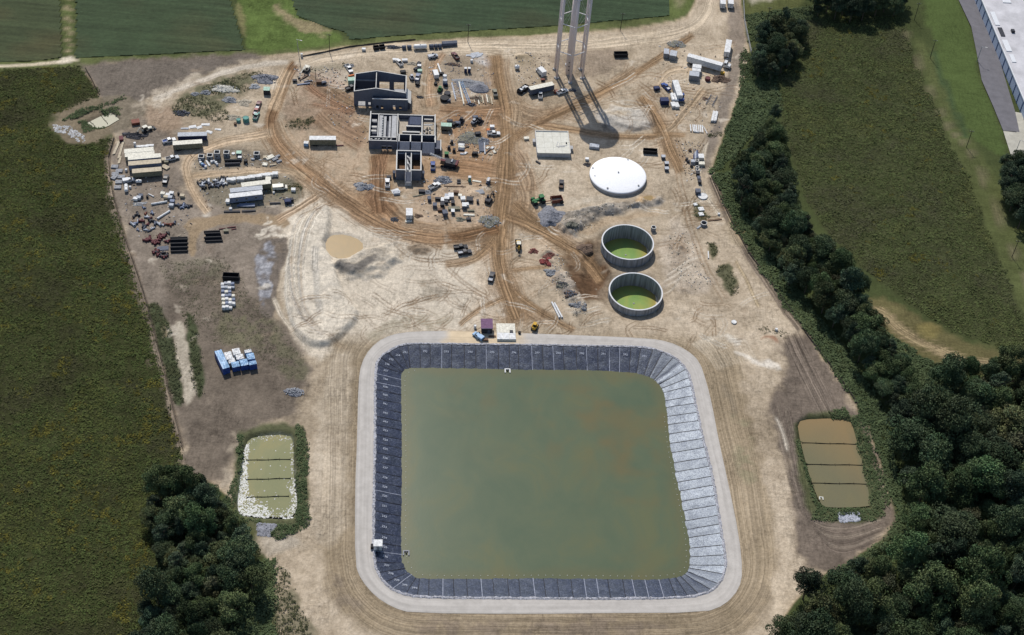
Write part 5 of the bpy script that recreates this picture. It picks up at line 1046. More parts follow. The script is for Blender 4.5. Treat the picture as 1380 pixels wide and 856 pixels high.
for x0, x1 in ((W*.36, W*.36+.3), (W*.62-.3, W*.62)): MB().add([(x0, 0, -.2), (x1, 0, -.2), (x1, 0, HC-.3), (x0, 0, HC-.3), (x0, -3.4, -.2), (x1, -3.4, -.2), (x1, -3.4, 2.6), (x0, -3.4, 2.6)], [(0, 1, 2, 3), (7, 6, 5, 4), (0, 3, 7, 4), (2, 1, 5, 6), (3, 2, 6, 7), (1, 0, 4, 5)]).build('chute_side', M_CONC, t)
MB().add([(W*.37+.2, .2, HC-1.0), (W*.61-.2, .2, HC-1.0), (W*.61-.2, -3.4, 2.0), (W*.37+.2, -3.4, 2.0), (W*.37+.2, .2, HC-1.25), (W*.61-.2, .2, HC-1.25), (W*.61-.2, -3.4, 1.75), (W*.37+.2, -3.4, 1.75)], [(3, 2, 1, 0), (4, 5, 6, 7), (0, 1, 5, 4), (2, 3, 7, 6), (1, 2, 6, 5), (3, 0, 4, 7)]).build('chute_floor', M_BLK, t)
MB().box(W*.49, -3.5, .9, W*.27, .3, 2.2).build('chute_front', M_CONC, t)
for x, z in ((-.7, 1.4), (W+.7, 1.6)): b = MB(); b.box(x, 1.6, z, 1.0, 1.6, 2.8); b.box(x, 1.6, z+1.5, 1.2, 1.8, .12); b.build('side_box', M_BLKD, t)

# --- low concrete box with lid beside the haul road
HL = 2.1
c, L, a = seg('W5', 156, 306, 457, 311, HL); org = c-np.array([math.cos(a), math.sin(a), 0])*L/2; org[2] = 0
t = thing('concrete_chamber', 'low square concrete chamber with pale slab lid below the tower', 'chamber', org[0], org[1], 0, a); D4 = at_local('W5', 150, 112, HL, org, a)[1]
MB().box(L/2, D4/2, HL/2-.25, L-.2, D4-.2, HL+.3).build('wall', M_CONC, t); M_LID = mat('pale_lid', A(222, 220, 208), .9, .12, .7, dirt=A(180, 170, 140))
for i in range(4):
    for j in range(4): MB().box(L*(i+.5)/4, D4*(j+.5)/4, HL+.02+.012*((i+j) % 2), L/4-.06, D4/4-.06, .2).build('lid_slab', M_LID, t)
for x, y, sx, sy in ((.17, D4/2, .3, D4+.1), (L-.17, D4/2, .3, D4+.1), (L/2, D4-.17, L-.7, .3)): MB().box(x, y, HL+.3, sx, sy, .35).build('kerb', M_WTOP, t)
for x, y, rz in ((L*.62, D4*.42, 1.3), (L*.68, D4*.36, 1.35), (L*.72, D4*.30, 0), (L*.8, D4*.34, .1)): MB().box(x, y, HL+.22, 3.2, .3, .14, rz).build('lid_board', M_WTOP, t)
for x, y in ((-.6, D4*.62), (L+.7, D4*.33)): b = MB(); b.box(x, y, .8, 1.0, 1.9, 1.6); b.box(x, y, 1.66, 1.15, 2.05, .12); b.build('side_box', M_CONC, t)
for x, y in ((L*.9, D4*.45),): MB().box(x, y, HL+.4, .5, .5, .5).build('hatch', M_DARK, t)

# --- water tower: its head stands above the frame and throws the round shadow
M_TOWER = mat('tower_paint', A(244, 230, 226), .6, .05); base = at('W1', 330, 712)
t = thing('water_tower', 'tall water tower on six legs round a thick riser column', 'water tower', base[0], base[1], 0, 0)
ZT = TOWER_Z; RL, RB2 = 6.6, 7.6
MB().cyl((0, 0, -.2), (0, 0, ZT-3.5), 1.5, 1.5, 20).build('riser', M_TOWER, t, True)
ang0 = math.atan2(*(lambda w: (w[1], w[0]))((at('W1', 345, 800)-base)[:2]))
for i in range(6):
    q = ang0+i*math.pi/3; MB().cyl((RL*math.cos(q), RL*math.sin(q), -.2), (RL*math.cos(q), RL*math.sin(q), ZT-1), .52, n=14).build('leg', M_TOWER, t, True)
    MB().box(RL*math.cos(q), RL*math.sin(q), .25, 1.7, 1.7, .7, q).build('footing', M_CONC, t)
M_ROD = mat('strut_paint', A(226, 226, 228), .5, .05)
zl = [14.2, 28.4, 42.0]
for z in zl:
    for i in range(6):
        p, q = ang0+i*math.pi/3, ang0+(i+1)*math.pi/3; MB().cyl((RL*math.cos(p), RL*math.sin(p), z), (RL*math.cos(q), RL*math.sin(q), z), .2, n=8).build('strut', M_ROD, t)
for z0, z1 in zip([.5]+zl[:-1], zl):
    for i in range(6):
        p, q = ang0+i*math.pi/3, ang0+(i+1)*math.pi/3
        for s in (0, 1): MB().cyl((RL*math.cos(p), RL*math.sin(p), z0 if s else z1), (RL*math.cos(q), RL*math.sin(q), z1 if s else z0), .04, n=5).build('brace_rod', M_ROD, t)
MB().lathe([(1.4, ZT-4.5), (4.5, ZT-4.1), (6.6, ZT-2.8), (RB2, ZT-.8), (RB2, ZT+.8), (6.8, ZT+2.8), (4.6, ZT+4.1), (2, ZT+4.7), (.01, ZT+4.8)], 40).build('tank', M_TOWER, t, True)
MB().lathe([(RB2, ZT-.5), (RB2+.9, ZT-.5), (RB2+.9, ZT-.4), (RB2, ZT-.4)], 40).build('balcony', M_ROD, t)
for z in (3.0, 5.0, 7.0): MB().box(-.2, -1.51, z, .5, .12, .5).build('access_plate', M_DARK, t)

# --- warehouse at the top right corner
M_BW = mat('blue_cladding', A(170, 184, 206), .6, .06); M_BWD = mat('blue_trim', A(84, 104, 142), .6, .1); M_ROOF = mat('pale_roof', A(206, 204, 206), .9, .16, .12)
wb = [at('U4', *q) for q in ((150, -180), (215, 82), (300, 266), (385, 470), (470, 700), (560, 960))]
d_ = wb[4]-wb[1]; a = math.atan2(d_[1], d_[0]); o_ = wb[1]-d_/np.linalg.norm(d_)*70; HW = 6.0; LW = 175
t = thing('warehouse', 'long warehouse with pale flat roof and blue wall at top right', 'building', o_[0], o_[1], 0, a)   # local x runs down the wall, +y to the right-hand side
MB().box(LW/2, 35, HW/2-.2, LW, 69.4, HW+.2).build('wall', M_BW, t); MB().box(LW/2, 35, HW+.02, LW-.6, 69.0, .3).build('roof', M_ROOF, t)
for y in (.15, 69.85): MB().box(LW/2, y, HW+.2, LW+.2, .4, .55).build('parapet', mat('white_trim', A(226, 228, 230), .7, .06), t)
n = int(LW/6.5)
for i in range(n+1): MB().box(i*6.5, .2, HW/2-.1, .5, .3, HW+.1).build('pilaster', M_BWD, t)
for i in range(n):
    MB().box(i*6.5+3.25, .27, HW/2, 5.6, .12, HW-.6).build('wall_panel', M_BW, t)
rg = random.Random(4)
for i in range(14):
    x, y = rg.uniform(30, LW-5), rg.uniform(6, 34); b = MB(); s = rg.uniform(.8, 1.6); b.box(x, y, HW+.7, s*1.3, s, .9); b.box(x, y, HW+1.2, s*1.1, s*.8, .14); b.build('roof_unit', (M_DARK, M_STEEL)[i % 2], t)
for x, y, sx, sy, m in ((86, 2.6, 11, 2.2, 'white_trim'), (97, 3.0, 7, 2.0, 'dark_metal'), (108, 2.8, 9, 2.6, 'white_trim'), (70, 12, 4, 4, 'white_trim'), (118, 3, 6, 2, 'white_trim')): MB().box(x, y, HW+.32, sx, sy, .34).build('roof_patch', _M[m], t)
for i in range(26): s = rg.uniform(.7, 1.5); MB().box(60+i*2.2, -1.1-rg.uniform(0, .8), .3, s*1.3, s, .6, rg.uniform(0, 3), (.8, .8)).build('wall_bollard_block', mat('tan_block', A(190, 176, 148), .9, .2), t)
M_ASPH = mat('asphalt', A(118, 116, 120), .95, .1, .3)
sheet('service_road', [(1284, -60), (1300, -60), (1319, 14), (1334, 48), (1348, 84), (1368, 150), (1374, 178), (1352, 176), (1338, 142), (1323, 108), (1316, 70), (1309, 36), (1292, 0)], .62, M_ASPH, 'grey asphalt service road along the blue warehouse wall', 'road', sm=0)
sheet('concrete_pad', [(1352, 176.5), (1370, 178.5), (1366, 150.5), (1420, 160), (1420, 260), (1385, 246), (1362, 208)], .60, mat('pad', A(190, 186, 172), .9, .12, .3), 'pale concrete pad at the end of the service road', 'pavement', sm=0)

# ------------------------------------------------------------------ poles and fences
M_POLE = mat('dark_wood', A(70, 62, 56), .9, .2); M_GALV = mat('galvanised', A(186, 190, 194), .5, .1, 1, .4)
def pole(F, X, Y, h, label, arm=True, lean=(0, 0), light=False):
    w = at(F, X, Y); t = thing('utility_pole', label, 'pole', w[0], w[1]); MB().cyl((0, 0, -.4), (lean[0], lean[1], h), .16, .11, 8).build('post', M_GALV if light else M_POLE, t)
    if arm: MB().box(lean[0], lean[1], h-.6, 1.9, .14, .16).build('crossarm', M_POLE, t); [MB().cyl((lean[0]+s*.8, lean[1], h-.5), (lean[0]+s*.8, lean[1], h-.15), .08, .05, 6).build('insulator', M_WTOP, t) for s in (-1, 0.2, 1)]
    if light: b = MB(); b.cyl((lean[0], lean[1], h-.15), (lean[0]+1.6, lean[1]-.5, h), .06, n=6); b.build('arm', M_GALV, t); b = MB(); b.box(lean[0]+1.9, lean[1]-.6, h, .9, .4, .16, -.3); b.build('lamp_head', M_WTOP, t)
    return t
pole('Y1', 180, 222, 10.4, 'leftmost dark pole with white lamp by the top road', False, (-.6, -.6), True)
pole('Y1', 490, 156, 9.6, 'slim dark pole by the top road above the gabled shell', True)
pole('U3', 1086, 186, 9.5, 'dark pole beside the pipe row at the top road', True)
pole('W1', 826, 292, 9.5, 'dark pole right of the water tower at the road edge', True, (.3, 0))
pole('V7', 903, 280, 10, 'thin pole by the mown track right of the weedy field', True)
pole('V7', 1128, 298, 8.5, 'lamp post on the service road kerb', False, (0, 0), True)
pole('V7', 1078, 708, 9, 'pole where the mown tracks meet near the lawn', True)
pole('V7', 1308, 750, 8.5, 'lamp post beside the concrete pad', False, (0, 0), True)
pole('V7', 828, 96, 9.5, 'pole at the top corner of the lawn', True)
pole('V8', 928, 326, 9, 'pole beside the track at the right edge', True)
pole('T7', 540, 128, 9, 'pole in the undergrowth above the upper clump', True)
pole('p', 1386, 195, 8, 'lamp post right of the pad', False, (0, 0), True)
M_SILT = mat('silt_cloth', A(92, 84, 76), .9, .25)
def fence(pts, h, label, step=2.6, mesh=False):
    w = [P(*q) for q in pts]; t = thing('silt_fence', label, 'fence', w[0][0], w[0][1], 0); o = np.array(t.location); vs = []; s = 0
    P_ = []
    for a_, b_ in zip(w[:-1], w[1:]):
        n = max(1, int(np.hypot(*(b_-a_)[:2])/step)); P_ += [a_+(b_-a_)*i/n for i in range(n)]
    P_.append(w[-1]); b = MB(); vs = []
    for i, p in enumerate(P_):
        z = gz(p[0], p[1]); d = P_[min(i+1, len(P_)-1)]-P_[max(i-1, 0)]; d = d/np.linalg.norm(d); nrm = np.array([-d[1], d[0], 0])*.035; hh = h-(.15 if i % 3 == 1 else 0)
        q = np.array([p[0], p[1], z])-o; vs += [q-nrm-(0, 0, .2), q-nrm+(0, 0, hh), q+nrm+(0, 0, hh), q+nrm-(0, 0, .2)]
    n = len(P_); b.add(vs, [(4*i+k, 4*i+(k+1) % 4, 4*i+4+(k+1) % 4, 4*i+4+k) for i in range(n-1) for k in range(4)]).build('cloth', M_GALV if mesh else M_SILT, t)
    pm = MB().cyl((0, 0, -.3), (0, 0, h+.2), .05, n=6).mesh('post'); pm.materials.append(M_POST)
    for p in P_[::2]: part('post', pm, t).location = np.array([p[0], p[1], gz(p[0], p[1])])-o+np.array([.08, -.08, 0])
fence([(154, 186), (146, 213), (149, 250), (167, 318), (194, 395), (218, 488), (246, 606)], .85, 'low silt fence between left weed field and the yard')
fence([(115, 92), (123, 106), (134, 128)], .8, 'short silt fence by the bare soil at upper left')
fence([(958, 238), (985, 298), (1008, 340), (1040, 383), (1070, 424)], .8, 'silt fence at the foot of the tree belt')
fence([(1084, 447), (1112, 484), (1140, 522), (1156, 546)], .85, 'silt fence between brown soil and green strip')
fence([(1001, -8), (1003, 30), (1012, 72)], 1.7, 'pale chain fence at the top right corner of the site', 3, True)
fence([(405, 77), (480, 62), (560, 54)], .7, 'silt fence along the crop edge above the top road')
# ------------------------------------------------------------------ builders for site things
COLS = dict(white=(232, 232, 230), cream=(234, 229, 212), tan=(198, 184, 158), grey=(150, 152, 156), dark=(58, 58, 64), black=(34, 34, 38), blue=(52, 82, 150), navy=(40, 52, 92), red=(150, 52, 48), rust=(128, 74, 58), yellow=(212, 168, 60),
            green=(60, 120, 72), teal=(98, 156, 146), palegreen=(176, 206, 186), orange=(214, 120, 62), brown=(110, 84, 64), silver=(186, 190, 196), purple=(128, 92, 124), slate=(92, 98, 112), bluegrey=(128, 138, 160), olive=(132, 128, 108), lightblue=(150, 186, 220), maroon=(104, 52, 56))
WORD = dict(tan='tan', dark='dark grey', palegreen='pale green', rust='rusty', bluegrey='blue-grey', slate='slate grey', lightblue='light blue', olive='olive grey')
def cm(c, gloss=False): return mat(('gloss_' if gloss else 'paint_')+c, tuple(min(.8, x) for x in A(*COLS[c])), .35 if gloss else .7, .10 if gloss else .2, 1.3)
def cw(c): return WORD.get(c, c)
M_TYRE = mat('tyre', (.02, .02, .022), .9, .2); M_GLASS = mat('dark_glass', (.02, .025, .03), .15, .1, 1, 0, 0, .6)
_W = {}
def wheel_mesh(r, w):
    if (r, w) not in _W:
        me = MB().cyl((0, -w/2, 0), (0, w/2, 0), r, n=12).cyl((0, -w/2-.02, 0), (0, w/2+.02, 0), r*.5, n=8).mesh('wheel'); me.materials.append(M_TYRE); _W[(r, w)] = me
    return _W[(r, w)]
def wheels(t, xs, y, r=.38, w=.26):
    for x in xs:
        for s in (-1, 1): part('wheel', wheel_mesh(r, w), t).location = (x, s*y, r)
def head(F, X, Y, X2, Y2, z=0.0):
    a, b = at(F, X, Y, z), at(F, X2, Y2, z); return a, math.atan2(b[1]-a[1], b[0]-a[0])
def pickup(F, X, Y, X2, Y2, c, label, group='cars and pickups on the site', load=None, auto=False):
    w, a = head(F, X, Y, X2, Y2); t = thing('pickup_truck', label, 'pickup', w[0], w[1], None, a, group, auto); m = cm(c, True)
    b = MB(); b.prism([(-2.75, .45), (2.55, .45), (2.72, .62), (2.68, 1.0), (1.35, 1.1), (-2.75, 1.08)], -.94, .94); b.build('body', m, t)
    cb = MB(); cb.add([(-.75, -.9, 1.1), (1.3, -.9, 1.1), (1.3, .9, 1.1), (-.75, .9, 1.1), (-.6, -.72, 1.78), (.65, -.72, 1.78), (.65, .72, 1.78), (-.6, .72, 1.78)], [(4, 5, 6, 7), (0, 1, 5, 4), (1, 2, 6, 5), (2, 3, 7, 6), (3, 0, 4, 7)]); cb.build('cab_glass', M_GLASS, t)
    MB().box(0.02, 0, 1.8, 1.3, 1.5, .07).build('cab_roof', m, t)
    for s in (-1, 1): MB().box(-1.75, s*.86, 1.24, 1.95, .12, .34).build('bed_side', m, t)
    MB().box(-2.72, 0, 1.22, .1, 1.6, .36).build('tailgate', m, t); MB().box(-1.75, 0, 1.1, 1.85, 1.56, .03).build('bed_floor', cm(load) if load else M_DARK, t)
    MB().box(2.74, 0, .62, .12, 1.8, .2).build('bumper', M_STEEL, t); wheels(t, (-1.7, 1.75), .86); return t
def van(F, X, Y, X2, Y2, c, label, L=5.6, h=2.4, w_=2.0, group='cars and pickups on the site'):
    w, a = head(F, X, Y, X2, Y2); t = thing('van', label, 'van', w[0], w[1], None, a, group); m = cm(c, True); f = L/2
    MB().prism([(-f, .4), (f, .4), (f, 1.0), (f-.9, 1.2), (f-1.5, h-.05), (f-1.7, h), (-f, h)], -w_/2, w_/2).build('body', m, t)
    MB().add([(f-.88, -w_/2+.1, 1.24), (f-.88, w_/2-.1, 1.24), (f-1.44, w_/2-.1, h-.1), (f-1.44, -w_/2+.1, h-.1)], [(0, 1, 2, 3)]).build('windscreen', M_GLASS, t)
    for s in (-1, 1): MB().box(f-1.9, s*(w_/2+.005), 1.65, .9, .03, .6).build('side_window', M_GLASS, t)
    wheels(t, (-f+1.1, f-1.0), w_/2-.1); return t
def box_trailer(F, x1, y1, x2, y2, c, rc, label, h=3.1, w_=2.5, wheeled=True, low=.75, doors='x', windows=0, group='trailers and containers on the site', bogie=-.36, ribs=8):
    cc, L, a = seg(F, x1, y1, x2, y2, h); t = thing('box_trailer' if wheeled else 'container', label, 'trailer' if wheeled else 'container', cc[0], cc[1], None, a, group)
    z0 = low if wheeled else .12; m, rm = cm(c), cm(rc)
    MB().box(0, 0, (z0+h-.1)/2, L, w_, h-.1-z0).build('body', m, t)
    ro = MB(); ro.box(0, 0, h-.03, L+.1, w_+.1, .14)
    ro.build('roof', rm, t)
    for i in range(1, 4): MB().box(-L/2+L*i/4, 0, h+.045, .12, w_-.2, .02).build('roof_seam', rm, t)
    for s in (-1, 1):
        for i in range(ribs+1): MB().box(-L/2+L*i/ribs*(1-.01)+.05, s*(w_/2+.02), (z0+h)/2-.05, .1, .05, h-z0-.3).build('side_post', m, t)
    for y in (-w_/4, w_/4): d = MB().box(L/2+.02, y, (z0+h)/2-.05, .06, w_/2-.12, h-z0-.35).build('door', rm, t); MB().box(L/2+.07, y*.3, (z0+h)/2, .04, .06, 1.2).build('door_bar', M_STEEL, d)
    for i in range(windows): x = -L/2+L*(i+.7)/(windows+.4); f = MB().box(x, -w_/2-.05, z0+1.3, 1.1, .05, .75).build('window', M_WTOP, t); MB().box(x, -w_/2-.085, z0+1.3, .95, .03, .6).build('pane', M_GLASS, f)
    if wheeled:
        wheels(t, (bogie*L, bogie*L+1.15), w_/2-.25, .45, .4)
        for s in (-1, 1): MB().box(L*.3, s*.7, z0/2, .14, .14, z0).build('landing_leg', M_DARK, t)
        MB().box(0, 0, z0-.1, L*.9, .9, .2).build('chassis', M_DARK, t)
    return t
def semi_cab(F, X, Y, X2, Y2, c, label):
    w, a = head(F, X, Y, X2, Y2); t = thing('truck_tractor', label, 'truck', w[0], w[1], None, a); m = cm(c, True)
    MB().box(-.6, 0, .75, 5.6, .9, .3).build('chassis', M_DARK, t)
    MB().prism([(-.4, .7), (2.6, .7), (2.6, 1.75), (1.25, 1.95), (.9, 3.0), (-.4, 3.1)], -1.15, 1.15).build('cab', m, t)
    MB().add([(1.30, -1.0, 2.0), (1.30, 1.0, 2.0), (.96, 1.0, 2.95), (.96, -1.0, 2.95)], [(0, 1, 2, 3)]).build('windscreen', M_GLASS, t)
    for s in (-1, 1): MB().box(.35, s*1.16, 2.35, .9, .03, .7).build('side_window', M_GLASS, t); MB().cyl((-.6, s*.9, .9), (-.6, s*.9, 3.4), .09, n=6).build('exhaust', M_STEEL, t)
    MB().box(2.65, 0, .75, .15, 2.2, .4).build('bumper', M_STEEL, t); wheels(t, (-2.6, -1.4, 2.0), .98, .5, .32)
def dumpster(F, x1, y1, x2, y2, c, label, h=1.7, w_=2.4, load=None, z=None):
    cc, L, a = seg(F, x1, y1, x2, y2, h); t = thing('roll_off_container', label, 'dumpster', cc[0], cc[1], None, a); m = cm(c)
    MB().box(0, 0, .25, L, w_, .3).build('floor', m, t)
    for s in (-1, 1):
        MB().box(0, s*(w_/2-.05), h/2+.15, L-.22, .1, h-.25).build('side', m, t); MB().box(s*(L/2-.05), 0, h/2+.15, .1, w_, h-.25).build('end', m, t); MB().box(0, s*(w_/2-.05), h+.06, L, .16, .1).build('rim', m, t)
        for i in range(6): MB().box(-L/2+.6+i*(L-1.2)/5, s*(w_/2+.04), h/2+.1, .1, .08, h-.4).build('rib', m, t)
    wheels(t, (-L/2+.5, L/2-.5), w_/2-.4, .16, .2)
    if load: b = MB(); rg = random.Random(1); [b.box(rg.uniform(-L/2+.8, L/2-.8), rg.uniform(-.6, .6), h-.2+rg.uniform(0, .3), rg.uniform(.5, 1.3), rg.uniform(.4, .8), .5, rg.uniform(0, 3)) for _ in range(12)]; b.build('load', cm(load), t)
def toilet(F, X, Y, c, label, group='portable toilets', auto=False, rz=0.1):
    w = at(F, X, Y); t = thing('portable_toilet', label, 'toilet', w[0], w[1], None, rz, group, auto); m = cm(c)
    MB().box(0, 0, 1.1, 1.15, 1.15, 2.2).build('cabin', m, t); MB().prism([(-.64, 2.2), (.64, 2.2), (.5, 2.42), (-.5, 2.42)], -.64, .64).build('roof', cm('white'), t)
    d = MB().box(0, -.6, 1.05, .8, .06, 1.9).build('door', m, t); MB().box(.3, -.65, 1.1, .06, .05, .2).build('handle', M_STEEL, d); MB().box(0, 0, .06, 1.3, 1.3, .16).build('skid', M_DARK, t)
def precast(F, X, Y, label, s=2.4, h=1.8, rz=0.1, c='grey', group='precast concrete boxes', round_=False, auto=False):
    w = at(F, X, Y, h); t = thing('precast_ring' if round_ else 'precast_box', label, 'precast unit', w[0], w[1], None, rz, group, auto); m = cm(c)
    if round_:
        MB().lathe([(s/2, 0), (s/2, h), (s/2-.2, h), (s/2-.2, .1)], 24).build('wall', m, t); MB().lathe([(s/2+.03, h-.12), (s/2+.03, h+.03), (s/2-.22, h+.03), (s/2-.22, h-.12)], 24).build('rim', M_WTOP, t); MB().cyl((0, 0, 0), (0, 0, .12), s/2-.22, n=20).build('floor', M_DARK, t); return
    for k in (-1, 1): MB().box(k*(s/2-.12), 0, h/2, .24, s, h).build('wall', m, t); MB().box(0, k*(s/2-.12), h/2, s-.48, .24, h-.01).build('wall', m, t)
    for k in (-1, 1): MB().box(k*(s/2-.12), 0, h+.03, .25, s+.02, .07).build('rim', M_WTOP, t); MB().box(0, k*(s/2-.12), h+.03, s-.5, .25, .068).build('rim', M_WTOP, t)
    MB().box(0, 0, .1, s-.3, s-.3, .2).build('floor', M_DARK, t); MB().cyl((0, -s/2-.03, h*.5), (0, -s/2+.02, h*.5), .35, n=12).build('pipe_knockout', M_DARK, t)
def pipe(F, x1, y1, x2, y2, r, c, label, group=None, z=None, name='pipe', auto=True, t=None, bell=True):
    cc, L, a = seg(F, x1, y1, x2, y2, 2*r if z is None else z+r); o = thing(name, label, 'pipe', cc[0], cc[1], gz(cc[0], cc[1])+(z or 0), a, group, auto); m = cm(c)
    MB().pipe((-L/2, 0, r), (L/2, 0, r), r, max(.03, r*.12), 14).build('barrel', m, o, False)
    if bell: MB().pipe((L/2-.35, 0, r), (L/2+.02, 0, r), r*1.07, r*.1, 14).build('bell_end', m, o)
    for x in (-L*.3, L*.3): MB().box(x, 0, -.01, .15, r*2.2, .08).build('dunnage', cm('tan'), o)
    return o
def beam(F, x1, y1, x2, y2, w_, h, c, label, group=None, cat='beam', auto=True, kind='ibeam', z=0.0, name='steel_beam'):
    cc, L, a = seg(F, x1, y1, x2, y2, h); o = thing(name, label, cat, cc[0], cc[1], gz(cc[0], cc[1])+z, a, group, auto); m = cm(c)
    if kind == 'ibeam':
        MB().box(0, 0, .05, L, w_, .06).build('flange', m, o); MB().box(0, 0, h-.03, L, w_, .06).build('flange', m, o); MB().box(0, 0, h/2, L-.01, .06, h-.1).build('web', m, o)
    elif kind == 'truss':
        for y in (-w_/2, w_/2): MB().box(0, y, h, L, .14, .14).build('chord', m, o); MB().box(0, y, .1, L, .14, .14).build('chord', m, o)
        n = max(4, int(L/1.2))
        b = MB(); [b.box(-L/2+L*(i+.5)/n, 0, h+(.02 if i % 2 else 0), .1, w_*1.1, .08, .5 if i % 2 else -.5) for i in range(n)]; b.build('lacing', m, o)
        b = MB(); [b.box(-L/2+L*i/n, s*w_/2, h/2, .08, .08, h) for i in range(n+1) for s in (-1, 1)]; b.build('strut', m, o)
    else:
        n = max(1, int(w_/.3)); [MB().box(0, -w_/2+w_*(i+.5)/n, h/2-.02*(i % 2), L*(1-.04*(i % 3)), w_/n-.02, h).build('plank', m, o) for i in range(n)]
    return o
def pallet_load(F, X, Y, c, label, s=1.3, h=1.1, rz=0.0, group=None, auto=True, c2=None, wrapped=True, l=None):
    w = at(F, X, Y, h*.7); o = thing('pallet_load', label, 'pallet', w[0], w[1], None, rz, group, auto); l = l or s
    [MB().box(0, y, .07, l, .14, .13).build('pallet_board', cm('tan'), o) for y in (-s/2+.1, 0, s/2-.1)]
    m = cm(c); n = 3
    for i in range(n): MB().box(.02*(i % 2), 0, .16+h*(i+.5)/n, l-.06*(i % 2), s-.05*((i+1) % 2), h/n-.015, .01*i).build('layer', cm(c2) if c2 and i == n-1 else m, o)
    MB().box(0, 0, .17+h, l*.82, s*.8, .05, 0, (.9, .9)).build('top_sheet', cm(c2 or c), o); return o
def crate(F, X, Y, c, label, sx=1.6, sy=1.3, h=1.2, rz=0.0, group=None, auto=True, lid=None, name='crate', cat='crate'):
    w = at(F, X, Y, h*.7); o = thing(name, label, cat, w[0], w[1], None, rz, group, auto); m = cm(c)
    MB().box(0, 0, h/2+.1, sx, sy, h-.1).build('box', m, o); MB().box(0, 0, h+.09, sx+.1, sy+.1, .1).build('lid', cm(lid or c), o)
    for s in (-1, 1): MB().box(0, s*sy*.33, .06, sx, .14, .12).build('skid', cm('brown'), o); MB().box(s*sx*.3, -sy/2-.03, h/2+.1, .12, .06, h-.2).build('batten', m, o)
    return o
def fitting(F, X, Y, c, label, s=.8, group=None, auto=True, rz=0.0):
    w = at(F, X, Y); o = thing('pipe_fitting', label, 'pipe fitting', w[0], w[1], None, rz, group, auto); m = cm(c); r = s*.28
    MB().pipe((-s*.8, 0, r*1.3), (s*.8, 0, r*1.3), r, r*.25, 10).build('barrel', m, o); MB().cyl((0, 0, r*1.3), (0, s*.75, r*1.3), r*.9, n=10).build('branch', m, o)
    for x in (-s*.8, s*.8): MB().pipe((x-.05, 0, r*1.3), (x+.05, 0, r*1.3), r*1.4, r*.6, 10).build('flange', m, o)
    return o
def slab(F, X, Y, c, label, sx=2.2, sy=1.3, h=.35, rz=0.0, group=None, auto=True, cat='slab'):
    w = at(F, X, Y, h); o = thing('precast_slab', label, cat, w[0], w[1], None, rz, group, auto); MB().box(0, 0, h/2+.1, sx, sy, h, 0, (.95, .93)).build('slab', cm(c), o)
    for x in (-sx*.3, sx*.3): MB().box(x, 0, .05, .15, sy*.9, .1).build('dunnage', cm('brown'), o); MB().pipe((x, -.06, h+.16), (x, .06, h+.16), .12, .03, 8).build('lifting_eye', M_DARK, o)
    return o
def tank(F, x1, y1, x2, y2, r, c, label, group=None, auto=False):
    cc, L, a = seg(F, x1, y1, x2, y2, r*1.6); o = thing('storage_tank', label, 'tank', cc[0], cc[1], None, a, group, auto); m = cm(c, True); z = r+.3
    b = MB(); n = 16; prof = [(0.02, -L/2), (r*.6, -L/2+.08), (r*.92, -L/2+.25), (r, -L/2+.5), (r, L/2-.5), (r*.92, L/2-.25), (r*.6, L/2-.08), (.02, L/2)]
    vs = [(x, q*math.cos(2*math.pi*i/n), z+q*math.sin(2*math.pi*i/n)) for q, x in prof for i in range(n)]; b.add(vs, [(k*n+i, k*n+(i+1) % n, (k+1)*n+(i+1) % n, (k+1)*n+i) for k in range(len(prof)-1) for i in range(n)]); b.build('shell', m, o, True)
    for x in (-L*.28, L*.28): MB().box(x, 0, .3, .25, r*1.5, .6).build('saddle', M_DARK, o)
    MB().cyl((0, 0, z+r-.03), (0, 0, z+r+.2), .22, n=10).build('manway', M_STEEL, o)
def drum(F, X, Y, c, label, r=.45, h=1.1, group=None, auto=True):
    w = at(F, X, Y, h*.6); o = thing('drum', label, 'drum', w[0], w[1], None, 0, group, auto); MB().lathe([(.01, 0), (r, 0), (r, h), (r-.05, h), (r-.05, h-.06), (.01, h-.06)], 14).build('shell', cm(c), o)
    for z in (h*.33, h*.66): MB().lathe([(r, z-.04), (r+.04, z), (r, z+.04)], 14).build('hoop', cm(c), o)
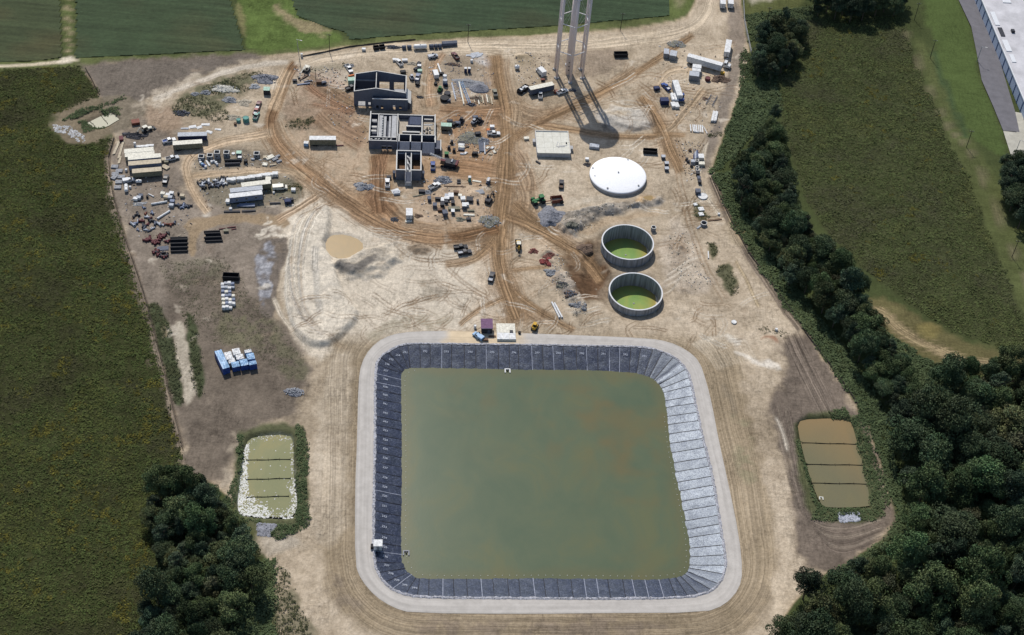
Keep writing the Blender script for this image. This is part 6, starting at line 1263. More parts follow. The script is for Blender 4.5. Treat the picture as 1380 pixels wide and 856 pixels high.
def heap(F, X, Y, rx, ry, h, c, label, cat='heap', rough=.35, stones_c=None, n=18, rz=0.0, name='spoil_heap', ns=60):
    w = at(F, X, Y, h*.4); o = thing(name, label, cat, w[0], w[1], None, rz); rg = np.random.default_rng(int(X*7+Y)); vs = [(0, 0, h*1.0)]; fs = []; K = 7; N = 28
    for k in range(1, K+1):
        for i in range(N):
            a = 2*math.pi*i/N; q = k/K; e = 1+rough*.5*math.sin(a*3+X)+rough*.4*math.sin(a*5+Y); z = h*(1-q)**.9*(1+rough*rg.normal(0, .35))-(.35 if k == K else 0)
            vs.append((rx*q*e*math.cos(a), ry*q*e*math.sin(a), z))
    fs = [(0, 1+i, 1+(i+1) % N) for i in range(N)]+[(1+k*N+i, 1+(k+1)*N+i, 1+(k+1)*N+(i+1) % N, 1+k*N+(i+1) % N) for k in range(K-1) for i in range(N)]
    MB().add(vs, fs).build('mound', mat('heap_'+c, A(*[x*.72+38*.9 for x in COLS[c]]) if c not in ('bluegrey',) else A(136, 137, 143), .95, .35, 1.4, bump=.5), o)
    if stones_c:
        b = MB(); rg2 = random.Random(int(X+Y))
        for k in range(ns):
            a = rg2.uniform(0, 6.28); q = rg2.uniform(.1, 1.05)**.7; s = rg2.uniform(.15, .5); b.box(rx*q*math.cos(a), ry*q*math.sin(a), h*max(0, 1-q)+.08, s*rg2.uniform(.7, 1.9), s*.8, s*.6, rg2.uniform(0, 3), (.7, .7), rg2.uniform(-.5, .5))
        s = b.build('rubble', mat('rubble_'+stones_c, A(*[x*.62+56 for x in COLS[stones_c]]), .95, .3, 2), o); s['kind'] = 'stuff'
    return o
def tarp_block(F, X, Y, label, sx, sy, h, c, topc, rz=0.0, group='tarped stacks', z=None):
    w = at(F, X, Y, h if z is None else z); o = thing('tarped_stack', label, 'stack', w[0], w[1], None, rz, group); rg = random.Random(int(X+Y)); n = 8; m = 6; vs = []
    for j in range(m+1):
        for i in range(n+1): vs.append((-sx/2+sx*i/n, -sy/2+sy*j/m, h+rg.uniform(-.12, .14)-(.12 if i in (0, n) or j in (0, m) else 0)))
    MB().add(vs, [(j*(n+1)+i, j*(n+1)+i+1, (j+1)*(n+1)+i+1, (j+1)*(n+1)+i) for j in range(m) for i in range(n)]).build('top_sheet', mat('tarp_top_'+topc, tuple(min(.8, x) for x in A(*COLS[topc])), .4, .25, 1.2, bump=.4), o)
    b = MB(); k = 24; ring = [(-sx/2+sx*i/6, -sy/2) for i in range(6)]+[(sx/2, -sy/2+sy*i/6) for i in range(6)]+[(sx/2-sx*i/6, sy/2) for i in range(6)]+[(-sx/2, sy/2-sy*i/6) for i in range(6)]
    vs = [(x, y, h-.14) for x, y in ring]+[(x*(1.02+rg.uniform(0, .06)), y*(1.02+rg.uniform(0, .06)), .1+rg.uniform(0, .1)) for x, y in ring]; b.add(vs, [(i, (i+1) % k, k+(i+1) % k, k+i) for i in range(k)])
    b.build('skirt', mat('tarp_'+c, tuple(min(.8, x) for x in A(*COLS[c])), .45, .2, 1.2, bump=.4), o)
    for y in (-sy/2+.2, sy/2-.2): MB().box(0, y, .08, sx*.95, .2, .14).build('bearer', cm('tan'), o)
    return o
def sheeting(F, X, Y, sx, sy, c, label, rz=0.0, group='sheets lying on the ground'):
    w = at(F, X, Y); o = thing('sheet_stack', label, 'sheets', w[0], w[1], None, rz, group, True)
    for i in range(3): MB().box(.1*i, .07*i, .06+.07*i, sx*(1-.07*i), sy*(1-.05*i), .05, .06*i).build('sheet', cm(c), o)
# machines
def tracks(t, L, w_, g):
    for s in (-1, 1):
        k = MB().prism([(-L/2, .35), (-L/2+.25, .05), (L/2-.25, .05), (L/2, .35), (L/2-.2, .75), (-L/2+.2, .75)], s*g-w_/2, s*g+w_/2).build('track', M_TYRE, t)
        for x in (-L*.3, 0, L*.3): MB().cyl((x, s*(g+w_/2), .38), (x, s*(g+w_/2+.04), .38), .22, n=8).build('roller', M_STEEL, k)
def limb(t, name, a, b, w_, m): 
    a, b = Vector(a), Vector(b); d = b-a; L = d.length; mb = MB(); mb.box(L/2, 0, 0, L, w_, w_*1.3, 0, (.85, 1)); o = mb.build(name, m, t); o.location = a; o.rotation_euler = (0, -math.asin(d.z/L), math.atan2(d.y, d.x)); return o
def excavator(F, X, Y, X2, Y2, c, label, s=1.0, reach=((1.2, 3.6), (4.2, 3.4), (5.4, .8))):
    w, a = head(F, X, Y, X2, Y2); t = thing('excavator', label, 'excavator', w[0], w[1], None, a); t.scale = (s, s, s); m = cm(c)
    tracks(t, 4.0, .6, 1.1); MB().cyl((0, 0, .7), (0, 0, 1.0), .9, n=14).build('turntable', M_DARK, t)
    MB().prism([(-2.0, 1.0), (1.2, 1.0), (1.2, 1.6), (.2, 2.1), (-2.0, 2.1), (-2.2, 1.6)], -1.25, 1.25).build('house', m, t); b = MB().prism([(.1, 1.6), (1.45, 1.6), (1.3, 3.0), (.2, 3.1)], .35, 1.22).build('cab', M_GLASS, t); MB().box(.72, .79, 3.1, 1.3, .95, .1).build('cab_roof', m, b)
    MB().box(-1.9, 0, 1.55, .7, 2.3, 1.0, 0, (.8, .95)).build('counterweight', M_DARK, t)
    p0 = (1.0, -.3, 1.6)
    for nm, q, ww in zip(('boom', 'stick', 'bucket_link'), reach, (.4, .32, .26)): p1 = (q[0]+.6, -.3, q[1]); limb(t, nm, p0, p1, ww, m); p0 = p1
    MB().prism([(p0[0]-.5, p0[2]-.7), (p0[0]+.5, p0[2]-.6), (p0[0]+.35, p0[2]+.15), (p0[0]-.3, p0[2]+.2)], -.8, .2).build('bucket', M_DARK, t)
def backhoe(F, X, Y, X2, Y2, c, label, s=1.0):
    w, a = head(F, X, Y, X2, Y2); t = thing('backhoe_loader', label, 'backhoe', w[0], w[1], None, a); t.scale = (s, s, s); m = cm(c)
    MB().prism([(-1.8, .7), (2.3, .7), (2.4, 1.3), (.6, 1.55), (-1.8, 1.2)], -.55, .55).build('body', m, t); cb = MB().prism([(-1.5, 1.2), (.5, 1.2), (.3, 2.6), (-1.4, 2.6)], -.7, .7).build('cab', M_GLASS, t); MB().box(-.55, 0, 2.68, 2.0, 1.6, .14).build('cab_roof', cm('cream'), cb)
    for x, r in ((-1.1, .75), (1.7, .5)):
        for q in (-1, 1): part('wheel', wheel_mesh(r, .42), t).location = (x, q*.95, r)
    for q in (-.75, .75): limb(t, 'loader_arm', (.9, q, 1.5), (3.2, q, .6), .16, m)
    MB().prism([(3.0, .1), (4.0, .15), (3.9, .35), (3.3, .4), (3.1, 1.0), (2.95, 1.0)], -1.15, 1.15).build('front_bucket', M_DARK, t); limb(t, 'boom', (-1.9, 0, 1.1), (-2.9, 0, 3.0), .3, m); limb(t, 'stick', (-2.9, 0, 3.0), (-4.1, 0, 1.4), .24, m); MB().prism([(-4.4, .7), (-3.8, .7), (-3.9, 1.4), (-4.2, 1.5)], -.4, .4).build('rear_bucket', M_DARK, t)
def skid_steer(F, X, Y, X2, Y2, c, label, s=1.0):
    w, a = head(F, X, Y, X2, Y2); t = thing('skid_steer', label, 'loader', w[0], w[1], None, a); t.scale = (s, s, s); m = cm(c)
    tracks(t, 2.3, .4, .75); MB().prism([(-1.3, .7), (.9, .7), (.9, 1.1), (-.2, 1.3), (-1.3, 1.6)], -.55, .55).build('body', m, t); cb = MB().prism([(-.6, 1.2), (.8, 1.1), (.6, 2.2), (-.5, 2.3)], -.5, .5).build('cab', M_GLASS, t); MB().box(.05, 0, 2.33, 1.3, 1.1, .1).build('cab_roof', m, cb)
    for q in (-.8, .8): limb(t, 'lift_arm', (-1.2, q, 1.6), (1.3, q, .9), .16, m)
    MB().prism([(1.2, .1), (2.1, .12), (2.0, .3), (1.5, .4), (1.3, 1.0), (1.15, 1.0)], -.95, .95).build('bucket', M_DARK, t)
def crane(F, X, Y, X2, Y2, bx, by, bz, label):
    w, a = head(F, X, Y, X2, Y2); t = thing('crawler_crane', label, 'crane', w[0], w[1], None, a); tracks(t, 6.4, .9, 1.7); m = cm('dark')
    MB().box(0, 0, .9, 3.2, 2.8, .6).build('carbody', M_DARK, t); MB().prism([(-3.4, 1.2), (2.6, 1.2), (2.6, 2.4), (-1.0, 2.6), (-3.4, 2.4)], -1.6, 1.6).build('house', m, t); cb = MB().prism([(1.4, 1.5), (3.4, 1.5), (3.1, 3.4), (1.5, 3.4)], .7, 1.8).build('cab', M_GLASS, t); MB().box(2.35, 1.25, 3.45, 2.0, 1.2, .1).build('cab_roof', cm('maroon'), cb)
    MB().box(-3.2, 0, 1.9, .9, 3.2, 1.3).build('counterweight', cm('maroon'), t); MB().cyl((-1.2, -.9, 2.7), (-1.2, .9, 2.7), .5, n=12).build('winch_drum', M_STEEL, t)
    e = at(F, bx, by, bz)-np.array([w[0], w[1], 0]); ex, ey = e[0]*math.cos(a)+e[1]*math.sin(a), -e[0]*math.sin(a)+e[1]*math.cos(a)
    p0, p1 = Vector((1.8, 0, 2.2)), Vector((ex, ey, bz)); d = p1-p0; L = d.length; boom = bpy.data.objects.new('boom_root', None); b = MB()
    mw = cm('white')
    for y in (-.45, .45):
        for z in (-.45, .45): b.cyl((0, y, z), (L, y*.5, z*.5), .09, n=6)
    n = int(L/.9)
    for i in range(n):
        k = 1-.5*i/n
        for s in (-1, 1): b.cyl((L*i/n, .45*k*s, .45*k), (L*(i+1)/n, -.45*k*s, .45*k), .045, n=5); b.cyl((L*i/n, .45*k*s, -.45*k), (L*(i+1)/n, .45*k*s, .45*k), .045, n=5)
    bpy.data.objects.remove(boom); o = b.build('lattice_boom', mw, t); o.location = p0; o.rotation_euler = (0, -math.asin(d.z/L), math.atan2(d.y, d.x)); MB().cyl(p1, (p1[0], p1[1], max(.6, bz-2.5)), .03, n=5).build('hoist_line', M_DARK, t); MB().box(p1[0], p1[1], max(.4, bz-2.7), .4, .4, .6).build('hook_block', cm('yellow'), t)
def farm_tractor(F, X, Y, X2, Y2, c, label):
    w, a = head(F, X, Y, X2, Y2); t = thing('farm_tractor', label, 'tractor', w[0], w[1], None, a); m = cm(c); MB().prism([(-.4, 1.0), (2.9, 1.0), (2.9, 1.7), (2.4, 2.0), (-.4, 2.05)], -.5, .5).build('bonnet', m, t); cb = MB().prism([(-2.0, 1.3), (-.1, 1.3), (-.3, 3.2), (-1.8, 3.2)], -.85, .85).build('cab', M_GLASS, t); MB().box(-1.05, 0, 3.28, 1.9, 2.0, .18).build('cab_roof', m, cb)
    for x in (-1.5, 2.0):
        for q in (-1, 1): part('wheel', wheel_mesh(1.0, .7), t).location = (x, q*1.3, 1.0); MB().box(x, q*1.3, 2.05, 1.4, .8, .1, 0, (.7, 1)).build('mudguard', m, t)
def scraper(F, X, Y, X2, Y2, label):
    w, a = head(F, X, Y, X2, Y2); t = thing('dirt_scraper', label, 'scraper', w[0], w[1], None, a); m = cm('rust')
    for s in (-1, 1): MB().box(0, s*1.4, 1.2, 4.6, .12, 1.5).build('side', m, t)
    MB().box(0, 0, .5, 4.4, 2.6, .14).build('floor', cm('tan'), t); MB().box(-2.25, 0, 1.2, .12, 2.7, 1.5).build('tailgate', m, t); MB().box(2.2, 0, 1.6, .12, 2.7, .5).build('apron', m, t); limb(t, 'drawbar', (2.3, 0, .8), (4.6, 0, .7), .25, m); wheels(t, (-1.8,), 1.7, .75, .5)
def lift(F, X, Y, c, label, rz=0.0, auto=True):
    w = at(F, X, Y); t = thing('scissor_lift', label, 'lift', w[0], w[1], None, rz, 'small machines', auto); MB().box(0, 0, .55, 2.4, 1.2, .5).build('base', cm(c), t); b = MB(); [b.box(0, y, 1.2, 2.2, .08, .1, 0, (1, 1), s*.5) for y in (-.45, .45) for s in (-1, 1)]; b.build('scissors', M_STEEL, t); MB().box(0, 0, 1.9, 2.4, 1.2, .12).build('platform', M_STEEL, t)
    for x in (-1.15, 1.15): MB().box(x, 0, 2.4, .06, 1.2, .08).build('rail', cm('yellow'), t)
    for y in (-.57, .57): MB().box(0, y, 2.4, 2.3, .06, .08).build('rail', cm('yellow'), t)
    wheels(t, (-.8, .8), .55, .32, .25)
def genset(F, X, Y, c, label, sx=2.4, sy=1.2, h=1.5, rz=0.0, auto=True):
    w = at(F, X, Y, h*.6); t = thing('towed_generator', label, 'generator', w[0], w[1], None, rz, 'small machines', auto); MB().prism([(-sx/2, .5), (sx/2, .5), (sx/2, h-.2), (sx/2-.3, h), (-sx/2+.2, h), (-sx/2, h-.2)], -sy/2, sy/2).build('canopy', cm(c), t); limb(t, 'drawbar', (sx/2, 0, .5), (sx/2+1.1, 0, .45), .12, M_DARK); wheels(t, (-.2,), sy/2+.05, .33, .2)
    MB().box(0, -sy/2-.02, h*.6, sx*.5, .04, h*.35).build('vent', M_DARK, t); MB().cyl((sx*.2, 0, h-.02), (sx*.2, 0, h+.35), .07, n=6).build('exhaust', M_STEEL, t)
# ------------------------------------------------------------------ trailers and containers
GT = 'trailers and containers on the site'
box_trailer('Z3', 236, 205, 572, 178, 'tan', 'cream', 'rearmost cream trailer in the stack of five at the left fence', 3.0)
box_trailer('Z3', 243, 248, 582, 220, 'tan', 'cream', 'second cream trailer from the back of the left stack of five', 2.95)
box_trailer('Z3', 278, 283, 655, 250, 'bluegrey', 'cream', 'middle trailer of the left stack of five, cream roof', 3.3)
box_trailer('Z3', 282, 347, 660, 316, 'bluegrey', 'tan', 'fourth trailer of the left stack, tan roof with blue-grey side', 3.3)
box_trailer('Z3', 326, 436, 664, 408, 'olive', 'tan', 'front trailer of the left stack of five, orange-tan roof', 3.2)
box_trailer('Z2', 596, 606, 830, 600, 'navy', 'silver', 'navy blue trailer with pale grey roof at left', 3.2)
box_trailer('Z2', 556, 678, 792, 662, 'olive', 'cream', 'cream roofed trailer in front of the navy blue one', 3.2)
box_trailer('Z4', 652, 530, 950, 494, 'olive', 'cream', 'cream roofed trailer behind the white pallets row', 3.2)
box_trailer('Z4', 536, 588, 868, 556, 'grey', 'silver', 'grey roofed trailer between cream and white ones', 3.1)
box_trailer('Z4', 528, 645, 866, 606, 'bluegrey', 'white', 'white roofed office trailer with blue-grey side and steps', 3.4, windows=3)
box_trailer('Y4', 352, 342, 690, 343, 'olive', 'white', 'white roofed trailer alone left of the concrete building', 3.4)
box_trailer('W2', 222, 258, 432, 212, 'slate', 'cream', 'grey box trailer beside the tower legs', 3.4)
box_trailer('W3', 524, 262, 884, 362, 'white', 'white', 'long white semi trailer at the top right of the site', 4.0, 2.6, low=1.1)
semi_cab('W3', 905, 392, 950, 405, 'white', 'white truck tractor at the right end of the long trailer')
box_trailer('W3', 955, 108, 932, 236, 'silver', 'white', 'short white trailer parked near the right fence corner', 3.4)
box_trailer('T7', 302, -6, 303, 20, 'silver', 'white', 'left of two white trailers at the very top edge', 3.2); box_trailer('T7', 345, -8, 346, 20, 'silver', 'white', 'right of two white trailers at the very top edge', 3.2)
box_trailer('W3', 388, 530, 440, 690, 'silver', 'white', 'narrow white semi trailer behind a blue tractor', 3.6); semi_cab('W3', 445, 728, 452, 765, 'blue', 'blue truck tractor at the foot of the narrow trailer')
box_trailer('W3', 573, 378, 662, 388, 'white', 'white', 'upper white container below the long semi trailer', 2.9, 2.6, wheeled=False, ribs=5); box_trailer('W3', 540, 455, 640, 468, 'grey', 'silver', 'grey-white container with dark front below the long trailer', 2.9, 3.4, wheeled=False, ribs=5)
box_trailer('W3', 568, 415, 655, 425, 'white', 'white', 'middle white container below the long semi trailer', 2.7, 2.4, wheeled=False, ribs=5)
box_trailer('W3', 272, 222, 325, 228, 'grey', 'silver', 'left grey site cabin by the rubble patch', 2.6, 4.0, wheeled=False, ribs=4); box_trailer('W3', 335, 240, 405, 252, 'grey', 'silver', 'right grey site cabin by the rubble patch', 2.6, 4.2, wheeled=False, ribs=4)
box_trailer('W3', 236, 728, 320, 726, 'navy', 'navy', 'dark navy container right of the wheel tracks', 2.3, 2.6, wheeled=False, ribs=5)
box_trailer('Y1', 680, 432, 748, 430, 'palegreen', 'palegreen', 'pale green container left of the gabled shell', 2.4, 2.4, wheeled=False, ribs=4)
box_trailer('Y6', 328, 262, 462, 268, 'olive', 'palegreen', 'pale green roofed trailer right of the concrete building', 2.6, 2.4, ribs=5)
box_trailer('Y7', 168, 470, 168, 545, 'silver', 'white', 'white trailer alone below the twin tank', 2.6, 2.5, ribs=5)
tank('U3', 845, 205, 905, 203, 1.1, 'white', 'white tank lying among pipes at the top road')
for x1, y1, x2, y2, l in ((668, 62, 692, 61, 'left'), (694, 61, 718, 60, 'right')): dumpster('p', 300+(x1-0)/3.286+.0, 0+y1*1.02, 300+x2/3.286, y2*1.02, 'black', l+' of two small black skips at the top road', 1.4, 2.0)
dumpster('Z5', 960, 755, 1110, 762, 'black', 'long black roll-off container above the white pallets at left', 1.8)
dumpster('W1', 770, 510, 900, 508, 'black', 'black roll-off container right of the water tower', 1.8)
dumpster('W2', 128, 278, 205, 225, 'black', 'black open skip with pale load beside the grey box trailer', 1.6, 2.3, load='white')
dumpster('W5', 1100, 275, 1225, 282, 'black', 'long black container right above the white domed tank', 1.6, 2.0)
# ------------------------------------------------------------------ cars, pickups, machines
pickup('Z2', 528, 668, 560, 660, 'white', 'white pickup with blue load left of the cream trailer', load='blue')
pickup('Z2', 1246, 382, 1262, 340, 'maroon', 'dark red pickup, upper of three by the brush', load='white'); pickup('Z2', 1230, 428, 1246, 390, 'red', 'bright red pickup, middle of three by the brush', load='white'); pickup('Z2', 1230, 468, 1246, 430, 'teal', 'teal pickup, lowest of three by the brush')
crate('Z2', 1314, 250, 'dark', 'dark site hut with pale green roof by the scrap', 2.6, 2.6, 2.4, .1, lid='palegreen', auto=False, name='site_hut', cat='hut')
drum('Z2', 1146, 482, 'teal', 'large teal water tank beside the pickups', 1.3, 2.0, auto=False); drum('Z2', 1086, 492, 'teal', 'small teal drum left of the large teal tank', .9, 1.3, auto=False); drum('Z2', 1060, 520, 'brown', 'small brown drum below the teal drums', .6, 1.1, auto=False)
backhoe('Z2', 345, 578, 390, 560, 'cream', 'cream backhoe among dark scrap at upper left'); heap('Z2', 245, 610, 5.0, 2.4, 1.2, 'dark', 'dark brush heap left of the cream backhoe', 'brush', stones_c='black', ns=50); crate('Z2', 255, 505, 'rust', 'rusty flat hopper above the dark brush heap', 3.2, 2.6, 1.2, .4, auto=False, name='hopper', cat='hopper')
crate('Z2', 140, 640, 'maroon', 'dark red box by the left fence corner', 1.6, 2.4, 1.2, .3, auto=False)
for x1, y1, x2, y2, l in ((125, 660, 78, 768, 'left'), (160, 650, 118, 800, 'middle'), (135, 780, 120, 840, 'right')): beam('Z2', x1, y1, x2, y2, .9, .4, 'tan', l+' tan timber stack along the left fence', 'timber stacks', 'timber', False, 'plank', name='timber_stack')
heap('Z2', 1300, 150, 5.5, 4.0, 1.4, 'bluegrey', 'blue-grey scrap heap at the end of the brush', 'scrap', stones_c='slate', ns=120); heap('Z2', 970, 235, 6, 3, .9, 'cream', 'pale rubble heap inside the brush patch', 'rubble', stones_c='white', ns=70)
heap('Z2', 1015, 325, 3.2, 2.4, 1.0, 'grey', 'grey boulder heap right of the brush patch', 'boulders', stones_c='silver', ns=50); heap('Z2', 1130, 345, 3.5, 3, .9, 'tan', 'tan sand heap beside the green brush', 'sand'); heap('Z2', 622, 428, 3.6, 2, 1.1, 'dark', 'dark brush pile at the lower edge of the weeds', 'brush', stones_c='slate', ns=60); heap('Z2', 1050, 465, 3.4, 2.2, .7, 'tan', 'low tan sand heap by the teal drums', 'sand')
heap('Z2', 1215, 215, 2.4, 2, .8, 'silver', 'white scrap heap left of the site hut', 'scrap', stones_c='white', ns=40); heap('Z2', 820, 265, 2.4, 1.8, .8, 'grey', 'small grey rubble heap left of the pale rubble', 'rubble', stones_c='silver', ns=40); heap('Z2', 735, 280, 2.0, 1.4, .6, 'grey', 'tiny grey rubble heap at the brush edge', 'rubble', stones_c='silver', ns=30)
for X, Y, sx, sy, rz in ((715, 545, 3.0, 1.8, .3), (820, 528, 3.4, 1.4, .1), (920, 568, 2.6, .9, -.1), (652, 560, 3.2, .9, .1), (770, 550, 2.2, 1.6, .6), (850, 588, 1.4, 2.6, 1.2), (520, 0, 1, 1, 0)): 
    if Y: sheeting('Z2', X, Y, sx, sy, 'white' if X != 652 else 'silver', 'white roofing sheets behind the navy blue trailer', rz)
pickup('Z3', 790, 302, 830, 292, 'silver', 'small silver pickup right of the left trailer stack'); beam('Z3', 675, 365, 745, 400, 2.0, .6, 'tan', 'tan flat timber stack right of the front trailers', None, 'timber', False, 'plank', name='timber_stack'); pickup('Z3', 715, 545, 728, 500, 'black', 'black pickup with white stripe beside the front trailer', load='white'); crate('Z3', 690, 305, 'tan', 'tan crate at the right end of the trailer stack', 1.8, 1.6, 1.1, .2, auto=False); crate('Z3', 720, 330, 'olive', 'olive crate beside the tan crate by trailers', 1.6, 1.2, 1.0, .2, auto=False)
tank('Z3', 365, 548, 438, 545, .7, 'white', 'white tank lying before the front trailer'); van('Z3', 288, 556, 320, 550, 'silver', 'silver van left of the front trailer', 4.6, 1.7, 1.8); tank('Z3', 255, 585, 258, 665, .75, 'white', 'white upright-looking tank beside the grey slabs'); drum('Z3', 302, 618, 'white', 'small white drum right of the white tank', auto=False); drum('Z3', 356, 118, 'white', 'white drum behind the left trailer stack', .5, 1.6, auto=False); drum('Z3', 258, 420, 'white', 'white drum left of the fourth trailer', .5, 1.2, auto=False)
for X, Y in ((405, 152), (470, 148), (530, 140)): sheeting('Z3', X, Y, 3.2, 1.2, 'white', 'white sheets behind the left trailer stack', .1)
for X, Y, rz in ((176, 428, .1), (130, 466, .2), (120, 502, 1.2), (200, 497, .1), (172, 556, .2), (160, 618, .2), (125, 380, .1)): slab('Z3', X, Y, 'grey', 'grey precast slab on the ground by the left fence', 2.8, 2.0, .5, rz, 'precast slabs by the fence')
for i, (x1, y1, x2, y2, r) in enumerate(((335, 803, 500, 790, .15), (345, 815, 490, 806, .15), (335, 827, 450, 824, .13), (545, 808, 728, 778, .42), (515, 692, 575, 722, .25))): pipe('Z3', x1, y1, x2, y2, r, 'white', 'white pipe lying in the left laydown yard', 'white pipes in the left yard')
for X, Y, c, kind in ((365, 752, 'white', 'c'), (425, 715, 'slate', 'c'), (400, 740, 'silver', 'c'), (500, 728, 'black', 'd'), (780, 690, 'white', 'c'), (765, 740, 'silver', 'c'), (790, 785, 'bluegrey', 'c'), (780, 830, 'silver', 'c'), (860, 690, 'black', 'd'), (905, 720, 'tan', 'c'), (680, 695, 'cream', 'c'), (715, 735, 'tan', 'c'), (740, 710, 'white', 'c')):
    (crate if kind == 'c' else drum)('Z3', X, Y, c, cw(c)+(' crate' if kind == 'c' else ' drum')+' in the left laydown yard')
pipe('Z5', 355, 232, 470, 160, .42, 'white', 'white pipe lying in the left laydown yard', 'white pipes in the left yard')
for k, (X, Y) in enumerate(((545, 122), (570, 128), (600, 122), (628, 130), (655, 125), (588, 140), (480, 72), (492, 96), (488, 126), (470, 45), (510, 60))): fitting('Z5', X, Y, ('slate', 'dark', 'bluegrey')[k % 3], 'grey pipe fitting at the upper end of the left yard', 1.3, 'grey pipe fittings of the left yard', True, k*.8)
# fitting yard
rg = random.Random(9); 
for k, (X, Y) in enumerate(((262, 232), (292, 238), (250, 195), (312, 190), (235, 140), (150, 292), (110, 282), (178, 265), (130, 300), (250, 348), (282, 356), (240, 325), (180, 345), (430, 292), (478, 296), (265, 296), (335, 290), (370, 295), (212, 270), (316, 335), (145, 225), (180, 205), (300, 262), (410, 300), (510, 282), (225, 310), (455, 375))): fitting('Z5', X, Y, (fc := rg.choice(('dark', 'slate', 'maroon', 'silver', 'bluegrey', 'rust'))), cw(fc)+' pipe fitting in the middle of the left yard', rg.uniform(.9, 1.5), 'loose pipe fittings of the left yard', True, k*.7)
for k, (X, Y) in enumerate(((250, 445), (272, 440), (290, 428), (320, 455), (345, 445), (365, 440), (385, 415), (402, 410), (420, 402), (335, 468), (358, 462), (450, 450), (375, 405))): fitting('Z5', X, Y, 'maroon', 'dark red pipe fitting in the heap left of the pipe stack', 1.4, 'dark red pipe fittings', True, k*.9)
for k, (X, Y) in enumerate(((345, 555), (370, 575), (395, 585), (420, 595), (440, 580), (355, 540), (410, 560), (330, 552))): fitting('Z5', X, Y, ('dark', 'maroon')[k % 2], 'dark pipe fitting in the lower heap by the pipe stack', 1.3, 'dark pipe fittings by the stack', True, k*1.1)
sheeting('Z5', 408, 515, 4.2, 2.4, 'slate', 'slate grey sheets beside the left black pipe stack', .2)
for k, y in enumerate((412, 430, 448, 466, 484, 502, 520, 538)): pipe('Z5', 476+2*k % 5, y+4, 634+3*(k % 2), y, .45, 'black', 'black pipe in the left black pipe stack', 'left black pipe stack', z=0 if k in (0, 7) else .75*(k % 2))
for k, y in enumerate((356, 374, 392, 410, 428, 444)): pipe('Z5', 786+8*k % 24, y+4, 935+5*k, y-2, .42, 'black', 'black pipe in the right black pipe stack', 'right black pipe stack', z=0 if k in (0, 5) else .7*(k % 2))
for x1, y1, x2, y2 in ((925, 332, 985, 322), (1000, 318, 1080, 308), (1040, 335, 1085, 325)): beam('Z5', x1, y1, x2, y2, .35, .35, 'maroon', 'dark red steel beam above the right pipe stack', 'dark red beams')
crate('Z5', 990, 348, 'olive', 'olive crate by the dark red beams', 1.8, 1.2, .8, .2, auto=False)
rg = random.Random(2)
for i in range(7):
    for j in range(4):
        if (i, j) in ((2, 3), (6, 3)): continue
        pallet_load('Z6', 603+j*25+i*1.5, 180+i*29+rg.uniform(-4, 4), (fc := rg.choice(('white', 'white', 'silver', 'cream', 'bluegrey'))), cw(fc)+' pallet load in the white block below the black container', 1.2, rg.uniform(.7, 1.5), rg.uniform(-.15, .15)+.1, 'white pallet block')
# tarped stacks
c_, L_, a_ = seg('Z7', 202, 190, 300, 395, 3.0)
tarp_block('Z7', 250, 290, 'long stack under bright blue sheet, leftmost of the blue group', 2.5, L_, 3.0, 'blue', 'lightblue', a_-math.pi/2)
for X, Y, sx, sy, h, c, tc, l in ((325, 250, 2.6, 3.8, 2.2, 'white', 'white', 'white wrapped stack right of the long blue one'), (362, 308, 2.4, 2.2, 2.0, 'white', 'white', 'low white wrapped stack before the first white one'), (415, 200, 2.6, 3.0, 2.3, 'white', 'white', 'white wrapped stack at the back of the blue group'), (455, 262, 2.6, 2.4, 2.2, 'lightblue', 'white', 'white topped stack in the middle of the blue group'),
                                  (405, 350, 2.7, 2.6, 2.4, 'blue', 'lightblue', 'blue wrapped stack at the front of the group'), (503, 325, 2.7, 3.0, 2.6, 'blue', 'lightblue', 'pale blue wrapped stack at front centre of the group'), (580, 255, 2.6, 2.8, 2.6, 'lightblue', 'lightblue', 'light blue wrapped stack at the right of the group'), (550, 195, 2.4, 1.6, 2.4, 'lightblue', 'white', 'white topped stack at the right back of the group'), (603, 330, 2.6, 1.8, 2.8, 'blue', 'lightblue', 'deep blue wrapped stack at the right front corner')): tarp_block('Z7', X, Y, l, sx, sy, h, c, tc, a_-math.pi/2-.12)
heap('Z7', 1080, 665, 3.4, 2.0, 1.2, 'bluegrey', 'blue-grey stone heap by the left track', 'stones', stones_c='silver', ns=140)
# precast yard
for X, Y, h, l in ((237, 232, 1.5, 'first from the left in the precast row'), (327, 224, 1.6, 'second from the left in the precast row'), (400, 190, 2.9, 'tall third one in the precast row'), (497, 190, 2.2, 'fourth one in the precast row'), (808, 200, 1.7, 'alone at the right of the precast row')): precast('Z4', X, Y, 'open grey concrete box, '+l, 2.3, h, .1)
drum('Z4', 570, 205, 'white', 'flat white manhole disc between precast boxes', .75, .4, auto=False); crate('Z4', 627, 205, 'slate', 'pale green topped square tank in the precast yard', 2.0, 1.8, 1.7, .1, auto=False, lid='palegreen'); crate('Z4', 636, 250, 'grey', 'white lidded box below the pale green tank', 1.4, 1.2, 1.1, .1, auto=False, lid='white'); drum('Z4', 696, 285, 'black', 'upright black drum right of the black pipes', .8, 1.5, auto=False)
pipe('Z4', 478, 268, 645, 266, .55, 'black', 'rear of two black pipes among precast boxes', auto=False); pipe('Z4', 478, 305, 637, 298, .6, 'dark', 'front of two dark pipes among precast boxes', auto=False)
for X, Y, c in ((230, 298, 'white'), (250, 314, 'lightblue'), (268, 326, 'blue'), (285, 340, 'white'), (225, 275, 'silver'), (345, 290, 'white'), (390, 300, 'white'), (402, 318, 'silver'), (370, 285, 'silver')): drum('Z4', X, Y, c, cw(c)+' drum below the precast row', .5, 1.0, 'drums below the precast row')
beam('Z4', 290, 275, 325, 330, .7, .5, 'white', 'white timber stack between the drums', None, 'timber', False, 'plank', name='timber_stack')
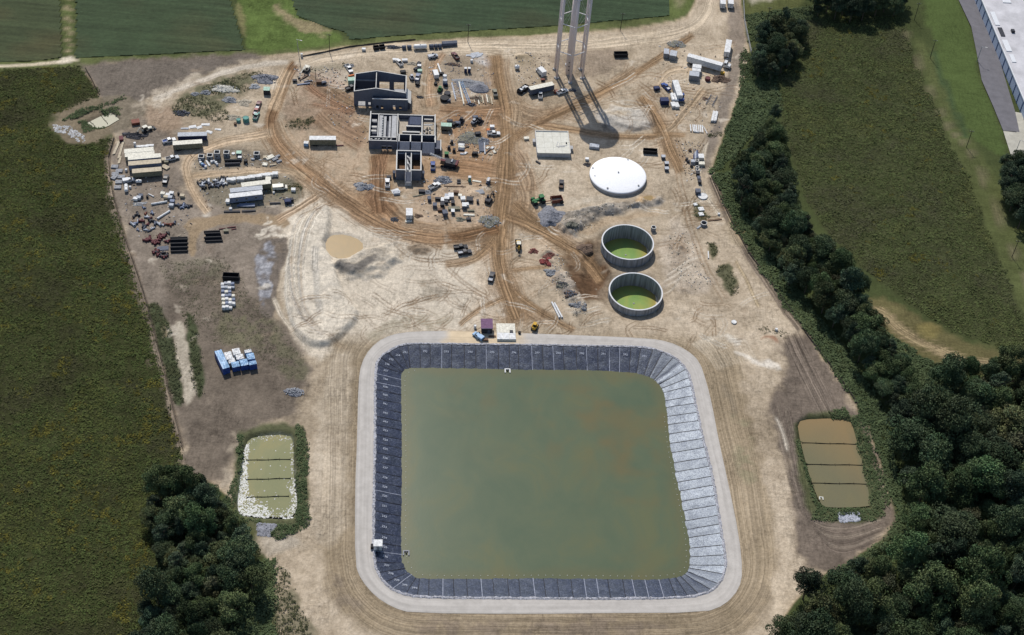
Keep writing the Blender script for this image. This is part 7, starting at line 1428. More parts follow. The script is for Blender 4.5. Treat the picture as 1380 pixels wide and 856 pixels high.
for X, Y, c, sx, sy, rz in ((945, 240, 'cream', 3.6, 2.2, .7), (898, 238, 'tan', 1.8, 1.6, .2), (895, 312, 'cream', 2.0, 1.8, 0), (1000, 260, 'grey', 2.6, 1.2, .8), (770, 260, 'silver', 1.4, .9, 0), (1020, 230, 'grey', 2.6, 1.0, .8), (1040, 280, 'grey', 2.2, 1.0, .7)): slab('Z4', X, Y, c, cw(c)+' concrete slab at the right end of the precast yard', sx, sy, .5, rz)
beam('Z4', 945, 322, 1010, 312, .6, .4, 'tan', 'tan timber at the right of the precast yard', None, 'timber', False, 'plank', name='timber_stack')
for k, (X, Y) in enumerate(((528, 478), (560, 480), (578, 476), (620, 470), (650, 468), (668, 466), (697, 462), (730, 457), (762, 452), (790, 447), (825, 445), (850, 440), (885, 432), (910, 430), (935, 427), (965, 424), (1000, 416))): pallet_load('Z4', X, Y, 'white', 'white pallet in the row behind the cream trailer', 1.9 if k % 3 else 1.5, 1.3, .1, 'white pallet row', l=1.3 if k % 4 else 2.2)
pallet_load('Z4', 930, 475, 'cream', 'cream pallet at the right end of the cream trailer', 2.2, 1.6, .1, auto=False)
for k, (X, Y) in enumerate(((270, 500), (262, 520), (318, 495), (325, 520), (268, 565), (330, 548), (350, 535), (385, 495), (400, 520), (385, 530), (415, 490), (430, 515), (445, 500), (455, 530), (470, 465), (490, 470), (475, 500), (485, 520), (410, 545), (440, 470), (215, 525), (250, 545))): fitting('Z4', X, Y, (fc := ('dark', 'silver', 'white', 'slate', 'black')[k % 5]), cw(fc)+' pipe fitting in the heap left of the white pallets', 1.3, 'fitting heap by the white pallets', True, k*.9)
MB_ = thing('entrance_deck', 'blue-grey deck and steps before the white office trailer', 'deck', *at('Z4', 710, 735, .6)[:2], None, .16); MB().box(0, 0, .55, 6.0, 1.8, .1).build('deck', cm('bluegrey'), MB_); [MB().box(-2.7+1.8*i, y, .25, .12, .12, .55).build('leg', M_DARK, MB_) for i in range(4) for y in (-.8, .8)]; [MB().box(-3.2-.3*i, 0, .4-.14*i, .3, 1.2, .08).build('step', cm('bluegrey'), MB_) for i in range(3)]
crate('Z4', 512, 698, 'white', 'white box at the left end of the office trailer', 1.4, 1.8, 1.2, .1, auto=False); drum('Z4', 540, 775, 'white', 'white drum before the office trailer', .6, .9, auto=False)
van('Z4', 1050, 572, 1105, 568, 'cream', 'cream truck on the grass right of the trailers', 5.8, 1.9, 2.1); crate('Z4', 1187, 580, 'white', 'white crate on the grass right of the cream truck', 1.6, 1.4, 1.1, .1, auto=False); drum('Z4', 985, 608, 'white', 'white drum before the cream trailer', .4, .8, auto=False)
beam('Z4', 942, 716, 1058, 712, .7, .5, 'dark', 'dark timber stack on the grass right of the office trailer', None, 'timber', False, 'plank', name='timber_stack'); genset('Z4', 1130, 700, 'navy', 'navy compressor at the end of the trailer yard', 2.6, 1.8, 1.7, .3, False); genset('Z4', 1160, 685, 'dark', 'dark compressor behind the navy one', 2.2, 1.4, 1.4, .5, False)
for x1, y1, x2, y2, l in ((470, 800, 640, 798, 'left'), (655, 795, 800, 787, 'right')): beam('Z4', x1, y1, x2, y2, .8, .5, 'dark', l+' dark timber below the office trailer', None, 'timber', False, 'plank', name='timber_stack')
# top row by the road
for k, (x1, y1, x2, y2, r) in enumerate(((795, 203, 812, 202, .9), (818, 201, 836, 200, .9), (915, 197, 935, 196, 1.0), (938, 196, 952, 195, 1.05), (955, 195, 970, 194, 1.05), (972, 190, 1038, 186, .95), (972, 184, 1038, 180, .95))): pipe('U3', x1, y1, x2, y2, r, 'slate', 'big dark grey pipe in the row at the top road', 'pipes at the top road', bell=False)
heap('U3', 755, 207, 4, 1.6, .8, 'dark', 'dark scrap heap among pipes at the top road', 'scrap', stones_c='slate', ns=50); crate('U3', 625, 218, 'white', 'white crate at the crop edge', 1.6, 1.2, 1, .1, auto=False); crate('U3', 350, 243, 'white', 'white marker box beside the leftmost pole', .8, .8, 1.6, .1, auto=False)
# left of the gabled shell
excavator('Y1', 250, 350, 190, 425, 'cream', 'cream excavator with boom lowered on the pale island', .9, ((2.5, 2.6), (5.0, 2.0), (6.5, .7))); beam('Y1', 180, 440, 270, 385, .5, .5, 'brown', 'brown steel beam beside the cream excavator', auto=False)
beam('Y1', 155, 488, 290, 470, .6, .4, 'bluegrey', 'blue-grey beam at the foot of the pale island', auto=False); beam('Y1', 225, 455, 310, 440, .6, .4, 'slate', 'slate grey beam behind the blue-grey beam', auto=False); crate('Y1', 380, 460, 'brown', 'dark brown bin on the pale island', 2.2, 1.8, 1.5, .1, auto=False, name='waste_bin', cat='bin'); genset('Y1', 432, 470, 'slate', 'slate grey generator right of the brown bin', 2.2, 1.2, 1.4, .5, False); genset('Y1', 132, 450, 'dark', 'dark generator at the left of the pale island', 2, 1.2, 1.2, .2, False); MB_ = thing('marker_post', 'tall dark post standing on the pale island', 'post', *at('Y1', 346, 430)[:2]); MB().cyl((0, 0, -.3), (0, 0, 4.8), .12, n=8).build('post', M_DARK, MB_); MB().box(0, 0, 4.7, .7, .08, .5).build('sign_board', M_DARK, MB_)
pickup('Y1', 692, 340, 712, 370, 'white', 'white pickup above the left corner of the gabled shell'); pickup('Y1', 715, 535, 745, 525, 'dark', 'dark pickup left of the gabled shell'); b_ = beam('Y1', 685, 398, 742, 384, .7, .5, 'orange', 'orange barrier beams left of the gabled shell', None, 'barrier', False, 'plank', name='barrier')
heap('Y1', 690, 292, 2.6, 1.6, .7, 'grey', 'small grey heap by the green tuft', 'rubble', stones_c='silver', ns=30); crate('Y4', 310, 412, 'lightblue', 'light blue box at the left of the lone trailer', 1.8, 1.6, 1.6, 0, auto=False, lid='white')
beam('Y4', 690, 435, 790, 432, .4, .35, 'maroon', 'dark red beam right of the lone trailer', auto=False); crate('Y4', 1060, 0, 'dark', 'x', 1, 1, 1, 0) if False else None
pickup('Y1', 1205, 275, 1180, 245, 'white', 'white pickup right above the gabled shell'); crate('Y1', 1265, 240, 'white', 'white box beside the white pickup', 2.4, 1.4, .9, .2, auto=False); crate('Y1', 1160, 235, 'white', 'white crate left of the white pickup', 1.6, 1.4, .9, .2, auto=False); genset('Y2', 712, 148, 'black', 'black generator at the shell\'s upper right corner', 2.4, 1.6, 1.5, .3, False)
# column of machines right of the shell
genset('Y2', 895, 48, 'dark', 'dark generator at the top of the machine column', 2.0, 1.4, 1.5, 1.2, False); crate('Y2', 900, 78, 'grey', 'white lidded crate in the machine column', 1.6, 1.4, 1.4, .1, auto=False, lid='white'); genset('Y2', 860, 112, 'dark', 'dark generator left in the machine column', 2, 1.3, 1.4, 1.0, False); crate('Y2', 905, 132, 'palegreen', 'pale green crate in the machine column', 1.9, 1.5, .9, .2, auto=False); pickup('Y2', 880, 222, 892, 180, 'bluegrey', 'blue-grey pickup at the foot of the machine column', load='white'); skid_steer('Y2', 812, 232, 800, 200, 'silver', 'silver loader beside the shell wall'); genset('Y2', 880, 280, 'black', 'black generator below the blue-grey pickup', 2.2, 1.5, 1.3, 1.3, False); heap('Y2', 820, 45, 2.6, 1.5, .7, 'tan', 'tan sand heap in the machine column', 'sand'); heap('Y2', 905, 432, 1.6, 1.0, .5, 'dark', 'small dark heap right of the shell', 'scrap', stones_c='black', ns=20); crate('Y2', 770, 140, 'tan', 'x', 1, 1, 1) if False else None
# storage square right of it (frame Y5)
van('Y5', 255, 395, 240, 350, 'white', 'white van at the left of the storage square', 5.6, 2.3, 2.1); beam('Y5', 285, 240, 325, 352, .6, .6, 'white', 'white steel beam leaning above the white van', auto=False); drum('Y5', 376, 415, 'white', 'upright white tank in the storage square', .9, 2.4, auto=False); drum('Y5', 378, 480, 'silver', 'white topped silo below the upright white tank', 1.0, 2.8, auto=False); genset('Y5', 382, 512, 'navy', 'navy compressor at the foot of the silo', 2.0, 1.4, 1.4, .2, False)
for X, Y in ((303, 372), (345, 372), (258, 498), (395, 520)): drum('Y5', X, Y, 'black', 'black roll standing in the storage square', .75, 1.0, 'black rolls of the storage square')
skid_steer('Y5', 312, 600, 330, 560, 'green', 'dark green loader in the storage square'); drum('Y5', 408, 630, 'dark', 'dark round cask in the storage square', 1.4, 1.2, auto=False); drum('Y5', 372, 690, 'black', 'large black dome tank at the lower left of the storage square', 1.9, 1.5, auto=False); crate('Y5', 425, 715, 'slate', 'slate grey crate beside the black dome tank', 1.6, 1.2, 1.0, .2, auto=False)
toilet('Y5', 641, 358, 'navy', 'left one of two dark blue toilets in the storage square'); toilet('Y5', 688, 358, 'navy', 'right one of two dark blue toilets in the storage square')
for x1, y1, x2, y2, w_, k, c, l in ((463, 490, 515, 702, .5, 'ibeam', 'silver', 'leftmost silver steel beam of the truss group'), (508, 480, 552, 680, 2.4, 'truss', 'bluegrey', 'wide blue-grey lattice truss in the storage square'), (556, 475, 620, 760, .5, 'ibeam', 'cream', 'long cream steel beam beside the lattice truss'), (588, 478, 694, 750, .9, 'truss', 'lightblue', 'long pale blue truss at the right of the group')): beam('Y5', x1, y1, x2, y2, w_, .7, c, l, 'trusses of the storage square', 'truss', False, k, name='roof_truss')
heap('Y5', 820, 545, 4.6, 4.0, 2.2, 'bluegrey', 'blue-grey gravel cone in the storage square', 'gravel', .1); heap('Y5', 660, 490, 7, 3.6, .8, 'grey', 'low spread of grey gravel behind the gravel cone', 'gravel', .3)
pickup('Y5', 1018, 640, 1005, 580, 'olive', 'olive grey pickup beside the main haul road'); pickup('Y5', 510, 165, 490, 140, 'maroon', 'dark red pickup at the top of the storage square'); drum('Y5', 720, 208, 'white', 'white drum at the top of the storage square', .6, 1.4, auto=False); van('Y5', 222, 168, 260, 160, 'silver', 'silver car at the upper left of the storage square', 4.5, 1.5, 1.8)
for X, Y, sx, sy, rz in ((690, 145, 3, 1.2, 0), (765, 125, 4, 2.2, .3), (810, 150, 3, 1.4, .6), (830, 125, 2.4, 1.2, .2), (745, 160, 2.6, 1.6, .9)): sheeting('Y5', X, Y, sx, sy, 'silver', 'pale sheets at the top of the storage square', rz)
for k in range(9): beam('Y5', 740+k*28, 640+(k % 3)*12, 760+k*28, 740+(k % 3)*12, .5, .3, ('tan', 'brown', 'cream', 'olive')[k % 4], cw(('tan', 'brown', 'cream', 'olive')[k % 4])+' timber in the row below the gravel cone', 'timbers below the gravel cone', 'timber', True, 'plank', name='timber_stack')
heap('Y5', 715, 765, 2.2, 1.2, .8, 'dark', 'dark scrap heap below the long truss', 'scrap', stones_c='slate', ns=30); heap('Y5', 790, 690, 3, 2, .7, 'brown', 'brown rubble heap below the gravel cone', 'rubble', stones_c='olive', ns=50); heap('Y5', 480, 255, 4, 1.4, .5, 'brown', 'low brown brush line in the storage square', 'brush', stones_c='dark', ns=40)
tank('Y5', 1272, 283, 1335, 282, 1.0, 'white', 'white tank alone right of the haul road')
# work area right of concrete building (frame Y6)
for X, Y, c, k, rz, l in ((440, 225, 'dark', 'g', .2, 'behind the pale green trailer'), (490, 258, 'black', 'g', 1, 'right of the pale green trailer'), (540, 248, 'slate', 'g', 0, 'left of the dark churned patch'), (586, 235, 'dark', 's', 1.2, 'at the dark churned patch'), (768, 175, 'slate', 'g', .3, 'top of the three by the timber'), (748, 255, 'silver', 's', .5, 'lower left of the three'), (822, 240, 'dark', 's', 0, 'lower right of the three'), (800, 382, 'dark', 'g', .3, 'beside the grey heap')):
    (genset if k == 'g' else skid_steer)(*(('Y6', X, Y, c, cw(c)+' generator '+l, 2.4, 1.5, 1.5, rz, False) if k == 'g' else ('Y6', X, Y, X+20*math.cos(rz), Y-15, c, cw(c)+' loader '+l)))
crate('Y6', 982, 295, 'white', 'white box above the white pickup by the haul road', 1.8, 1.5, 1.3, .1, auto=False); drum('Y6', 930, 335, 'orange', 'orange drum left of the white box', .7, 1.0, auto=False); pickup('Y6', 1000, 398, 1050, 398, 'white', 'white pickup parked beside the main haul road'); genset('Y6', 990, 350, 'dark', 'small dark generator behind the white pickup', 1.6, 1.0, 1.1, 0, False)
for Y, c in ((492, 'dark'), (520, 'white'), (555, 'cream'), (575, 'slate')): slab('Y6', 588, Y, c, cw(c)+' panel in the stack left of the timber heap', 2.6, 1.6, .7, 0)
for X, Y in ((430, 555), (495, 590), (466, 485)): genset('Y6', X, Y, 'dark', 'dark pump standing right of the concrete building', 1.4, 1.0, 1.6, 1.5)
crate('Y6', 398, 640, 'dark', 'green lidded dark bin beside the crane boom', 1.6, 1.6, 1.6, .1, auto=False, lid='green'); heap('Y6', 700, 440, 6, 4.5, .9, 'olive', 'olive rubble heap in the middle of the work area', 'rubble', stones_c='grey', ns=110); heap('Y6', 865, 470, 3, 2.5, 1.0, 'grey', 'grey heap of formwork by the haul road', 'formwork', stones_c='bluegrey', ns=60)
beam('Y6', 882, 470, 890, 640, .5, .5, 'silver', 'silver beam in the formwork pile', auto=False); beam('Y6', 885, 640, 960, 575, .4, .4, 'dark', 'dark beam at the foot of the formwork pile', auto=False); beam('Y6', 835, 480, 850, 610, 2.0, .5, 'slate', 'slate grey panels stacked by the silver beam', None, 'panels', False, 'plank', name='panel_stack')
for X in (745, 780): genset('Y6', X, 635, 'black', 'black compressor of the pair below the rubble', 1.7, 1.1, 1.5, 1.4)
crane('Y6', 430, 790, 330, 770, 185, 632, 4.6, 'dark crawler crane with white boom beside the twin tank'); pickup('Y6', 222, 815, 222, 770, 'blue', 'blue pickup between twin tank and crane')
for X, Y, c in ((925, 560, 'cream'), (985, 560, 'white'), (1010, 610, 'cream'), (960, 640, 'tan'), (640, 630, 'white'), (600, 640, 'silver'), (660, 545, 'dark'), (640, 550, 'brown')): slab('Y6', X, Y, c, cw(c)+' board heap in the crane work area', 1.8, 1.0, .3, X % 3)
# laydown yard below the crane (frame Y7)
slab('Y7', 35, 300, 'silver', 'silver panel stack left below the twin tank', 2.6, 2.0, .9, .3, auto=False); crate('Y7', 298, 292, 'dark', 'dark crate right below the twin tank', 2.4, 1.4, 1.1, .1, auto=False); heap('Y7', 350, 298, 2.2, 1.4, .8, 'grey', 'grey heap beside the dark crate', 'formwork', stones_c='silver', ns=40); beam('Y7', 205, 345, 320, 322, .5, .3, 'olive', 'olive timbers below the twin tank', None, 'timber', False, 'plank', name='timber_stack')
pickup('Y7', 432, 252, 455, 240, 'white', 'white pickup below the blue one'); heap('Y7', 525, 172, 3.8, 2.6, .8, 'slate', 'slate grey heap of bent bars below the crane', 'steel bars', stones_c='silver', ns=120); toilet('Y7', 800, 190, 'teal', 'teal toilet alone in the laydown yard', 'portable toilets')
for Y in (175, 202): beam('Y7', 668, Y, 708, Y, .8, .5, 'dark', 'dark short beam left of the teal toilet', 'short beams by the toilet')
lift('Y7', 995, 205, 'slate', 'slate grey scissor lift beside the haul road', 1.3, False); beam('Y7', 530, 235, 760, 245, .4, .3, 'brown', 'long brown timber below the bent bars', None, 'timber', False, 'plank', name='timber_stack'); beam('Y7', 830, 180, 925, 195, .9, .2, 'cream', 'cream boards right of the teal toilet', None, 'boards', False, 'plank', name='board_stack'); sheeting('Y7', 905, 310, 3.6, 2.6, 'grey', 'grey blankets above the dark excavator', .4)
for X, Y, c, sx, sy, h in ((378, 370, 'slate', 1.3, 2.0, 1.5), (468, 372, 'dark', 2.2, 1.0, 1.0), (436, 440, 'slate', 1.5, 1.8, 1.5), (514, 432, 'dark', 1.6, 1.8, 1.4), (490, 490, 'brown', 1.8, 1.2, 1.0), (543, 520, 'slate', 1.9, 2.2, 1.8), (625, 412, 'dark', 1.4, 1.6, 1.2), (660, 305, 'brown', 2.0, 1.2, 1.0), (605, 340, 'white', 2.0, 2.4, 1.2), (560, 370, 'slate', 2.0, 1.6, 1.2), (520, 385, 'white', 1.5, 2.0, .9), (560, 340, 'silver', 1.4, 1.4, 1.0), (730, 372, 'white', 1.8, 2.0, 1.1), (745, 445, 'slate', 1.7, 2.2, 1.7), (775, 435, 'white', 1.2, 1.6, 1.0), (800, 380, 'dark', 2.6, 2.4, 1.2), (625, 505, 'slate', 1.3, 1.8, 1.5), (790, 585, 'dark', 1.8, 1.2, .8), (885, 400, 'dark', .9, 1.2, 1.2), (555, 405, 'dark', 1.3, 1.5, 1.1), (700, 340, 'cream', 1.4, 1.2, .9)): crate('Y7', X, Y, c, cw(c)+' crate in the laydown yard below the crane', sx, sy, h, .1*(X % 4), 'crates of the laydown yard', lid='white' if (X % 5 == 0 and c == 'slate') else None)
beam('Y7', 575, 468, 700, 465, 1.6, .9, 'olive', 'olive grey stack of planks in the laydown yard', None, 'timber', False, 'plank', name='timber_stack'); beam('Y7', 780, 492, 850, 490, .8, .6, 'olive', 'short olive timber right of the plank stack', None, 'timber', False, 'plank', name='timber_stack'); beam('Y7', 735, 535, 855, 540, .9, .4, 'cream', 'cream boards below the short timber', None, 'boards', False, 'plank', name='board_stack'); heap('Y7', 705, 585, 2.2, 1.6, .7, 'olive', 'round olive heap at the yard foot', 'spoil'); heap('Y7', 265, 550, 2.0, 1.4, .6, 'brown', 'small brown heap right of the white trailer', 'spoil'); slab('Y7', 160, 605, 'cream', 'cream boards before the white trailer', 2.6, 1.4, .3, .2, auto=False)
excavator('Y7', 1000, 405, 1040, 345, 'dark', 'dark excavator beside the main haul road', .85, ((1.6, 3.4), (3.6, 3.6), (4.4, 1.2))); heap('Y7', 1005, 600, 4.5, 3.6, .9, 'olive', 'grey concrete rubble heap at the road fork', 'rubble', stones_c='silver', ns=120); heap('Y7', 15, 585, 1.6, 1.4, .6, 'dark', 'small dark heap left of the white trailer', 'scrap', stones_c='slate', ns=20)
heap('Y3', 70, 790, 4.5, 2.6, .9, 'grey', 'grey heap of drums and boards by the brown track', 'scrap', stones_c='bluegrey', ns=70); pickup('Y3', 300, 775, 300, 745, 'white', 'white pickup left of the chute'); crate('Y3', 315, 705, 'dark', 'dark crate left of the twin tank', 1.8, 1.2, 1, .2, auto=False); sheeting('Y3', 380, 840, 3.2, 2.4, 'white', 'white sheets below the chute', .5)
# right half
farm_tractor('Y8', 490, 320, 430, 335, 'green', 'green farm tractor beside the grey gravel heap'); scraper('Y8', 668, 310, 600, 318, 'rusty dirt scraper hitched behind the green tractor'); pickup('Y8', 717, 152, 720, 110, 'dark', 'dark pickup between chamber and green tractor', load='brown'); heap('Y8', 630, 445, 6.5, 6.0, 1.8, 'bluegrey', 'blue-grey gravel heap below the green tractor', 'gravel', .3); heap('Y8', 600, 520, 3.5, 2.2, 1.0, 'slate', 'dark slate spoil at the foot of the gravel heap', 'spoil', .4)
heap('Y8', 960, 770, 3.4, 3.0, 1.0, 'brown', 'dark brown mud heap left of the upper open tank', 'mud', .3); heap('Y8', 820, 560, 2.6, 2.0, .8, 'olive', 'olive clod heap on the ridge', 'spoil', stones_c='olive', ns=50)
backhoe('W8', 597, 165, 594, 110, 'yellow', 'yellow backhoe beside the main haul road', 1.0); pickup('W8', 205, 175, 240, 172, 'black', 'upper black pickup beside the left branch track'); pickup('W8', 232, 210, 262, 205, 'dark', 'lower dark pickup beside the left branch track', load='silver'); pickup('W8', 414, 378, 424, 345, 'dark', 'dark pickup with pale load alone on pale ground', load='silver')
for X, Y, r, l in ((700, 190, 2.0, 'small red clay heap right of the backhoe'), (805, 215, 3.0, 'dark red clay heap on the rubble band'), (790, 265, 2.6, 'bright red clay heap at the foot of the band')): heap('W8', X, Y, r, r*.8, .7, 'red' if Y > 240 else 'rust', l, 'clay', .5, stones_c='red', ns=20)
for d in (0, 18): pipe('W8', 825+d, 535+d*.3, 878+d, 640, .35, 'white', ('left' if not d else 'right')+' of two white pipes above the pond corner', auto=False)
for k, (X, Y, r, c) in enumerate(((830, 340, 2.6, 'grey'), (900, 430, 2.4, 'olive'), (950, 490, 2.2, 'brown'), (1010, 565, 2.6, 'grey'))): heap('W8', X, Y, r*1.1, r*.75, .5, ('olive' if c in ('slate', 'dark') else c), ('uppermost grey', 'olive', 'brown', 'lowest grey')[k]+' clod heap in the rubble band left of tanks', 'clods', .6, stones_c=('silver', 'dark', 'slate', 'grey')[k % 4], ns=60)
# shed and slab by the pond
w = at('W8', 382, 755); t = thing('pump_shed', 'small shed with purple roof at the top edge of the pond', 'shed', w[0], w[1], None, .12); MB().box(0, 1.8, 1.4, 3.9, 3.6, 2.8).build('wall', cm('dark'), t); MB().prism([(-2.1, 2.8), (2.1, 2.8), (2.1, 2.95), (-2.1, 2.95)], -.2, 4.0).build('eaves', cm('slate'), t); r_ = MB(); r_.add([(-2.15, -.3, 2.9), (2.15, -.3, 2.9), (2.15, 4.1, 3.7), (-2.15, 4.1, 3.7), (-2.15, -.3, 2.8), (2.15, -.3, 2.8), (2.15, 4.1, 2.8), (-2.15, 4.1, 2.8)], [(0, 1, 2, 3), (4, 5, 1, 0), (5, 6, 2, 1), (6, 7, 3, 2), (7, 4, 0, 3)]); r_.build('roof', cm('purple'), t); d = MB().box(.7, -.03, 1.05, .95, .06, 2.0).build('door', cm('slate'), t); MB().box(1.05, -.08, 1.0, .08, .06, .1).build('handle', M_STEEL, d); MB().box(-.8, -.03, 1.6, .9, .05, .7).build('window', M_GLASS, t)
van('W8', 325, 780, 310, 770, 'lightblue', 'light blue car parked left of the purple shed', 4.4, 1.5, 1.8); drum('W8', 303, 705, 'white', 'white drum upper left of the purple shed', .5, 1.4, auto=False); crate('W8', 375, 795, 'brown', 'dark brown bin below the purple shed', 1.8, 1.0, .7, .1, auto=False); beam('W8', 395, 770, 445, 770, .8, .4, 'brown', 'brown timbers right below the purple shed', None, 'timber', False, 'plank', name='timber_stack')
c_, L_, a_ = seg('W8', 452, 805, 580, 806); w0 = c_-np.array([math.cos(a_), math.sin(a_), 0])*L_/2; t = thing('valve_vault', 'cream concrete vault of slabs beside the purple shed', 'vault', w0[0], w0[1], None, a_); D5 = 8.2; MB().box(L_/2, D5/2, .35, L_, D5, 1.0).build('base', cm('cream'), t)
for i in range(3): MB().box(L_*(i+.5)/3, 1.7, .92, L_/3-.1, 3.2, .2).build('front_slab', cm('white'), t)
for i in range(6): MB().box(L_*(i+.5)/6, 5.7, .9, L_/6-.05, 4.6, .16).build('rear_plank', cm('cream'), t)
MB().box(L_*.78, 3.9, 1.1, 1.2, 1.2, .3).build('hatch', M_DARK, t)
skid_steer('W8', 706, 720, 720, 680, 'yellow', 'dark yellow loader on the gravel beside the vault', 1.15); drum('W8', 605, 746, 'black', 'black drum right of the vault', .5, .9, auto=False)
# tower foot and right yard
van('W2', 322, 128, 300, 105, 'white', 'white box van left of the tower legs', 5.6, 2.8, 2.3); genset('W2', 340, 180, 'rust', 'rusty pump below the white box van', 1.8, 1.2, 1.0, .2, False); tank('W2', 92, 62, 158, 64, 1.0, 'white', 'white gas tank between haul road and box van') if False else None
pickup('W2', 316, 325, 316, 300, 'white', 'white pickup in front of the grey box trailer'); pickup('W2', 512, 298, 548, 285, 'white', 'white pickup standing in the tower shadow', load='dark'); heap('W2', 600, 270, 1.8, 1.4, .7, 'dark', 'dark scrap by the tower shadow', 'scrap', stones_c='slate', ns=20); crate('W2', 455, 285, 'rust', 'rusty crate at the right end of the grey box trailer', 1.6, 1.4, 1.2, .2, auto=False)
slab('W2', 797, 765, 'silver', 'pale panel stack at the edge of the tank shadow', 4.2, 2.4, 1.1, -.05, auto=False, cat='panels'); crate('W5', 600, 358, 'white', 'white box upper left of the domed tank', 1.4, 1.2, .9, 0, auto=False); heap('W5', 602, 405, 1.8, 1.4, .7, 'dark', 'dark soil clod heap left of the domed tank', 'clods', stones_c='brown', ns=20); beam('W5', 148, 372, 185, 395, .7, .5, 'dark', 'dark timber below the concrete chamber', None, 'timber', False, 'plank', name='timber_stack'); crate('W5', 62, 175, 'cream', 'cream crate left of the concrete chamber', 2.0, 1.4, .8, .3, auto=False)
for X, Y, l in ((1277, 340, 'upper'), (1307, 398, 'middle'), (1307, 445, 'lower')): crate('W5', X, Y, 'slate', l+' of three grey boxes right of the domed tank', 1.6, 1.6, 1.3, .1, auto=False, lid='silver')
heap('W3', 405, 150, 4.5, 2.8, .6, 'olive', 'grey rubble patch above the site cabins', 'rubble', stones_c='silver', ns=90); heap('W3', 870, 510, 4.6, 3.2, 1.4, 'brown', 'dark brown heap below the long semi trailer', 'scrap', stones_c='brown', ns=70); drum('W3', 730, 515, 'maroon', 'dark red tank between containers and brown heap', 1.2, 1.4, auto=False); crate('W3', 886, 455, 'yellow', 'pale yellow box behind the long trailer cab', 1.6, 1.2, 1, .2, auto=False)
for x1, y1, x2, y2, r, l in ((355, 665, 375, 745, .9, 'left'), (385, 668, 408, 748, .9, 'right')): tank('W3', x1, y1, x2, y2, r, 'white', l+' of two white tanks beside the blue tractor')
for X, Y, l in ((368, 790, 'left'), (404, 795, 'right')): crate('W3', X, Y, 'white', l+' white crate below the two white tanks', 1.8, 3.0, 1.3, .25, auto=False)
genset('W3', 195, 615, 'navy', 'navy generator at the left of the tank yard', 2.6, 1.8, 1.6, .3, False); pickup('W3', 288, 615, 262, 590, 'blue', 'blue pickup right of the navy generator', load='white'); crate('W3', 372, 600, 'silver', 'silver crate beside the narrow trailer', 1.2, 2.2, 1.6, .2, auto=False); beam('W3', 745, 780, 800, 680, 2.8, .8, 'slate', 'slate grey frame lying near the right fence', None, 'frame', False, 'truss', name='steel_frame'); heap('W3', 705, 720, 1.6, 1.4, .6, 'brown', 'brown heap beside the slate frame', 'spoil')
for x1, y1, x2, y2, l in ((800, 150, 775, 255, 'left'), (828, 152, 806, 255, 'right')): beam('W4', x1, y1, x2, y2, 1.1, 1.0, 'white', l+' white panel stack near the right fence', None, 'panels', False, 'plank', name='panel_stack')
for k, X in enumerate((548, 575, 592, 610, 632, 652, 672)): pipe('W4', X, 292+k, X+8, 362+k*2, .3, 'white', 'white pipe in the rack at the right track junction', 'white pipe rack')
pipe('W4', 685, 310, 725, 385, .2, 'white', 'slanting white pipe right of the pipe rack', auto=False); slab('W4', 612, 368, 'white', 'white slab below the pipe rack', 2.4, .8, .4, 0, auto=False)
for X, Y, c, sx, sy, h in ((478, 335, 'white', 2.2, 2.6, 1.5), (487, 435, 'cream', 2.4, 1.8, 1.3), (360, 405, 'silver', 1.6, 1.6, 1.3), (435, 575, 'dark', 1.4, 1.4, 1.4), (448, 640, 'slate', 1.2, 1.8, 1.0), (460, 695, 'dark', 1.3, 1.6, 1.2), (435, 830, 'slate', 2.0, 1.8, 1.6)): crate('U5', X, Y, c, cw(c)+' crate in the column beside the right fence track', sx, sy, h, .1)
precast('U5', 422, 385, 'upper open concrete box in the right column', 1.5, 1.6, .1); precast('U5', 425, 480, 'round open concrete ring in the right column', 1.6, 1.2, round_=True); precast('U5', 428, 520, 'small open concrete box below the ring', 1.3, .9, .1)
for k, (x1, y1, x2, y2) in enumerate(((378, 285, 378, 370), (396, 260, 396, 360), (414, 240, 418, 350), (432, 235, 434, 345))): beam('U5', x1, y1, x2, y2, .5, .9, ('navy', 'silver', 'bluegrey', 'navy')[k], ('leftmost', 'second', 'third', 'rightmost')[k]+' steel section in the right column', 'steel sections of the right column', auto=False)
for X, Y, l in ((322, 232, 'upper'), (275, 368, 'left'), (297, 400, 'lower'), (345, 462, 'small lowest')): genset('U5', X, Y, 'brown' if l == 'upper' else 'dark', l+' dark pump left of the right column', 1.2, .9, 1.1, 1.2, False)
drum('W7', 212, 155, 'white', 'round white slab by the foot of the tree belt', 2.0, .5, auto=False); crate('W7', 183, 128, 'slate', 'slate grey box above the round white slab', 1.8, 1.8, 1.6, .2, auto=False)
for X, Y, s in ((168, 203, 1.3), (203, 231, 1.9), (203, 262, 1.7)): slab('W7', X, Y, 'white', 'white slab on the small green patch', s*1.2, s*1.2, .4, .3)
precast('W7', 220, 315, 'open concrete ring beside the small green patch', 2.6, 1.3, round_=True, group='precast rings'); precast('W6', 487, 140, 'lone concrete ring beside the upper open tank', 2.0, 1.9, round_=True, group='precast rings'); beam('W7', 245, 302, 328, 292, .5, .35, 'brown', 'brown timber beside the open concrete ring', None, 'timber', False, 'plank', name='timber_stack'); pipe('W7', 246, 488, 248, 530, .25, 'white', 'short white pipe on the green patch by the track', auto=False)
slab('W7', 190, 340, 'silver', 'pale boards left of the open concrete ring', 2.6, .7, .3, .9, auto=False); drum('T4', 178, 85, 'white', 'round white lid on the pale ground above the pond corner', 1.0, .5, auto=False); drum('T4', 528, 146, 'white', 'small white marker drum by the weeds', .5, .9, auto=False); drum('W7', 310, 262, 'white', 'small white drum at the belt fence', .5, .8, auto=False)
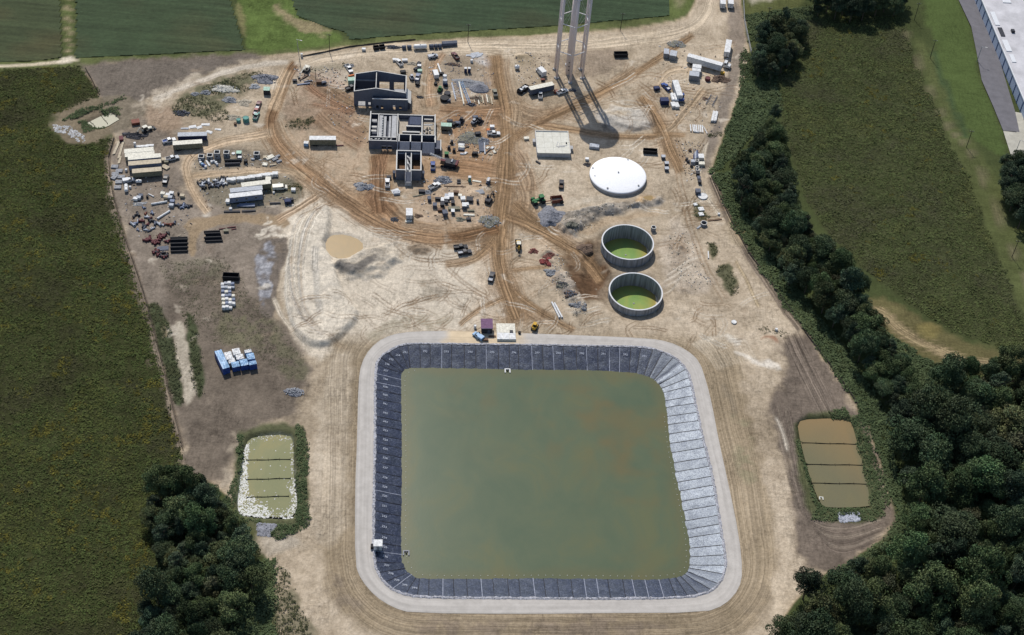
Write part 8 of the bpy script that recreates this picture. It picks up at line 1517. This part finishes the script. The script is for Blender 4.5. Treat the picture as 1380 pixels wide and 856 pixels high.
# pond equipment
w = at('V2', 187, 385, .2); t = thing('control_cabin', 'white cabin with black box on the left pond edge', 'cabin', w[0], w[1], .12, .1); MB().box(0, .9, 1.25, 2.6, 2.4, 2.3).build('wall', cm('white'), t); MB().box(0, .9, 2.45, 2.8, 2.6, .12).build('roof', cm('white'), t); MB().box(0, -.33, 1.1, .8, .06, 1.9).build('door', cm('grey'), t); MB().box(-1.9, .9, .6, .8, 1.3, 1.1).build('battery_box', cm('black'), t)
for F, X, Y, l in (('V1', 1145, 322, 'white float frame at the upper edge of the water'), ('V2', 368, 408, 'grey float frame at the lower left of the water')):
    w = at(F, X, Y, WATER_Z); t = thing('pump_float', l, 'float', w[0], w[1], WATER_Z-.1, .1); c = 'white' if F == 'V1' else 'grey'
    for s in (-1, 1): MB().box(s*.85, 0, .2, .4, 1.9, .45).build('pontoon', cm(c), t)
    MB().box(0, .75, .35, 1.3, .4, .3).build('cross_beam', cm(c), t); MB().cyl((0, 0, -.2), (0, 0, .7), .25, n=8).build('pump', M_DARK, t)
# loose litter too small to tell apart
def scraps(polys, n, label, cols, seed, smin=.2, smax=.8, lmax=2.4):
    for ci, c in enumerate(cols):
        rg = np.random.default_rng(seed+ci); V_, F_ = [], []; o = 0
        for po in polys:
            p = np.array(po); m = n//len(cols)//len(polys); u = rg.uniform(p[:, 0].min(), p[:, 0].max(), m*2); v = rg.uniform(p[:, 1].min(), p[:, 1].max(), m*2); ok = poly_sd(po, u, v) > 0
            for a, b in zip(u[ok][:m], v[ok][:m]):
                w = P(a, b); z = gz(w[0], w[1]); s = rg.uniform(smin, smax); q = MB().box(w[0], w[1], z+s*.15, s*rg.uniform(.6, lmax), s*.6, s*.45, rg.uniform(0, 3.1), (.9, .8)); V_ += q.v; F_ += [tuple(i+o for i in f) for f in q.f]; o += 8
        ob = part('site_litter', np_mesh('site_litter', np.array(V_), np.array(F_), cm(c))); tag(ob, cw(c)+' '+label, 'litter', kind='stuff')
YARDS = [[(158, 240), (180, 225), (250, 255), (262, 310), (225, 335), (180, 320)], [(255, 208), (380, 205), (375, 226), (265, 230)], [(262, 240), (390, 236), (400, 280), (280, 282)], [(580, 74), (664, 76), (670, 135), (600, 135), (575, 110)], [(596, 155), (672, 155), (672, 215), (600, 220)], [(560, 240), (670, 240), (668, 300), (570, 296)], [(690, 70), (740, 72), (740, 110), (700, 130)], [(880, 60), (985, 75), (975, 180), (930, 190), (900, 140), (880, 120)], [(395, 88), (470, 92), (440, 118), (400, 112)], [(430, 100), (480, 100), (500, 200), (440, 170)], [(910, 190), (950, 190), (945, 240), (925, 245)]]
scraps(YARDS, 1700, 'scraps littering the yards of the site', ('white', 'dark', 'tan', 'slate', 'brown', 'grey'), 3, .2, .6)
scraps([[(735, 330), (760, 350), (795, 425), (775, 428), (745, 390)], [(748, 302), (800, 285), (892, 265), (850, 284), (772, 318)], [(900, 315), (930, 310), (960, 385), (925, 395), (905, 360)]], 620, 'clods along the dug ridges', ('olive', 'grey', 'cream'), 31, .2, .55, 1.2)

# ------------------------------------------------------------------ labels: look-alikes get their place
_o = 'second third fourth fifth sixth seventh eighth ninth tenth eleventh twelfth thirteenth fourteenth fifteenth sixteenth seventeenth eighteenth nineteenth twentieth'.split(); ORD = ['leftmost']+[q+' from left' for q in _o]
by = {}
for o in AUTO: by.setdefault(o['label'], []).append(o)
for lb, os_ in by.items():
    if len(os_) == 1: continue
    g = os_[0].get('group') or (lb.split(' in ')[0]+' group')
    for o in os_: o['group'] = o.get('group') or g
    if len(os_) <= 20:
        os_.sort(key=lambda o: PX(np.array(o.location[0]), np.array(o.location[1]))[0])
        n = len(os_)
        for i, o in enumerate(os_): o['label'] = ((ORD[i] if i < n-1 else 'rightmost')+' '+lb) if n > 2 else (('left ', 'right ')[i]+lb)
print('objects', len(bpy.data.objects))
